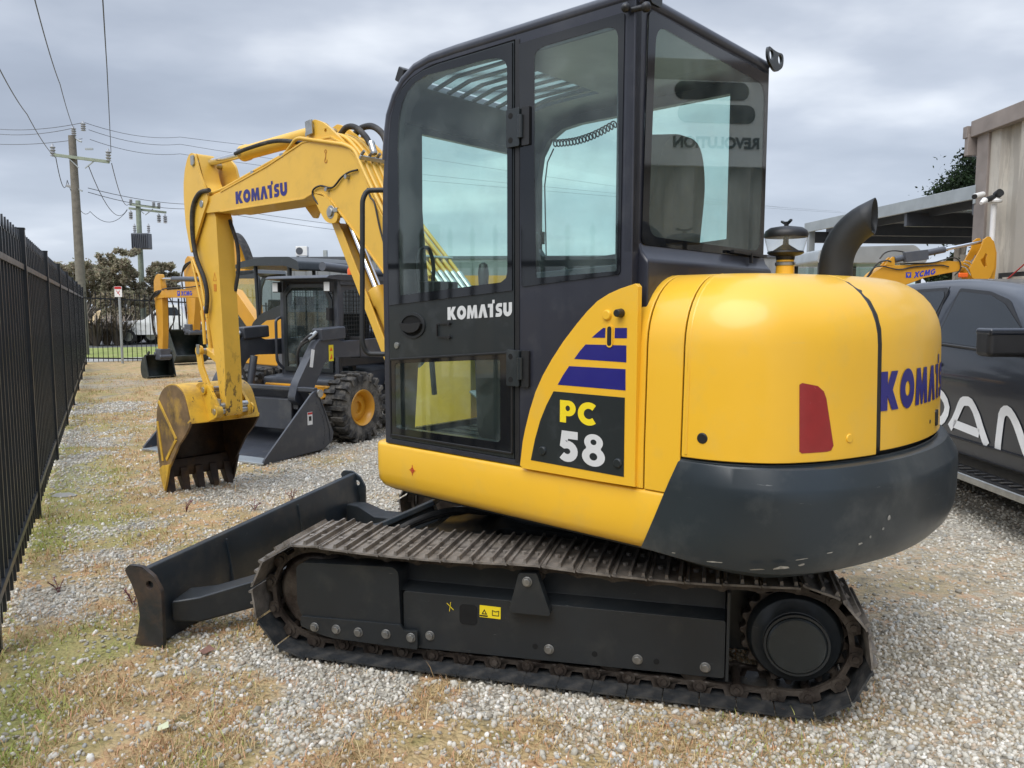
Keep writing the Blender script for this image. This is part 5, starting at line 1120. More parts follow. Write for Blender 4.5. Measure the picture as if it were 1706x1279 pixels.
def cypress():
    root_p = at(1600, 330, 24); b = []
    g = random.Random(4)
    for px, py, r in ((1603, 262, .22), (1606, 280, .35), (1597, 296, .32), (1607, 300, .5), (1590, 305, .25), (1600, 318, .55), (1580, 312, .28), (1572, 318, .22), (1612, 330, .7), (1590, 335, .5), (1605, 360, .9), (1620, 300, .7), (1625, 340, 1.0)):
        q = at(px, py, 24); b.append((q.x-root_p.x, g.uniform(-.5, .5), q.z, r))
    tree('cypress_tree', 'dark green conifer rising between the carport roof and the tan shed', (root_p.x, 24, 0), b, 12000, .06, [(.025, .045, .02), (.04, .065, .03), (.02, .03, .018)], 3.2, tr=.2, seed=2)
cypress()
def ptree2(label, px, top, bot, wpx, depth, n, seed, **k):
    c = at(px, 513, depth); zt = at(px, top, depth).z; w = wpx/1300*depth
    return tree('leafy_tree', label, (c.x, depth, 0), cloudblobs(0, 1.2, zt, w, 14, seed, (w*.3, w*.5)), n, .10, [(.03, .045, .02), (.045, .06, .025)], 1.5, seed=seed, **k)
ptree2('dark bushy tree under the carport roof beyond the yellow digger arm', 1570, 430, 470, 36, 28, 9000, 31)

# ================================================================== POWER POLES AND LINES
def insul(p, h=.28, r=.06):
    m = MB(); prof = [(.02, 0)]
    for k in range(4): prof += [(r, h*(k+.2)/4.4), (r*.55, h*(k+.6)/4.4)]
    prof += [(.02, h)]; m.lathe(prof, p, 'z', 12); return m
INS = pbr('grey_porcelain', (.30, .31, .33), .3, var=.1)
def pole1():
    d = 27.; b = at(141, 597, d); root = empty('power_pole', 'tall weathered timber power pole with a single crossarm beside the black fence', 'power pole', (b.x, d, 0), 0, 'power poles')
    top = at(139, 226, d).z; m = MB(); m.tube([(0, 0, -.1), (0, 0, top*.5), (-.03, 0, top)], [.165, .145, .115], 16); m.build('pole', WOODP, root, smooth=60)
    def rel(px, py): q = at(px, py, d); return Vector((q.x-b.x, 0, q.z))
    a, c = rel(92, 259), rel(186, 271); a.y -= .16; c.y -= .16; m = MB(); m.bar(a, c, .08, .10); ca = m.build('crossarm', GREENP, root, bevel=.006)
    m = MB(); m.bar(rel(116, 262)+Vector((0, -.16, 0)), rel(134, 280)+Vector((0, -.12, 0)), .03, .03); m.build('brace', GALV, ca); m = MB(); m.bar(rel(163, 268)+Vector((0, -.16, 0)), rel(145, 281)+Vector((0, -.12, 0)), .03, .03); m.build('brace', GALV, ca)
    for px, py in ((93, 262), (185, 270)):
        q = rel(px, py); q.y = -.16; insul(q, .42, .09).build('insulator', INS, ca)
    for px, py in ((123, 226), (139, 218)):
        q = rel(px, py); insul(q, .32, .085).build('insulator', INS, root)
    m = MB(); m.tube(smoothpath([rel(124, 226), rel(128, 232), rel(136, 236)]), .03, 6); m.bar(rel(142, 248), rel(155, 248), .05, .06); m.build('top_bracket', GALV, root)
    m = MB(); m.bar(rel(137, 318), rel(125, 312), .05, .05); lm = m.build('lamp_bracket', GALV, root); q0, q1 = rel(126, 313), rel(112, 309); m = MB(); m.bar(q0, q1, .16, .09); m.build('street_light_head', INS, lm, bevel=.02)
    return root
pole1()
def pole2():
    d = 44.; b = at(241, 580, d); root = empty('power_pole', 'shorter pale green power pole carrying a grey transformer', 'power pole', (b.x, d, 0), 0, 'power poles')
    def rel(px, py): q = at(px, py, d); return Vector((q.x-b.x, 0, q.z))
    top = rel(241, 334).z; m = MB(); m.tube([(0, 0, -.1), (0, 0, top)], [.17, .13], 12); m.build('pole', GREENP, root, smooth=60)
    for (x0, y0, x1, y1) in ((219, 341, 269, 347), (212, 346, 274, 353)):
        a, c = rel(x0, y0), rel(x1, y1); m = MB(); a.y = c.y = -.2 if y0 < 344 else .2; m.bar(a, c, .10, .12); ca = m.build('crossarm', GREENP, root)
        for t in (.04, .8, .97):
            q = a.lerp(c, t)
            if y0 > 344: m = insul(q+Vector((0, 0, -.6)), .5, .12)
            else: m = insul(q, .35, .10)
            m.build('insulator', INS, ca)
    m = MB(); m.bar(rel(229, 346), rel(240, 356), .04, .04); m.build('brace', GALV, root); m = MB(); m.bar(rel(255, 348), rel(242, 358), .04, .04); m.build('brace', GALV, root)
    a = rel(228, 390); c = rel(257, 416); m = MB(); m.box(((a.x+c.x)/2, -.45, (a.z+c.z)/2), (c.x-a.x, .5, a.z-c.z)); tb = m.build('transformer', SLATE, root, bevel=.03)
    m = MB()
    for k in range(9): m.box((a.x+(c.x-a.x)*(k+.5)/9, -.73, (a.z+c.z)/2), (.03, .06, (a.z-c.z)*.85))
    m.build('cooling_fins', SLATE, tb)
    for px in (231, 254): q = rel(px, 389); insul(q+Vector((0, -.45, 0)), .5, .09).build('bushing', INS, tb)
pole2()
def wire(P, label, sag=0.0, r=.010, name='power_line'):
    pts = []
    for i in range(len(P)-1):
        a, b = Vector(P[i]), Vector(P[i+1])
        for k in range(12): t = k/12; q = a.lerp(b, t); q.z -= 4*sag*t*(1-t); pts.append(q)
    pts.append(Vector(P[-1])); m = MB(); m.tube(pts, r, 5, False); tag(m.build(name, BLK, None, smooth=60), label, 'power line', 'power lines')
wire([at(92, 262, 26.8), at(45, 190, 19), at(-30, 55, 12)], 'power line from the left end of the timber pole crossarm to the left edge', .1)
wire([at(123, 214, 27), at(100, 140, 19), at(55, -12, 12)], 'power line from the top insulator rising steeply up the sky', .1)
wire([at(185, 255, 26.8), at(178, 110, 16), at(170, -20, 11)], 'nearly upright power line above the right end of the crossarm', .05)
wire([at(-20, 213, 34), at(139, 204, 27)], 'topmost power line running left from the timber pole', .15); wire([at(-20, 221, 34), at(123, 213, 27)], 'second power line running left from the timber pole', .15); wire([at(-20, 239, 34), at(137, 231, 27)], 'third power line running left from the timber pole', .1)
wire([at(141, 204, 27), at(300, 228, 36), at(700, 262, 60), at(1300, 345, 110)], 'topmost power line running right behind the yellow boom', .2, .009)
wire([at(148, 216, 27), at(300, 240, 36), at(700, 290, 60), at(1400, 352, 110)], 'second power line running right behind the yellow boom', .2, .009)
wire([at(150, 232, 27), at(300, 256, 36), at(700, 300, 60), at(1500, 360, 110)], 'third power line running right behind the yellow boom', .2, .009)
wire([at(147, 313, 27), at(330, 340, 40), at(700, 388, 60)], 'low black cable from the pole passing behind the excavator arm', .15, .012); wire([at(147, 320, 27), at(330, 347, 40), at(700, 396, 60)], 'lowest black cable from the pole passing behind the excavator arm', .2, .012)
wire([at(186, 272, 26.8), at(214, 340, 43.8)], 'short power line from the crossarm down to the transformer pole', .5, .014); wire([at(93, 262, 26.8), at(112, 300, 33), at(150, 352, 42), at(212, 350, 43.8)], 'sagging power line from the left crossarm insulator to the second pole', .6, .014)
wire([at(147, 275, 27), at(212, 348, 43.8)], 'middle power line between the two poles', .9, .014)

# ================================================================== SIGN, CARS BEYOND THE FENCE
def build_sign():
    d = 22.6; b = at(204, 600, d); root = empty('road_sign', 'small red and white sign on a thin grey post at the back fence', 'sign', (b.x, d, -.05), R(-8))
    m = MB(); zt = at(204, 488, d).z; m.cyl((0, 0, 0), (0, 0, zt), .035, n=10); m.build('post', GALV, root, smooth=60)
    z = at(204, 480, d).z+.05; m = MB(); m.box((-.0, -.04, z-.10), (.23, .015, .30)); pl = m.build('sign_plate', WHT, root, bevel=.003)
    m = MB(); m.box((-.0, -.050, z+.01), (.21, .004, .07)); m.build('red_band', RED, pl)
    m = MB(); m.bar((-.05, -.05, z-.07), (.05, -.05, z-.20), .018, .004, up=(0, 1, 0)); m.bar((.05, -.05, z-.07), (-.02, -.05, z-.15), .018, .004, up=(0, 1, 0)); m.build('sign_mark', RED, pl)
build_sign()
def car(name, label, cat, loc, rz, L_, W, H, mat, pickup=False, group=None):
    root = empty(name, label, cat, loc, rz, group); h = L_/2
    if pickup: prof = [(-h, .45), (-h, .95), (-h+1.75, .98), (-h+1.85, 1.05), (-h+2.2, H), (h-2.3, H), (h-1.55, 1.08), (h-.15, .98), (h, .8), (h, .42)]
    else: prof = [(-h, .42), (-h, .85), (-h+.35, .95), (-h+.95, H), (h-2.0, H-.02), (h-1.15, .98), (h-.15, .85), (h, .65), (h, .40)]
    m = MB(); m.prism(roundpoly(prof, .12, 4), -W/2, W/2)
    m.v = [(x, y*(1-.14*max(0, (z-.95))/(H-.95)) if z > .95 else y, z) for x, y, z in m.v]; body = m.build('body', mat, root, bevel=.04)
    a = [p for p in prof if p[1] > .96]; x0, x1 = (-h+2.0, h-1.75) if pickup else (-h+.65, h-1.35)
    for s in (1, -1):
        m = MB(); t0 = (H-.12); m.prism([(x0, 1.04), (x0+.30, t0), (x1-.45, t0), (x1, 1.04)], s*W/2*.965-.01, s*W/2*.965+.01); m.v = [(x, y*(1-.10*(z-1.04)/(H-1.04)), z) for x, y, z in m.v]; m.build('side_window', DKG, body)
    m = MB(); m.prism([(h-1.62, 1.08), (h-2.2, H-.07), (h-2.17, H-.05), (h-1.55, 1.09)], -W/2*.8, W/2*.8) if pickup else m.prism([(h-1.22, 1.0), (h-1.93, H-.06), (h-1.9, H-.04), (h-1.15, 1.0)], -W/2*.8, W/2*.8); m.build('windscreen', DKG, body)
    for x in (-h+.9, h-.9):
        for s in (1, -1):
            m = MB(); m.lathe([(0, -.1), (.30, -.11), (.34, -.09), (.35, 0), (.34, .09), (.30, .11), (0, .1)], (x, s*(W/2-.1), .35), 'y', 20); w = m.build('wheel', RUB, root); m = MB(); m.lathe([(0, 0), (.19, 0), (.2, .01), (0, .012)], (x, s*(W/2+.005), .35), 'y', 16); m.build('hubcap', ZNC, w)
    m = MB(); m.box((h-.0, .0, .68), (.03, W*.45, .18)); m.build('grille', BLK, body)
    for s in (1, -1): m = MB(); m.box((h-.02, s*W*.36, .76), (.06, .28, .14)); m.build('headlight', CLG if False else ZNC, body, bevel=.02)
    return root
q = at(255, 566, 34.8); car('pickup_truck', 'white pickup parked beyond the back fence, left of the small digger arm', 'pickup', (q.x+.6, 35.5, 0), R(195), 5.2, 1.85, 1.75, WHT, True)
q = at(322, 566, 37); car('parked_car', 'red car parked beyond the back fence behind the small digger arm', 'car', (q.x-.3, 36.5, 0), R(200), 4.3, 1.75, 1.45, RED)
q = at(330, 566, 40); car('parked_car', 'silver hatchback parked beyond the red car', 'car', (q.x+1.4, 41, 0), R(190), 4.4, 1.8, 1.6, GALV)

# ================================================================== BACKGROUND BUILDING
def build_back_building():
    root = empty('warehouse', 'long low grey warehouse with flat parapet behind the parked machines', 'building', (0, 40, 0), R(-4))
    m = MB(); m.box((2.5, 3, 2.05), (32, 6, 4.1)); w = m.build('wall', GREYW, root)
    m = MB(); m.box((2.5, 3, 4.16), (32.15, 6.15, .14)); m.build('parapet', SLATE, root)
    m = MB()
    for k in range(50): m.box((-13.2+k*.62, -.02, 2.0), (.05, .03, 3.9))
    m.build('cladding_rib', GREYW, w)
    m = MB(); m.box((-7.0+4, -.04, 3.0), (9, .06, .5)); m.build('fascia_band', YELX, root)
    m = MB(); m.box((-9.7, .2, 4.3), (.18, .2, .55)); m.build('downpipe', GALV, root)
    for x0 in (-5.0, -1.2, 2.6): m = MB(); m.box((x0, -.02, 1.5), (2.6, .06, 2.6)); m.build('roller_door', SLATE, root)
    t = empty('air_conditioner', 'white air conditioning unit on the roof of the grey warehouse', 'air conditioner', (-11.05, 41.6, 4.2), R(-4)); m = MB(); m.box((0, 0, .38), (.62, .32, .50)); bd = m.build('casing', WHT, t, bevel=.02)
    m = MB(); m.cyl((-.1, -.165, .38), (-.1, -.175, .38), .19, n=20); m.build('fan_grille', SLATE, bd); m = MB(); m.box((-.25, 0, .06), (.06, .3, .12)); m.box((.25, 0, .06), (.06, .3, .12)); m.build('feet', GALV, t)
    root = empty('warehouse', 'pale gable-roofed shed rising beyond the right end of the grey warehouse', 'building', (-8.0, 52, 0), 0)
    m = MB(); m.prism([(-4.5, 0), (-4.5, 4.2), (0, 6.2), (4.5, 4.2), (4.5, 0)], 0, 10); m.build('wall', GREYW, root); m = MB(); m.bar((-4.7, 5, 4.15), (0, 5, 6.25), 10.3, .1, up=(0, 0, 1)); m.bar((0, 5, 6.25), (4.7, 5, 4.15), 10.3, .1); m.build('roof', GALV, root)
build_back_building()

# ================================================================== SMALL EXCAVATORS
def tracks(root, x0, x1, ys, w, h, mat=RUB):
    for y in ys:
        n = 44; r = h/2; path = []
        for k in range(12): a = R(90+180*k/11); path.append((x0+r+r*math.cos(a), r+r*math.sin(a)))
        for k in range(12): a = R(-90+180*k/11); path.append((x1-r+r*math.cos(a), r+r*math.sin(a)))
        m = MB(); m.prism(path, y-w/2, y+w/2, holes=[[(px_*.0+((p0-(x0+x1)/2)*.90+(x0+x1)/2), (p1-r)*.84+r) for p0, p1 in path for px_ in (1,)]])
        L_ = x1-x0-h
        for k in range(18):
            x = x0+r+L_*k/17; m.box((x, y, h+.008), (.03, w, .02)); m.box((x, y, .004), (.03, w, .02))
        for c, a0 in ((x0+r, 90), (x1-r, -90)):
            for k in range(5): a = R(a0+180*(k+.5)/5); m.box((c+(r+.008)*math.cos(a), y, r+(r+.008)*math.sin(a)), (.02, w, .03), ry=-a)
        t = m.build('track', mat, root); m = MB(); m.prism(rrect(x0+r*.8, h*.25, x1-r*.8, h*.72, .04), y-w*.35, y+w*.42); m.build('track_frame', SLATE, t, bevel=.01)
        for c in (x0+r, x1-r): m = MB(); m.lathe([(0, -w*.4), (r*.72, -w*.38), (r*.72, w*.38), (r*.3, w*.45), (0, w*.45)], (c, y, r), 'y', 18); m.build('sprocket' if c > 0 else 'idler', SLATE, t)
def small_bucket(root, cx, cz, y, w, r, mat, tilt=0.0, teeth=4):
    pr = [(.62, .30), (.50, .62), (.20, .86), (-.20, .92), (-.58, .74), (-.84, .38), (-.92, -.05), (-.80, -.50), (-.62, -.86)]
    c, s = math.cos(tilt), math.sin(tilt); P = [(cx+(a*c-b*s)*r, cz+(a*s+b*c)*r) for a, b in pr]
    m = MB(); m.grid([[(x, y-w/2, z), (x, y+w/2, z)] for x, z in smooth2(P, 3)]); b = m.build('bucket', mat, root, solid=.02, soff=0, smooth=60)
    for yy in (y-w/2, y+w/2): m = MB(); m.prism(smooth2(P, 3), yy-.012, yy+.012); m.build('side_plate', mat, b, bevel=.003)
    e = Vector((P[-1][0], 0, P[-1][1])); dd = (Vector((P[-1][0], 0, P[-1][1]))-Vector((P[-2][0], 0, P[-2][1]))).normalized()
    for k in range(teeth): yy = y-w/2+.05+(w-.1)*k/(teeth-1); m = MB(); m.bar((e.x, yy, e.z), (e.x+dd.x*.13, yy, e.z+dd.z*.13), .05, .03, up=(0, 1, 0)); m.build('bucket_tooth', mat, b)
    return b
DBK = pbr('black_green_bucket_paint', (.018, .026, .024), .45, var=.25, vscale=4, dirt=(.10, .10, .09), damt=.5, dscale=3, dthr=.55)
def excavator(C, deg, label, arm_pts, boom_pts, w, cyl, bucket, canopy=True, zoff=0.0, boomtxt=None, yc=0.0, body_x=0.0, group=None, hoses=True, dipper_only=False):
    fr = Fr(C, deg); root = empty('compact_excavator', label, 'excavator', fr.C, fr.rot, group)
    tracks(root, body_x-.95, body_x+.95, (yc-.62, yc+.62), .3, .46)
    m = MB(); m.box((body_x, yc, .38), (1.0, 1.0, .22)); m.build('car_body', SLATE, root, bevel=.02); m = MB(); m.lathe([(.38, .48), (.38, .60)], (body_x, yc, 0), 'z', 24); m.build('swing_bearing', SLATE, root)
    m = MB(); m.prism([(body_x+.95, .12), (body_x+1.25, .04), (body_x+1.32, .22), (body_x+1.25, .42), (body_x+1.20, .25), (body_x+.95, .3)], yc-.85, yc+.85); m.build('dozer_blade', SLATE, root, bevel=.01)
    m = MB(); m.prism(roundpoly([(body_x-.95, .60), (body_x-.98, 1.28), (body_x-.72, 1.42), (body_x-.30, 1.42), (body_x-.18, 1.05), (body_x+.85, .98), (body_x+.90, .60)], .10), yc-.80, yc+.80); bd = m.build('body', SLATE if canopy else YELX, root, bevel=.05, seg=3)
    if canopy:
        m = MB(); m.prism(roundpoly([(body_x+.43, .95), (body_x+.40, 1.32), (body_x+.10, 1.50), (body_x-.55, 1.66), (body_x-.98, 1.60), (body_x-1.02, .95)], .08), yc+.25, yc+.82); m.build('engine_cowl', CHAR, bd, bevel=.03); m = MB(); m.prism(roundpoly([(body_x+.15, 1.0), (body_x+.09, 1.30), (body_x-.12, 1.39), (body_x-.75, 1.43), (body_x-.75, 1.0)], .04), yc+.81, yc+.84); m.build('side_panel', YELX, bd, bevel=.01); m = MB(); m.box((body_x+.05, yc+.80, .78), (1.75, .06, .32)); m.build('deck_panel', YELX, bd, bevel=.02)
    m = MB(); m.prism(roundpoly([(body_x-1.05, .58), (body_x-1.08, .98), (body_x-.50, 1.0), (body_x-.40, .58)], .08), yc-.84, yc+.84); m.build('counterweight', SLATE, root, bevel=.05, seg=3)
    m = MB(); m.prism(roundpoly([(body_x-.75, 1.06), (body_x-.70, 1.30), (body_x-.36, 1.30), (body_x-.30, 1.06)], .04), yc+.80, yc+.825); m.build('engine_vent', SLATE, bd)
    m = MB(); m.box((body_x-.1, yc+.2, 1.18), (.45, .45, .2)); m.box((body_x-.32, yc+.2, 1.5), (.12, .45, .6), ry=-.15); m.build('seat', SEAT, root, bevel=.03)
    if canopy:
        m = MB()
        for y in (yc-.58, yc+.68): m.tube(roundpath([(body_x-.55, y, 1.35), (body_x-.62, y, 2.36), (body_x-.4, y, 2.40), (body_x+.45, y, 2.38)], .15), .04, 10)
        for y in (yc-.55, yc+.65): m.cyl((body_x+.42, y, 1.0), (body_x+.50, y, 2.36), .035)
        cn = m.build('canopy_frame', CHAR, root, smooth=60); m = MB(); m.prism(roundpoly([(body_x-1.05, 2.20), (body_x-1.0, 2.36), (body_x-.75, 2.44), (body_x+.0, 2.47), (body_x+.75, 2.42), (body_x+.98, 2.36), (body_x+.98, 2.30), (body_x+.3, 2.33), (body_x-.6, 2.30)], .05), yc-.68, yc+.78); m.build('canopy_roof', CHAR, cn, bevel=.03)
    else:
        m = MB(); pl = roundpoly([(body_x-.62, 1.0), (body_x-.66, 2.30), (body_x-.45, 2.46), (body_x+.35, 2.46), (body_x+.60, 2.20), (body_x+.72, 1.3), (body_x+.70, .98)], .10)
        for y in (yc+.08, yc+.82): m.prism(pl, y-.02, y+.02, holes=[roundpoly([(body_x-.50, 1.45), (body_x-.52, 2.28), (body_x+.34, 2.30), (body_x+.50, 2.1), (body_x+.60, 1.35)], .05)])
        m.prism([(body_x-.6, 2.40), (body_x-.5, 2.48), (body_x+.38, 2.48), (body_x+.5, 2.36)], yc+.06, yc+.84); cn = m.build('cab', CHAR, root, bevel=.01)
        m = MB(); m.prism(roundpoly([(body_x-.50, 1.45), (body_x-.52, 2.28), (body_x+.34, 2.30), (body_x+.50, 2.1), (body_x+.60, 1.35)], .05), yc+.82, yc+.826); m.build('cab_window', DGL, cn); m = MB(); m.bar((body_x+.58, yc+.45, 2.18), (body_x+.70, yc+.45, 1.25), .66, .006, up=(1, 0, 0)); m.build('windscreen', DGL, cn); m = MB(); m.box((body_x-.62, yc+.45, 1.9), (.006, .62, .75)); m.build('rear_window', DGL, cn)
    ya, yb = yc-w/2, yc+w/2
    m = MB(); m.prism(boom_pts, ya, yb); bm_ = m.build('boom', YELX, root, bevel=.008); m = MB(); m.prism(arm_pts, ya+.02, yb-.02); ar = m.build('arm', YELX, root, bevel=.008)
    m = MB(); a, b = Vector((cyl[0][0], yc, cyl[0][1])), Vector((cyl[1][0], yc, cyl[1][1])); m.cyl(a, a.lerp(b, .68), .055, n=14); cy = m.build('arm_cylinder', SLATE, root, smooth=50); m = MB(); m.cyl(a.lerp(b, .68), b, .028, n=12); m.build('cylinder_rod', CHR, cy, smooth=50)
    return fr, root, bm_, ar, (ya, yb)
# nearest of the two on the left
E1a = roundpoly([(4.16, 2.37), (4.28, 2.34), (4.40, 2.22), (4.42, 1.95), (4.36, 1.50), (4.34, 1.0), (4.34, .62), (4.12, .62), (4.05, 1.0), (4.02, 1.5), (4.02, 1.85), (4.05, 2.1)], .04, 3)
E1b = [(4.30, 1.80), (4.32, 1.93), (4.25, 2.0), (3.86, 1.99), (2.35, 2.02), (1.5, 2.08), (.80, 1.95), (-.2, 1.15), (-.50, .95), (-.45, .75), (-.10, .85), (.95, 1.66), (1.5, 1.80), (2.35, 1.82), (3.84, 1.83)]
grp = 'small yellow excavators at the back of the yard'
fr, r_, b_, a_, (ya, yb) = excavator((-4.8, 15), 48.5, 'small canopy excavator with dark green bucket resting on grass, nearest the back fence', E1a, E1b, .17, ((2.3, 2.20), (4.2, 2.26)), None, group=grp, body_x=-1.45)
small_bucket(r_, 4.42, .22, 0, .62, .30, DBK, tilt=R(-150))
m = MB(); m.box((4.24, 0, .55), (.28, .24, .26)); m.cyl((4.12, -.14, .50), (4.12, .14, .50), .05); m.cyl((4.36, -.14, .56), (4.36, .14, .56), .05); m.build('quick_hitch', SLATE, r_, bevel=.02)
m = MB()
for k in range(4): m.tube(smoothpath([(4.0-.02*k, yb-.02, 2.0), (4.22+.05*k, yb+.05, 1.95-.05*k), (4.40+.04*k, yb+.10-.02*k, 1.72), (4.28+.03*k, yb+.08, 1.45), (4.36, yb+.05, 1.2-.05*k), (4.28, yb+.02, .95)]), .014, 6)
m.tube(smoothpath([(3.9, yb+.01, 2.02), (3.4, yb+.01, 2.04), (2.6, yb+.02, 2.04), (2.0, yb+.01, 2.08)]), .015, 6); m.tube(smoothpath([(4.05, ya, 1.9), (3.88, ya-.05, 1.6), (3.92, ya-.05, 1.3), (4.08, ya, 1.1)]), .014, 6); m.build('hydraulic_hose', RUB, b_, smooth=60)
p = fr.side(yb+.004, [(890, 478), (1012, 488), (890, 450)], Y7); word_on('lettering', 'XCMG', (p[0][0]-.12, yb+.003, 1.865), (p[0][0]-.62, yb+.003, 1.865), (p[0][0]-.12, yb+.003, 1.965), LETU, b_)
m = MB(); m.prism([(p[0][0]+.05, 1.86), (p[0][0]-.07, 1.86), (p[0][0]-.07, 1.97), (p[0][0]+.05, 1.97)], yb+.001, yb+.003, holes=[[(p[0][0]+.03, 1.95), (p[0][0]-.05, 1.95), (p[0][0]-.01, 1.885)]]); m.build('emblem', LETU, b_)
# second, taller one behind it
C2 = fr.world(3.5, -2.5); s2 = lambda L_: [(x-3.5, z) for x, z in L_]
E2a = roundpoly(s2([(7.55, 2.95), (7.75, 3.05), (7.92, 2.95), (8.02, 2.6), (7.98, 2.2), (7.92, 1.6), (7.90, .98), (7.60, .95), (7.45, 1.6), (7.35, 2.2)]), .05, 3)
E2b = s2([(7.55, 2.6), (7.60, 2.85), (7.40, 3.0), (6.6, 3.15), (5.5, 3.42), (5.15, 3.30), (4.4, 2.0), (4.25, 1.1), (4.5, .9), (4.75, 1.2), (5.2, 2.2), (5.6, 2.75), (6.2, 2.80), (7.3, 2.55)])
fr2, r2, b2, a2, (ya, yb) = excavator((C2.x, C2.y), 48.5, 'larger of the small excavators, half hidden, its dark bucket tilted off the ground', E2a, E2b, .24, ((2.3, 3.25), (4.2, 2.98)), None, canopy=False, group=grp)
small_bucket(r2, 4.62, .50, 0, .95, .50, DBK, tilt=R(-165), teeth=4)
m = MB(); m.box((4.30, 0, 1.0), (.36, .36, .30)); m.cyl((4.15, -.2, .92), (4.15, .2, .92), .07); m.cyl((4.45, -.2, 1.0), (4.45, .2, 1.0), .07); m.lathe([(.22, .9), (.22, 1.0)], (4.3, 0, 0), 'z', 16); m.build('tilt_hitch', SLATE, r2, bevel=.02)
m = MB()
for k in range(6): y = yb-.04-.04*k; m.tube(smoothpath([(3.2, y, 3.0+.02*k), (2.6, y, 3.38+.02*k), (1.9, y, 3.52), (1.45, y, 3.20), (1.1, y, 2.6)]), .020, 6)
for k in range(3): m.tube(smoothpath([(4.0, yb, 2.9), (4.3+.05*k, yb+.08, 2.75-.08*k), (4.45, yb+.08, 2.35), (4.38, yb+.06, 1.8), (4.36, yb+.03, 1.3)]), .018, 6)
m.build('hydraulic_hose', RUB, b2, smooth=60)

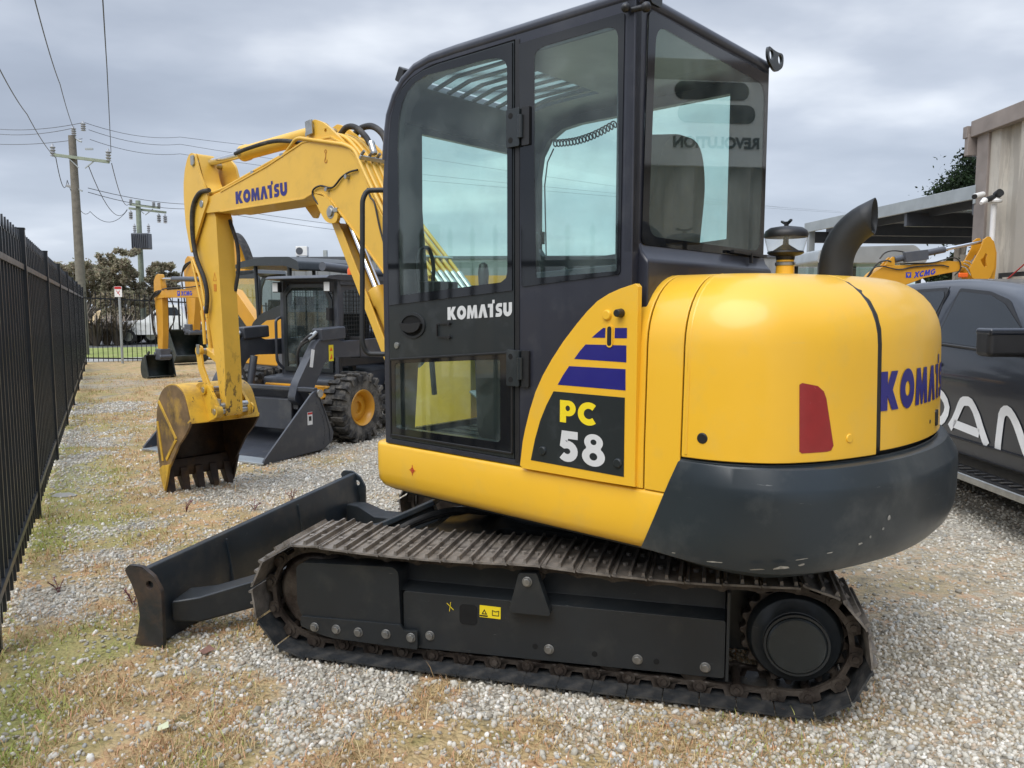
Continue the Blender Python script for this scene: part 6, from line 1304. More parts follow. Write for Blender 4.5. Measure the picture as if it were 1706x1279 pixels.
# ================================================================== SKID STEER LOADER
SK = Fr((-2.457, 9.956), 152)
DGREY = pbr('loader_dark_paint', (.045, .05, .062), .42, var=.07, vscale=3, coat=.12, dirt=(.15, .15, .14), damt=.3, dscale=5, dthr=.58)
MESH = pbr('wire_mesh_black', (.015, .016, .017), .5)
def build_skid():
    root = empty('skid_steer_loader', 'dark grey skid steer loader with orange-rimmed tyres, front bucket lowered on the gravel', 'loader', SK.C, SK.rot)
    # chassis
    m = MB(); m.prism(roundpoly([(.42, .32), (.42, .74), (-.55, .80), (-1.45, .82), (-1.50, .40), (-1.35, .28)], .05), -.56, .56); m.build('chassis', DGREY, root, bevel=.02)
    m = MB(); m.prism([(.44, .52), (.44, .66), (.30, .70), (.30, .50)], -.52, .52); m.prism([(.72, .30), (.72, .48), (.40, .56), (.40, .30)], -.50, .50); m.build('front_sill', YELX, root, bevel=.01)
    m = MB(); m.prism(roundpoly([(-1.15, .8), (-1.15, 1.30), (-1.45, 1.36), (-1.72, 1.25), (-1.76, .55), (-1.45, .45)], .08), -.60, .60); m.build('engine_cover', DGREY, root, bevel=.04)
    m = MB(); m.prism([(-.30, .62), (-.30, .70), (.1, .72), (.55, .66), (.55, .60)], .56, .60); m.build('side_stripe', YELX, root)
    # wheels
    for x in (.24, -.92):
        for s in (1, -1):
            yc = s*.745; m = MB(); m.lathe([(.20, -.13), (.30, -.145), (.385, -.14), (.40, -.12), (.405, 0), (.40, .12), (.385, .14), (.30, .145), (.215, .13), (.20, -.13)], (x, yc, .405), 'y', 40, cap=False)
            for k in range(20):
                a = 2*math.pi*k/20
                for t in (1, -1):
                    aa = a+(.08 if t > 0 else -.075); c = Vector((x+.417*math.cos(aa), yc+t*.072, .405+.417*math.sin(aa))); m.box(c, (.030, .165, .052), rz=0, ry=-aa, rx=0)
                    c2 = Vector((x+.375*math.cos(aa), yc+t*.148, .405+.375*math.sin(aa))); m.box(c2, (.10, .022, .05), ry=-aa)
            w = m.build('wheel', TYRE, root, bevel=.006); m = MB(); m.lathe([(0, .02*s), (.07, .02*s), (.075, .05*s), (.14, .045*s), (.17, .03*s), (.19, .12*s), (.215, .14*s), (.222, .13*s), (.21, .02*s), (.2, -.05*s)], (x, yc, .405), 'y', 36); rm = m.build('rim', YELX, w, smooth=40)
            m = MB()
            for k in range(8): a = 2*math.pi*k/8; m.cyl((x+.11*math.cos(a), yc+.04*s, .405+.11*math.sin(a)), (x+.11*math.cos(a), yc+.062*s, .405+.11*math.sin(a)), .012, n=8)
    # cab: front door, side mesh, roof
    xf, hw = .15, .44; m = MB()
    for s in (1, -1):
        m.bar((xf, s*hw, .70), (xf, s*hw, 1.97), .07, .07); m.bar((-.88, s*hw, .80), (-.88, s*hw, 1.97), .07, .07); m.bar((xf, s*hw, 1.93), (-.88, s*hw, 1.93), .09, .10); m.bar((xf, s*hw, 1.02), (-.88, s*hw, 1.02), .05, .30)
        m.prism([(.12, 1.86), (-.02, 1.88), (-.16, 1.80), (-.16, 1.02), (-.02, 1.02), (.12, 1.1)], s*hw-.02, s*hw+.02, holes=[]) if False else None
    m.box((xf, 0, .76), (.06, .9, .10)); cab = m.build('cab_frame', DGREY, root, bevel=.015)
    m = MB(); m.prism(roundpoly([(.40, 1.965), (.36, 1.99), (.18, 2.005), (-.95, 2.01), (-.98, 1.95), (.16, 1.94), (.40, 1.955)], .01), -.50, .50); m.build('cab_roof', DGREY, cab, bevel=.012)
    dp = [(-.40, .80), (-.40, 1.78), (-.28, 1.90), (.28, 1.90), (.40, 1.70), (.40, .80)]; di = [(-.345, .86), (-.345, 1.75), (-.25, 1.85), (.25, 1.85), (.345, 1.68), (.345, .86)]
    m = MB(); m.prism(dp, xf+.03, xf+.06, 'yz', holes=[di]); door = m.build('cab_door', CHAR, root, bevel=.006); m = MB(); m.prism(di, xf+.042, xf+.048, 'yz'); m.build('door_window', DDG, door)
    m = MB(); m.tube(roundpath([(xf+.09, .33, 1.80), (xf+.12, .30, 1.55), (xf+.12, .25, 1.0), (xf+.09, .22, .93)], .05), .010, 6) if False else m.bar((xf+.075, .38, 1.45), (xf+.075, .38, 1.60), .05, .08); m.build('door_handle', BLK, door)
    # wiper, grab rail
    m = MB(); m.tube(roundpath([(xf+.05, -.46, 1.48), (xf+.13, -.46, 1.45), (xf+.13, -.46, .92), (xf+.05, -.44, .84)], .06), .018, 8); m.build('grab_rail', DGREY, cab, smooth=60)
    for s in (1, -1): m = MB(); m.box((xf+.13, s*.42, 1.86), (.07, .10, .13)); l = m.build('work_light', BLK, cab, bevel=.01); m = MB(); m.box((xf+.168, s*.42, 1.86), (.004, .085, .11)); m.build('lens', LETW, l)
    m = MB(); m.lathe([(.05, 0), (.05, .07), (.035, .10), (0, .11)], (-.35, .25, 2.02), 'z', 18); bc = m.build('warning_beacon', ORNG, cab); m = MB(); m.box((-.35, .25, 2.015), (.16, .14, .02)); m.build('beacon_base', BLK, bc)
    sp_ = roundpoly([(.07, 1.20), (.05, 1.82), (-.78, 1.84), (-.80, 1.20)], .06)
    for s in (1, -1):
        m = MB(); m.prism(roundpoly([(.11, 1.12), (.10, 1.88), (-.84, 1.90), (-.86, 1.12)], .04), s*hw-.012, s*hw+.012, holes=[sp_]); sd_ = m.build('side_panel', DGREY, cab, bevel=.004)
        m = MB()
        for k in range(17): m.box((.05-.05*k, s*(hw+.004), 1.52), (.006, .006, .64))
        for k in range(12): m.box((-.37, s*(hw+.008), 1.23+.052*k), (.86, .006, .006))
        m.build('window_mesh', MESH, sd_)
    m = MB()
    for k in range(14): m.box((-.86, -.39+.06*k, 1.5), (.006, .006, .75))
    for k in range(12): m.box((-.86, 0, 1.15+.06*k), (.006, .84, .006))
    m.build('rear_mesh', MESH, cab)
    m = MB(); m.box((-.45, 0, .95), (.45, .46, .12)); m.box((-.68, 0, 1.25), (.10, .46, .55), ry=-.12); m.build('seat', SEAT, root, bevel=.03)
    for s in (1, -1): m = MB(); m.bar((-.25, s*.33, .8), (-.12, s*.33, 1.25), .07, .07); m.lathe([(.02, 1.25), (.03, 1.32), (.02, 1.38)], (-.12, s*.33, 0), 'z', 10); m.build('joystick', BLK, root)
    # mirrors
    m = MB(); m.box((.02, .60, 1.12), (.03, .16, .26)); m.bar((.0, .5, 1.0), (.02, .6, 1.06), .02, .02); m.build('mirror', BLK, root, bevel=.02)
    # lift arms and uprights
    for s in (1, -1):
        m = MB(); a = [(-1.55, .50), (-1.62, 1.25), (-1.45, 1.36), (-.5, 1.22), (.35, 1.20), (.62, 1.30), (.78, 1.22), (1.12, .76), (1.18, .58), (1.02, .48), (.90, .62), (.66, .98), (.52, 1.02), (-.1, 1.0), (-.9, .92), (-1.2, .80), (-1.25, .50)]
        m.prism(roundpoly(a, .05, 4), s*.62-.055, s*.62+.055); la = m.build('lift_arm', DGREY, root, bevel=.012)
        m = MB(); m.prism(roundpoly([(-.15, 1.18), (.62, 1.24), (.60, 1.40), (.50, 1.43), (.10, 1.38), (-.10, 1.30)], .03), s*.62-.075, s*.62+.075) if False else m.box((.52, s*.62, 1.30), (.42, .16, .15), ry=.05); m.build('valve_cover', DGREY, la, bevel=.02)
        m = MB(); m.cyl((.72, s*.40, 1.02), (.82, s*.40, .55), .045); m.cyl((.82, s*.40, .55), (.86, s*.40, .40), .025); m.build('tilt_cylinder', DGREY, root, smooth=50)
        m = MB()
        for k in range(2): m.tube(smoothpath([(.70, s*.62, 1.30-.03*k), (.86, s*.60, 1.27-.04*k), (.93, s*.52, 1.12), (.86, s*.45, .85), (.80, s*.42, .60)]), .018, 8)
        m.build('hydraulic_hose', RUB, la, smooth=60)
        m = MB(); m.cyl((.74, s*.62, 1.32), (.86, s*.60, 1.24), .026, n=10); m.cyl((.76, s*.58, 1.30), (.90, s*.55, 1.20), .024, n=10); m.build('hose_coupling', ZNC, la)
        if s > 0:
            m = MB(); m.prism([(.60, .98), (.60, 1.17), (.52, 1.17), (.52, .98)], .6765, .679); l = m.build('warning_label', LETY, la); m = MB(); m.prism([(.585, 1.10), (.535, 1.10), (.56, 1.15)], .679, .680); m.prism([(.585, 1.0), (.54, 1.01), (.55, 1.07)], .679, .680); m.build('label_symbol', ORNG, l)
            m = MB(); m.bar((.86, .677, 1.13), (.90, .677, .93), .05, .003, up=(0, 1, 0)); m.build('white_label', WHT, la)
    m = MB(); m.box((1.02, 0, .52), (.10, 1.25, .12)); m.box((1.08, 0, .40), (.04, 1.1, .35)); m.build('quick_attach', DGREY, root, bevel=.01)
    # bucket
    W = .92; bp = [(1.12, .69), (1.05, .60), (.93, .38), (.86, .20), (.90, .09), (1.05, .04), (1.40, .025), (1.90, .012)]
    m = MB(); m.grid([[(x, -W, z), (x, W, z)] for x, z in smooth2(bp, 3)]); bk = m.build('bucket', DGREY, root, solid=.016, soff=0, smooth=50)
    for s in (1, -1): m = MB(); m.prism(roundpoly([(1.09, .70), (1.14, .69), (1.20, .65), (1.90, .05), (1.91, .005), (1.0, .03), (.86, .10), (.84, .20)], .02, 3), s*W-.012, s*W+.012); m.build('side_plate', DGREY, bk, bevel=.004)
    m = MB(); m.box((1.80, 0, .014), (.24, 2*W+.02, .022)); m.build('cutting_edge', GALV, bk, bevel=.004)
    m = MB(); m.box((1.10, 0, .70), (.06, 2*W, .05)); m.build('top_rail', DGREY, bk, bevel=.01)
    m = MB()
    for k in range(12): t = k/11; m.box((1.10-.12*math.sin(2.2*t), W+.013, .56-.46*t), (.022, .006, .022), ry=.78)
    m.prism(stroke([(1.05, .60), (.96, .40), (.90, .22), (.90, .10)], .012), W+.012, W+.020); m.build('weld_rib', DGREY, bk)
    m = MB(); m.box((1.22, W+.014, .40), (.075, .004, .14)); l = m.build('white_label', WHT, bk); m = MB(); m.box((1.22, W+.017, .455), (.07, .002, .022)); m.build('label_band', RED, l); m = MB(); m.box((1.22, W+.017, .40), (.04, .002, .05)); m.build('label_symbol', BLK, l)
    m = MB(); m.cyl((1.06, W-.1, .66), (1.06, W+.03, .66), .045, n=16); m.build('pivot_pin', ZNC, bk)
build_skid()
def build_second_loader():
    q = at(560, 560, 12.6); F2 = Fr((q.x+.2, 12.9), 152); root = empty('skid_steer_loader', 'black loader cab with long exhaust tube on its roof, mostly hidden behind the front loader', 'loader', F2.C, F2.rot)
    m = MB(); m.prism(roundpoly([(.5, .35), (.5, .9), (-1.5, 1.0), (-1.6, .4)], .08), -.8, .8); m.build('body', DGREY, root, bevel=.04)
    m = MB(); m.prism(roundpoly([(.35, .9), (.25, 2.05), (-1.0, 2.1), (-1.1, .9)], .08), -.55, .55); c = m.build('cab', CHAR, root, bevel=.03)
    m = MB(); m.prism(roundpoly([(.2, 1.2), (.12, 1.92), (-.85, 1.95), (-.9, 1.2)], .08), .552, .556); m.build('side_window', DKG, c)
    m = MB(); m.cyl((-.9, .1, 2.18), (.8, .1, 2.24), .07, n=16); m.build('roof_tube', SLATE, c)
    for x in (.1, -1.1):
        for s in (1, -1): m = MB(); m.lathe([(0, -.12), (.38, -.13), (.41, -.1), (.41, .1), (.38, .13), (0, .12)], (x, s*.85, .41), 'y', 24); m.build('wheel', RUB, root)
build_second_loader()

# ================================================================== THE UTE
def build_ute():
    C = Vector((4.45, 6.3, 0)); root = empty('pickup_ute', 'dark blue-grey double cab ute with white lettering and chrome side step, at the right edge', 'pickup', C, R(-90))
    # local: x forward (world -y), y left (world +x); seen side is y = -.93
    def P(px, py, L_=-.93):                         # pixel on the near side plane -> (x, z)
        r = ray(px, py); t = (C.x+L_-0)/r.x; q = Vector((0, 0, CAMH))+r*t; return (C.y-q.y, q.z)
    def sec(x):                                      # half width / z profile across at station x
        return None
    # body sides: lofted stations, each a closed ring (y, z)
    hood = 1.18
    def ring(x):
        bw = .93-.04*max(0, (x-1.6))-.03*max(0, -x-2.2)
        if -.95 < x < 1.05: top = 1.83-.03*x*x; cab = 1
        else: top = None; cab = 0
        belt = 1.30-.035*x
        base = [(bw-.10, .42), (bw-.02, .46), (bw+.0, .60), (bw-.005, .80), (bw+.012, .98), (bw+.0, 1.12), (bw-.03, belt)]
        return base, belt, top
    st = [-2.72, -2.6, -2.0, -1.6, -1.30, -.9, -.3, .2, .7, 1.15, 1.5, 1.9, 2.3, 2.5, 2.58]
    rows = []
    for x in st:
        base, belt, _ = ring(x); k = 1 if x < 2.3 else .96; zz = 1 if x < 1.6 else 1-.05*(x-1.6)
        hb = [(y*k, z*zz) for y, z in base]; topz = hb[-1][1]
        rows.append([(x, -y, z) for y, z in hb]+[(x, -.5, topz+(.03 if x > 1.2 else .0)), (x, .5, topz+(.03 if x > 1.2 else 0))]+[(x, y, z) for y, z in hb[::-1]])
    m = MB(); m.grid(rows, True); m.ngon(rows[0]); m.ngon(rows[-1]); body = m.build('body', UTE, root, smooth=40, bevel=0)
    # cabin (greenhouse)
    gh = [(-1.95, 1.33), (-1.75, 1.70), (-1.50, 1.81), (-1.0, 1.845), (-.5, 1.85), (-.1, 1.83), (.3, 1.78), (.6, 1.69), (.95, 1.48), (1.42, 1.22)]
    m = MB(); rows = []
    for x, zt in smooth2(gh, 3):
        zb = 1.30-.035*x-.02; f = max(0, min(1, (zt-zb)/.57)); yt = .90-.20*f; rr = .03+.10*f
        rows.append([(x, -.905, zb), (x, -(.905-(.905-yt)*.55), zb+(zt-zb)*.55), (x, -(yt+.015), zt-rr*.5), (x, -(yt-.05), zt-rr*.12), (x, -yt+.18, zt), (x, yt-.18, zt), (x, yt-.05, zt-rr*.12), (x, yt+.015, zt-rr*.5), (x, (.905-(.905-yt)*.55), zb+(zt-zb)*.55), (x, .905, zb)])
    m.grid(rows); m.ngon(rows[0]); m.ngon(rows[-1]); cab = m.build('cabin', UTE, root, smooth=50)
    def yside(x, z):
        zt = np.interp(x, [g[0] for g in gh], [g[1] for g in gh]); zb = 1.30-.035*x-.02; f0 = max(0, min(1, (zt-zb)/.57)); yt = .90-.20*f0; u = (z-zb)/max(.01, zt-zb)
        return .905-(.905-yt)*u+.003
    wins = {'front_side_window': [(-.25, 1.325), (-.19, 1.735), (.24, 1.70), (.46, 1.63), (.75, 1.455), (.99, 1.31), (.97, 1.28)], 'rear_side_window': [(-1.30, 1.37), (-1.20, 1.68), (-1.05, 1.735), (-.43, 1.745), (-.39, 1.70), (-.46, 1.33)]}
    for nm, pl in wins.items():
        for s in (-1, 1):
            big = roundpoly([(a+(.035 if a > np.mean([q[0] for q in pl]) else -.025), b+(.03 if b > 1.5 else -.02)) for a, b in pl], .03, 3)
            m = MB()
            for t in subdivided([(big, [])], .2): m.add([(v.x, s*(yside(v.x, v.y)-.001), v.y) for v in t], [(0, 1, 2)])
            tr = m.build('window_trim', BLK, cab, smooth=60); m = MB()
            for t in subdivided([(roundpoly(pl, .03, 3), [])], .2): m.add([(v.x, s*(yside(v.x, v.y)+.003), v.y) for v in t], [(0, 1, 2)])
            m.build(nm, DKG, cab, smooth=60)
    m = MB(); m.prism([(.66, 1.67), (1.36, 1.28), (1.37, 1.30), (.68, 1.69)], -.70, .70); m.build('windscreen', DKG, cab)
    # door gaps and crease
    for xx in ((-.33, -1.36, 1.02)):
        m = MB(); m.tube([(xx+.02, -.918, .52), (xx, -.936, .70), (xx, -.932, .95), (xx-.01, -.935, 1.10), (xx-.02, -.905, 1.30)], .005, 4); m.build('door_gap', BLK, body)
    m = MB(); m.tube([(-.34, -.875, 1.40), (-.33, -.845, 1.52), (-.32, -.80, 1.68), (-.31, -.765, 1.78)], .004, 4); m.build('door_gap', BLK, cab)
    m = MB(); m.bar((-1.4, -.936, .585), (1.3, -.936, .575), .02, .012, up=(0, 0, 1)); m.build('sill_moulding', BLK, body)
    m = MB(); m.tube(smoothpath([(-1.25, -.912, 1.345), (-.3, -.912, 1.312), (.5, -.91, 1.285), (1.1, -.908, 1.262)]), .012, 6); m.build('belt_moulding', BLK, body)
    for xx in (-1.1, -.12): m = MB(); m.box((xx-.09, -.95, 1.14), (.2, .025, .03)); m.build('door_handle', BLK, body, bevel=.008)
    # side step
    m = MB(); m.prism(roundpoly([(-1.35, .345), (-1.30, .385), (1.25, .375), (1.35, .33), (1.33, .31), (-1.33, .32)], .02), -1.06, -.90); stp = m.build('side_step', BLK, root, bevel=.01); m = MB(); m.bar((-1.38, -1.065, .345), (1.38, -1.065, .335), .022, .055); m.build('step_rail', ZNC, stp, bevel=.01)
    m = MB()
    for k in range(24): m.box((-1.15+.1*k, -1.0, .386), (.03, .09, .006))
    m.build('step_tread', RUB, stp)
    m = MB(); m.box((0, 0, .36), (4.6, 1.5, .16)); m.build('underbody', BLK, root)
    # mirror
    c = Vector((.98, -1.10, 1.365)); m = MB(); m.prism(roundpoly([(-.09, -.075), (-.12, .02), (-.09, .075), (.06, .085), (.12, .04), (.11, -.06), (.05, -.08)], .03, 4), -.14, .14, 'xy'); m = MB(); m.box((0, 0, 0), (.17, .30, .19)); mr = m.build('wing_mirror', BLK, root, loc=c, bevel=.035, seg=4); m = MB(); m.box((.005, -.0, .075), (.175, .302, .05)); m.build('mirror_cap', UTE, mr, bevel=.02, seg=3)
    m = MB(); m.bar((.0, .14, -.02), (.0, .22, -.05), .06, .06); m.build('mirror_stalk', BLK, mr)
    # wheels
    for x in (1.62, -1.58):
        for s in (1, -1): m = MB(); m.lathe([(0, -.12), (.36, -.13), (.39, -.1), (.395, 0), (.39, .1), (.36, .13), (0, .12)], (x, s*.80, .395), 'y', 36); w = m.build('wheel', RUB, root); m = MB(); m.lathe([(0, s*.10), (.1, s*.11), (.24, s*.125), (.27, s*.135), (.275, s*.12)], (x, s*.80, .395), 'y', 28); m.build('alloy_rim', SLATE, w)
    # large white ribbon lettering on the door
    def letter(path, w, z0=.0):
        poly = stroke(path, w); m = MB()
        for t in subdivided([(poly, [])], .05):
            m.add([(v.x, -(np.interp(v.y, [.42, .46, .60, .80, .98, 1.12, 1.3], [.83, .91, .93, .925, .942, .93, .90])+.006), v.y) for v in t], [(0, 1, 2)])
        m.build('lettering', WHT, body, smooth=60)
    A = [P(*p) for p in ((1583, 712), (1590, 700), (1597, 683), (1604, 670), (1611, 668), (1619, 671), (1627, 690), (1634, 712), (1645, 742))]
    letter(smooth2(A, 2), .072); letter([P(1589, 705), P(1632, 722)], .066)
    N_ = [P(*p) for p in ((1663, 748), (1666, 715), (1669, 693), (1676, 684), (1684, 687), (1693, 705), (1704, 735), (1716, 768))]; letter(smooth2(N_, 2), .072)
    letter([P(1716, 768), P(1722, 730), P(1732, 690)], .072)
    O_ = [P(1552+26*math.cos(R(a)), 678-30*math.sin(R(a))) for a in range(-80, 90, 20)]; letter(O_, .072)
build_ute()

# ================================================================== SHED, CARPORT AND WHAT HANGS ON THEM
def build_shed():
    root = empty('tan_shed', 'tall tan corrugated steel shed with brown trim at the right edge', 'building', (8.8, 15, 0), 0)
    H_ = 4.98; m = MB(); pts = []; y = 0; cor = []
    n = 22
    for k in range(n):
        y0 = -.30-k*.86; cor += [(0, y0), (0, y0-.30), (.11, y0-.40), (.11, y0-.76), (0, y0-.86)]
    m.prism([(c[0], c[1]) for c in cor]+[(9, cor[-1][1]), (9, -.30)], 0, H_-.12, 'xy'); w = m.build('cladding', TANW, root, bevel=0)
    m = MB(); m.box((.20, -.13, 2.46), (.50, .36, 4.92)); m.build('corner_trim', BRNT, root, bevel=.01)
    m = MB(); m.bar((-.06, .15, H_-.02), (-.06, -19.5, H_-.02), .14, .30); m.build('gutter', BRNT, root, bevel=.015)
    m = MB(); m.box((-.08, .23, H_-.06), (.22, .14, .22)); m.box((-.02, .2, H_-.30), (.3, .12, .40)); m.build('gutter_end', BRNT, root, bevel=.01)
    m = MB(); m.box((.10, .02, 3.62), (.34, .08, .12)); m.build('downpipe_bracket', GALV, root, bevel=.01)
    m = MB(); m.bar((4.3, .2, H_+.6), (4.3, -19.5, H_+.6), 9.2, .06); m.build('roof', GALV, root) if False else None
    m = MB(); m.prism([(-.1, H_+.10), (4.5, H_+.9), (9.1, H_+.10), (9.1, H_), (-.1, H_)], -19.4, .1); m.build('roof', GALV, root)
    q = at(1680, 470, 13.9); m = MB(); m.box((-.012, -1.9, 1.95), (.03, 2.2, .55)); m.build('opening_frame', BLK, root); m = MB(); m.box((-.03, -1.95, 1.92), (.03, 2.0, .45)); m.build('opening_panel', TANW, root)
    # camera and floodlight pole: own things
    q = at(1625, 326, 14.8); t = empty('security_camera', 'white bullet security camera on the brown corner of the shed', 'camera', (8.76, 14.75, at(1625, 327, 14.8).z), 0)
    m = MB(); m.cyl((-.02, -.0, .03), (-.26, -.16, -.03), .055, n=16); c = m.build('camera_body', WHT, t, bevel=.01); m = MB(); m.cyl((-.255, -.155, -.03), (-.285, -.175, -.038), .045, n=16); m.build('lens', BLK, c); m = MB(); m.cyl((.03, 0, .0), (-.04, 0, .03), .04, n=12); m.build('mount', WHT, t)
    t = empty('floodlight', 'twin floodlight with sensor on top of a white conduit pole against the shed', 'floodlight', (8.62, 14.2, at(1655, 335, 14.2).z), 0)
    m = MB(); m.cyl((0, 0, -2.6), (0, 0, -.05), .045, n=14); m.build('conduit_pole', WHT, t, smooth=60)
    m = MB(); m.lathe([(.0, -.03), (.11, -.03), (.12, 0), (.06, .06), (0, .07)], (.0, -.02, 0), 'z', 18); m.build('junction_box', WHT, t); m = MB(); m.cyl((-.05, -.05, .06), (-.24, -.12, .0), .05, n=12); m.cyl((.02, -.02, .10), (.03, -.12, .14), .07, n=14); m.build('lamp_head', BLKM, t); m = MB(); m.cyl((-.24, -.12, .0), (-.34, -.18, -.06), .055, .03, n=12); m.build('sensor', WHT, t)
    m = MB(); m.tube(smoothpath([(8.74, 13.9, 2.1), (8.73, 13.2, 2.45), (8.74, 12.6, 2.62), (8.74, 11.8, 2.68), (8.74, 11.0, 2.66)]), .012, 6); tag(m.build('red_cable', RED, None, smooth=60), 'red cable looping along the tan shed wall above the ute', 'cable')
    # sign on the wall (its edge shows at the right, its mirror image in the cab glass)
    t = empty('wall_sign', 'large white sign board on the shed wall, just entering at the right edge', 'sign', (8.70, 6.6, 4.25), 0)
    m = MB(); m.box((0, 0, .0), (.05, 3.2, 1.25)); bd = m.build('board', WHT, t, bevel=.01)
    m = MB(); m.prism(rrect(-.85, .30, .25, .55, .12), -.030, -.034, 'yz'); m.prism(rrect(-.80, -.02, .35, .24, .12), -.030, -.034, 'yz'); m.build('emblem', CHAR, bd); small_text('lettering', 'REVOLUTION', .21, CHAR, bd, (-.036, -.22, -.30), (R(90), 0, R(-90)), .01)
    m = MB(); m.box((-.005, 6.55, .25), (.03, .3, .32)); m.build('small_plate', WHT, t)
    # carport
    cp = empty('carport', 'open steel carport roof with exposed purlins, left of the tan shed', 'carport', (8.3, 18, 0), 0)
    A = Vector((8.76, 15.0, 3.78)); B = Vector((8.04, 21.7, 3.78)); a = A-Vector((8.3, 18, 0)); b = B-Vector((8.3, 18, 0)); dx = Vector((7, .75, 0))
    m = MB(); m.bar(a, b, .06, .26); m.build('fascia', GALV, cp, bevel=.01)
    rows = []
    m = MB(); P0, P1 = a+Vector((0, 0, .06)), b+Vector((0, 0, .06)); nn = 26
    top = []
    for k in range(nn*2+1):
        t = k/(nn*2); q = P0.lerp(P1, t); z = .03 if k % 2 else 0; rows.append([q+Vector((.05, 0, z)), q+dx+Vector((0, 0, z))])
    cols = 8; R2 = [[r_[0].lerp(r_[1], c_/cols) for c_ in range(cols+1)] for r_ in rows]; skip = {(r_, c_) for r_ in range(20, 26) for c_ in (2, 3)} | {(r_, c_) for r_ in range(36, 42) for c_ in (2, 3)}
    for which, nm, mt in ((0, 'roof_sheet', GREYW), (1, 'roof_light', SKYT)):
        m = MB()
        for i_ in range(len(R2)-1):
            for c_ in range(cols):
                if ((i_, c_) in skip) == bool(which): m.add([R2[i_][c_], R2[i_][c_+1], R2[i_+1][c_+1], R2[i_+1][c_]], [(0, 1, 2, 3)])
        m.build(nm, mt, cp, smooth=20, solid=.006)
    for k in range(4):
        q0 = a+Vector((.06, .1, -.10))+dx*(k+.3)/4; q1 = b+Vector((.06, -.1, -.10))+dx*(k+.3)/4; m = MB(); m.bar(q0, q1, .07, .20); m.build('purlin', SLATE, cp)
    for t in (.02, .34, .66, .98):
        q = a.lerp(b, t)+Vector((.06, 0, -.26)); m = MB(); m.bar(q, q+dx, .10, .30); m.build('beam', SLATE, cp, bevel=.01)
    for t, e in ((.98, 0), (.98, 1), (.02, 1)):
        q = a.lerp(b, t)+dx*e; m = MB(); m.box((q.x+.1, q.y, (q.z-.1)/2), (.16, .16, q.z-.1)); m.build('post', GALV, cp, bevel=.005)
    return root
build_shed()

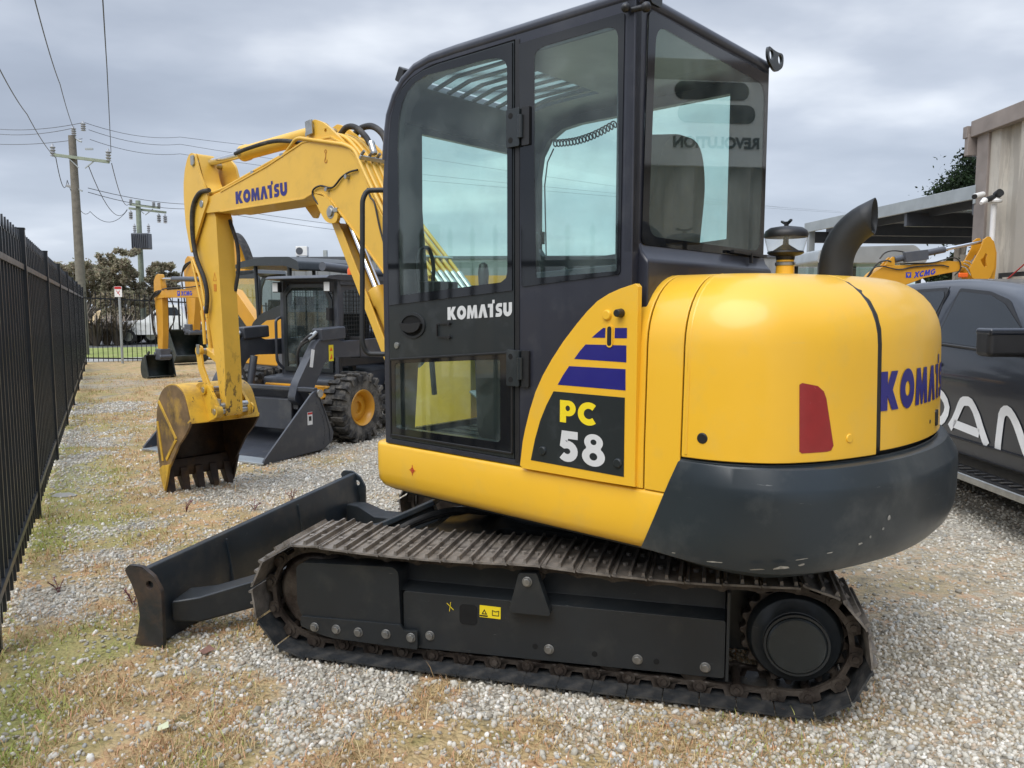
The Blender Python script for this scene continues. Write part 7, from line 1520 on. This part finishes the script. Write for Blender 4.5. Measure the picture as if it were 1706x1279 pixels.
# ------------------------------------------------------------------ the yellow digger and cab beyond the ute
def build_right_digger():
    C = Vector((6.6, 13.4, 0)); root = empty('compact_excavator', 'yellow excavator beyond the ute with folded boom, only its upper arm showing', 'excavator', C, 0, grp)
    tracks(root, -2.4, -.5, (-.7, .7), .35, .5)
    m = MB(); m.prism(roundpoly([(-2.6, .6), (-2.6, 1.35), (-1.7, 1.45), (-.6, 1.2), (-.4, .6)], .1), -.85, .85); m.build('body', YELX, root, bevel=.05)
    def rel(px, py, dd=0.0): q = at(px, py, 13.4+dd); return (q.x-C.x, q.z)
    def w6(px, py): return rel(W6[0]+px*W6[2], W6[1]+py*W6[2], -.15)
    bo = [w6(*p) for p in ((350, 660), (400, 600), (480, 545), (560, 535), (780, 520), (1040, 492), (1235, 500), (1260, 540), (1200, 575), (1000, 610), (860, 640), (700, 700), (500, 740))]
    m = MB(); m.prism(bo, -.10, .16); b = m.build('boom', YELX, root, bevel=.01)
    pl = [w6(*p) for p in ((1350, 310), (1385, 283), (1410, 282), (1440, 330), (1455, 450), (1445, 560), (1410, 640), (1330, 700), (1250, 640), (1225, 560), (1280, 470), (1330, 380))]
    ht = [w6(*p) for p in ((1325, 485), (1350, 465), (1368, 428), (1384, 440), (1375, 475), (1378, 540), (1360, 550), (1340, 520))]
    for y in (-.16, .13): m = MB(); m.prism(pl, y, y+.03, holes=[ht]); m.build('arm_plate', YELX, root, bevel=.004)
    p2 = [w6(*p) for p in ((1430, 290), (1462, 320), (1485, 420), (1482, 540), (1465, 660), (1410, 640), (1445, 560), (1455, 450))]; m = MB(); m.prism(p2, -.10, .14); ar = m.build('arm', YELX, root, bevel=.008)
    a = w6(600, 480); c = w6(1375, 322); A = Vector((a[0], -.05, a[1])); B = Vector((c[0], -.05, c[1])); m = MB(); m.cyl(A, A.lerp(B, .57), .055, n=16); cy = m.build('arm_cylinder', SLATE, root, smooth=50); m = MB(); m.cyl(A.lerp(B, .57), B, .028, n=12); m.build('cylinder_rod', CHR, cy, smooth=50)
    g = w6(770, 450); m = MB(); m.box((g[0], -.12, g[1]), (.38, .12, .17), ry=-.12); m.build('hose_guard', SLATE, cy, bevel=.01)
    lg = [w6(*p) for p in ((505, 530), (520, 510), (575, 455), (590, 460), (595, 535))]; [(lambda q_: q_.build('cylinder_lug', YELX, b, bevel=.004))(MB().prism(lg, y0_, y0_+.04)) for y0_ in (-.10, .04)]
    lt = [w6(755, 642), (w6(940, 610)), w6(752, 590)]; word_on('lettering', 'XCMG', (lt[0][0], -.103, lt[0][1]), (lt[1][0], -.103, lt[1][1]), (lt[2][0]+.03, -.103, lt[2][1]), LETU, b, shear=.0)
    e = w6(712, 616); m = MB(); m.box((e[0], -.102, e[1]), (.09, .004, .09)); em = m.build('emblem', LETU, b); m = MB(); m.prism([(e[0]-.03, e[1]+.025), (e[0]+.03, e[1]+.025), (e[0], e[1]-.03)], -.1060, -.1045); m.build('emblem_mark', YELX, em)
    m = MB(); L3 = lambda L_: smoothpath([(w6(*p)[0], y, w6(*p)[1]) for (p, y) in L_])
    m.tube(L3([((340, 640), -.12), ((400, 560), -.12), ((470, 540), -.13), ((620, 568), -.12), ((760, 545), -.12), ((980, 530), -.12), ((1060, 545), -.12)]), .011, 6); m.tube(L3([((365, 650), -.05), ((440, 520), -.08), ((520, 490), -.1), ((560, 500), -.1)]), .013, 6); m.tube(L3([((640, 520), -.1), ((900, 510), -.12), ((1010, 485), -.12), ((1090, 465), -.12), ((1150, 490), -.12), ((1160, 560), -.13), ((1110, 620), -.12)]), .011, 6); m.tube(L3([((480, 470), -.02), ((530, 420), 0), ((600, 400), 0), ((690, 410), 0), ((740, 440), 0)]), .012, 6)
    m.build('hydraulic_hose', RUB, b, smooth=60)
    m = MB()
    for k in range(3): m.tube(L3([((1160+20*k, 540-25*k), -.14), ((1200+20*k, 555-25*k), -.15), ((1240+20*k, 610-25*k), -.14), ((1290, 650), -.12)]), .012, 6)
    m.build('steel_pipe', CHR, b, smooth=60); o = w6(1160, 620); m = MB(); m.box((o[0], -.2, o[1]), (.16, .05, .08)); m.build('orange_guard', ORNG, ar, bevel=.02)
build_right_digger()
def build_green_cab():
    d = 15.; C = at(1440, 480, d); root = empty('wheel_loader', 'machine with rounded grey roof and green glass cab behind the exhaust stack', 'loader', (C.x-.15, d, 0), 0)
    zr0 = at(1430, 441, d).z; zr1 = at(1430, 418, d).z
    m = MB(); m.prism(roundpoly([(-1.05, zr0), (-1.0, zr1-.02), (-.3, zr1+.03), (.72, zr1+.06), (.95, zr0+.12), (.95, zr0)], .06), -.7, .7); rf = m.build('roof', SLATE if False else GALV, root, bevel=.03)
    for x in (-.95, -.42, .2, .85):
        for y in (-.62, .62): m = MB(); m.box((x, y, (zr0+1.2)/2), (.07, .07, zr0-1.2)); m.build('cab_pillar', CHAR, root)
    m = MB(); m.box((-.05, -.63, (zr0+1.2)/2), (1.75, .008, zr0-1.25)); m.box((-.05, .63, (zr0+1.2)/2), (1.75, .008, zr0-1.25)); m.build('cab_glass', DGL, root)
    m = MB(); m.box((0, 0, .95), (2.4, 1.4, .6)); m.build('body', YELX, root, bevel=.06)
    for x in (-.9, .9):
        for s in (1, -1): m = MB(); m.lathe([(0, -.14), (.42, -.15), (.46, -.1), (.46, .1), (.42, .15), (0, .14)], (x, s*.75, .46), 'y', 24); m.build('wheel', RUB, root)
build_green_cab()
# hedge beyond the near end of the left fence, seen mirrored in the cab glass
def back_hedge():
    b = []; g = random.Random(9); root_loc = (-4.6, .2, 0); f = Vector((-.462, .887))
    for k in range(40): t = g.random()*16-12.5; b.append((f.x*t+g.uniform(-.5, .5), f.y*t, g.uniform(.5, 1.75), g.uniform(.6, .95)))
    root = empty('hedge', 'tall dark hedge outside the near end of the black fence, mirrored in the cab glass', 'hedge', root_loc); m = MB(); m.bar(f.to_3d()*-12.5+Vector((0, 0, .4)), f.to_3d()*3.5+Vector((0, 0, .4)), .5, .8); m.build('trunk', BARK, root); leaf_cloud('crown', b, 9000, .12, [(.02, .03, .015), (.035, .05, .02)], root, seed=6)
back_hedge()

# ------------------------------------------------------------------ weeds and litter by the blade
STEM = pbr('reddish_weed_stem', (.16, .05, .05), .7, var=.3, vscale=20)
def weed(px, py, h, label, seed, mat=STEM):
    g = random.Random(seed); q = ground(px, py); m = MB()
    for k in range(4):
        a = g.uniform(0, 6.28); P = smoothpath([(0, 0, -.01), (.02*math.cos(a), .02*math.sin(a), h*.5), (.05*math.cos(a), .05*math.sin(a), h*g.uniform(.7, 1))], 4); m.tube(P, .0022, 5)
        for j in range(7):
            p_ = P[min(len(P)-1, 2+j)]; b_ = g.uniform(0, 6.28); d_ = Vector((math.cos(b_), math.sin(b_), .5))*g.uniform(.012, .028); s_ = Vector((-math.sin(b_), math.cos(b_), 0))*.006; m.add([p_, p_+d_*.5+s_, p_+d_, p_+d_*.5-s_], [(0, 1, 2, 3)])
    tag(m.build('weed', mat, None, loc=(q.x, q.y, ground_z(q.x, q.y)), smooth=0), label, 'weed', 'small weeds in the dry grass')
weed(240, 1040, .17, 'thin reddish weed standing in front of the rusty end of the blade', 1)
weed(222, 1006, .10, 'small red weed just left of the blade end plate', 2)
weed(98, 984, .07, 'dark twiggy weed in the grass between the fence and the blade', 3)
weed(310, 852, .09, 'brown weed below the bucket teeth', 4); weed(424, 850, .07, 'brown weed right of the bucket, behind the blade', 5); weed(486, 838, .13, 'spindly brown weed behind the far part of the blade', 6)
def scrap(name, label, px, py, w, mat, rz, cat):
    q = ground(px, py); m = MB(); m.add([(-w, -w*.7, .004), (w, -w*.8, .012), (w*.9, w*.7, .022), (-w*.9, w*.8, .008)], [(0, 1, 2, 3)]); tag(m.build(name, mat, None, loc=(q.x, q.y, ground_z(q.x, q.y)+.012), rot=rz, smooth=0, solid=.001), label, cat)
scrap('paper_scrap', 'small cream paper scrap lying on the dry grass near the bottom left', 272, 1219, .02, pbr('cream_paper', (.62, .64, .42), .8), .4, 'litter')
scrap('dead_leaf', 'large brown dead leaf on the gravel between blade and track', 345, 1087, .028, pbr('dead_leaf', (.20, .10, .07), .7, var=.3, vscale=30), .9, 'leaf')
q = ground(107, 826); m = MB(); m.add([(v[0]*.11, v[1]*.06, v[2]*.03) for v in ((-1, -.6, 0), (0, -1, 0), (1, -.4, 0), (.9, .7, 0), (-.2, 1, 0), (-1, .5, 0), (-.5, -.2, 1), (.4, .1, 1.1))], [(0, 1, 6), (1, 7, 6), (1, 2, 7), (2, 3, 7), (3, 4, 7), (4, 6, 7), (4, 5, 6), (5, 0, 6), (5, 4, 3, 2, 1, 0)]); tag(m.build('flat_stone', CONC, None, loc=(q.x, q.y, .0), smooth=0, bevel=.008), 'flat pale stone in the grass beside the black fence', 'stone')
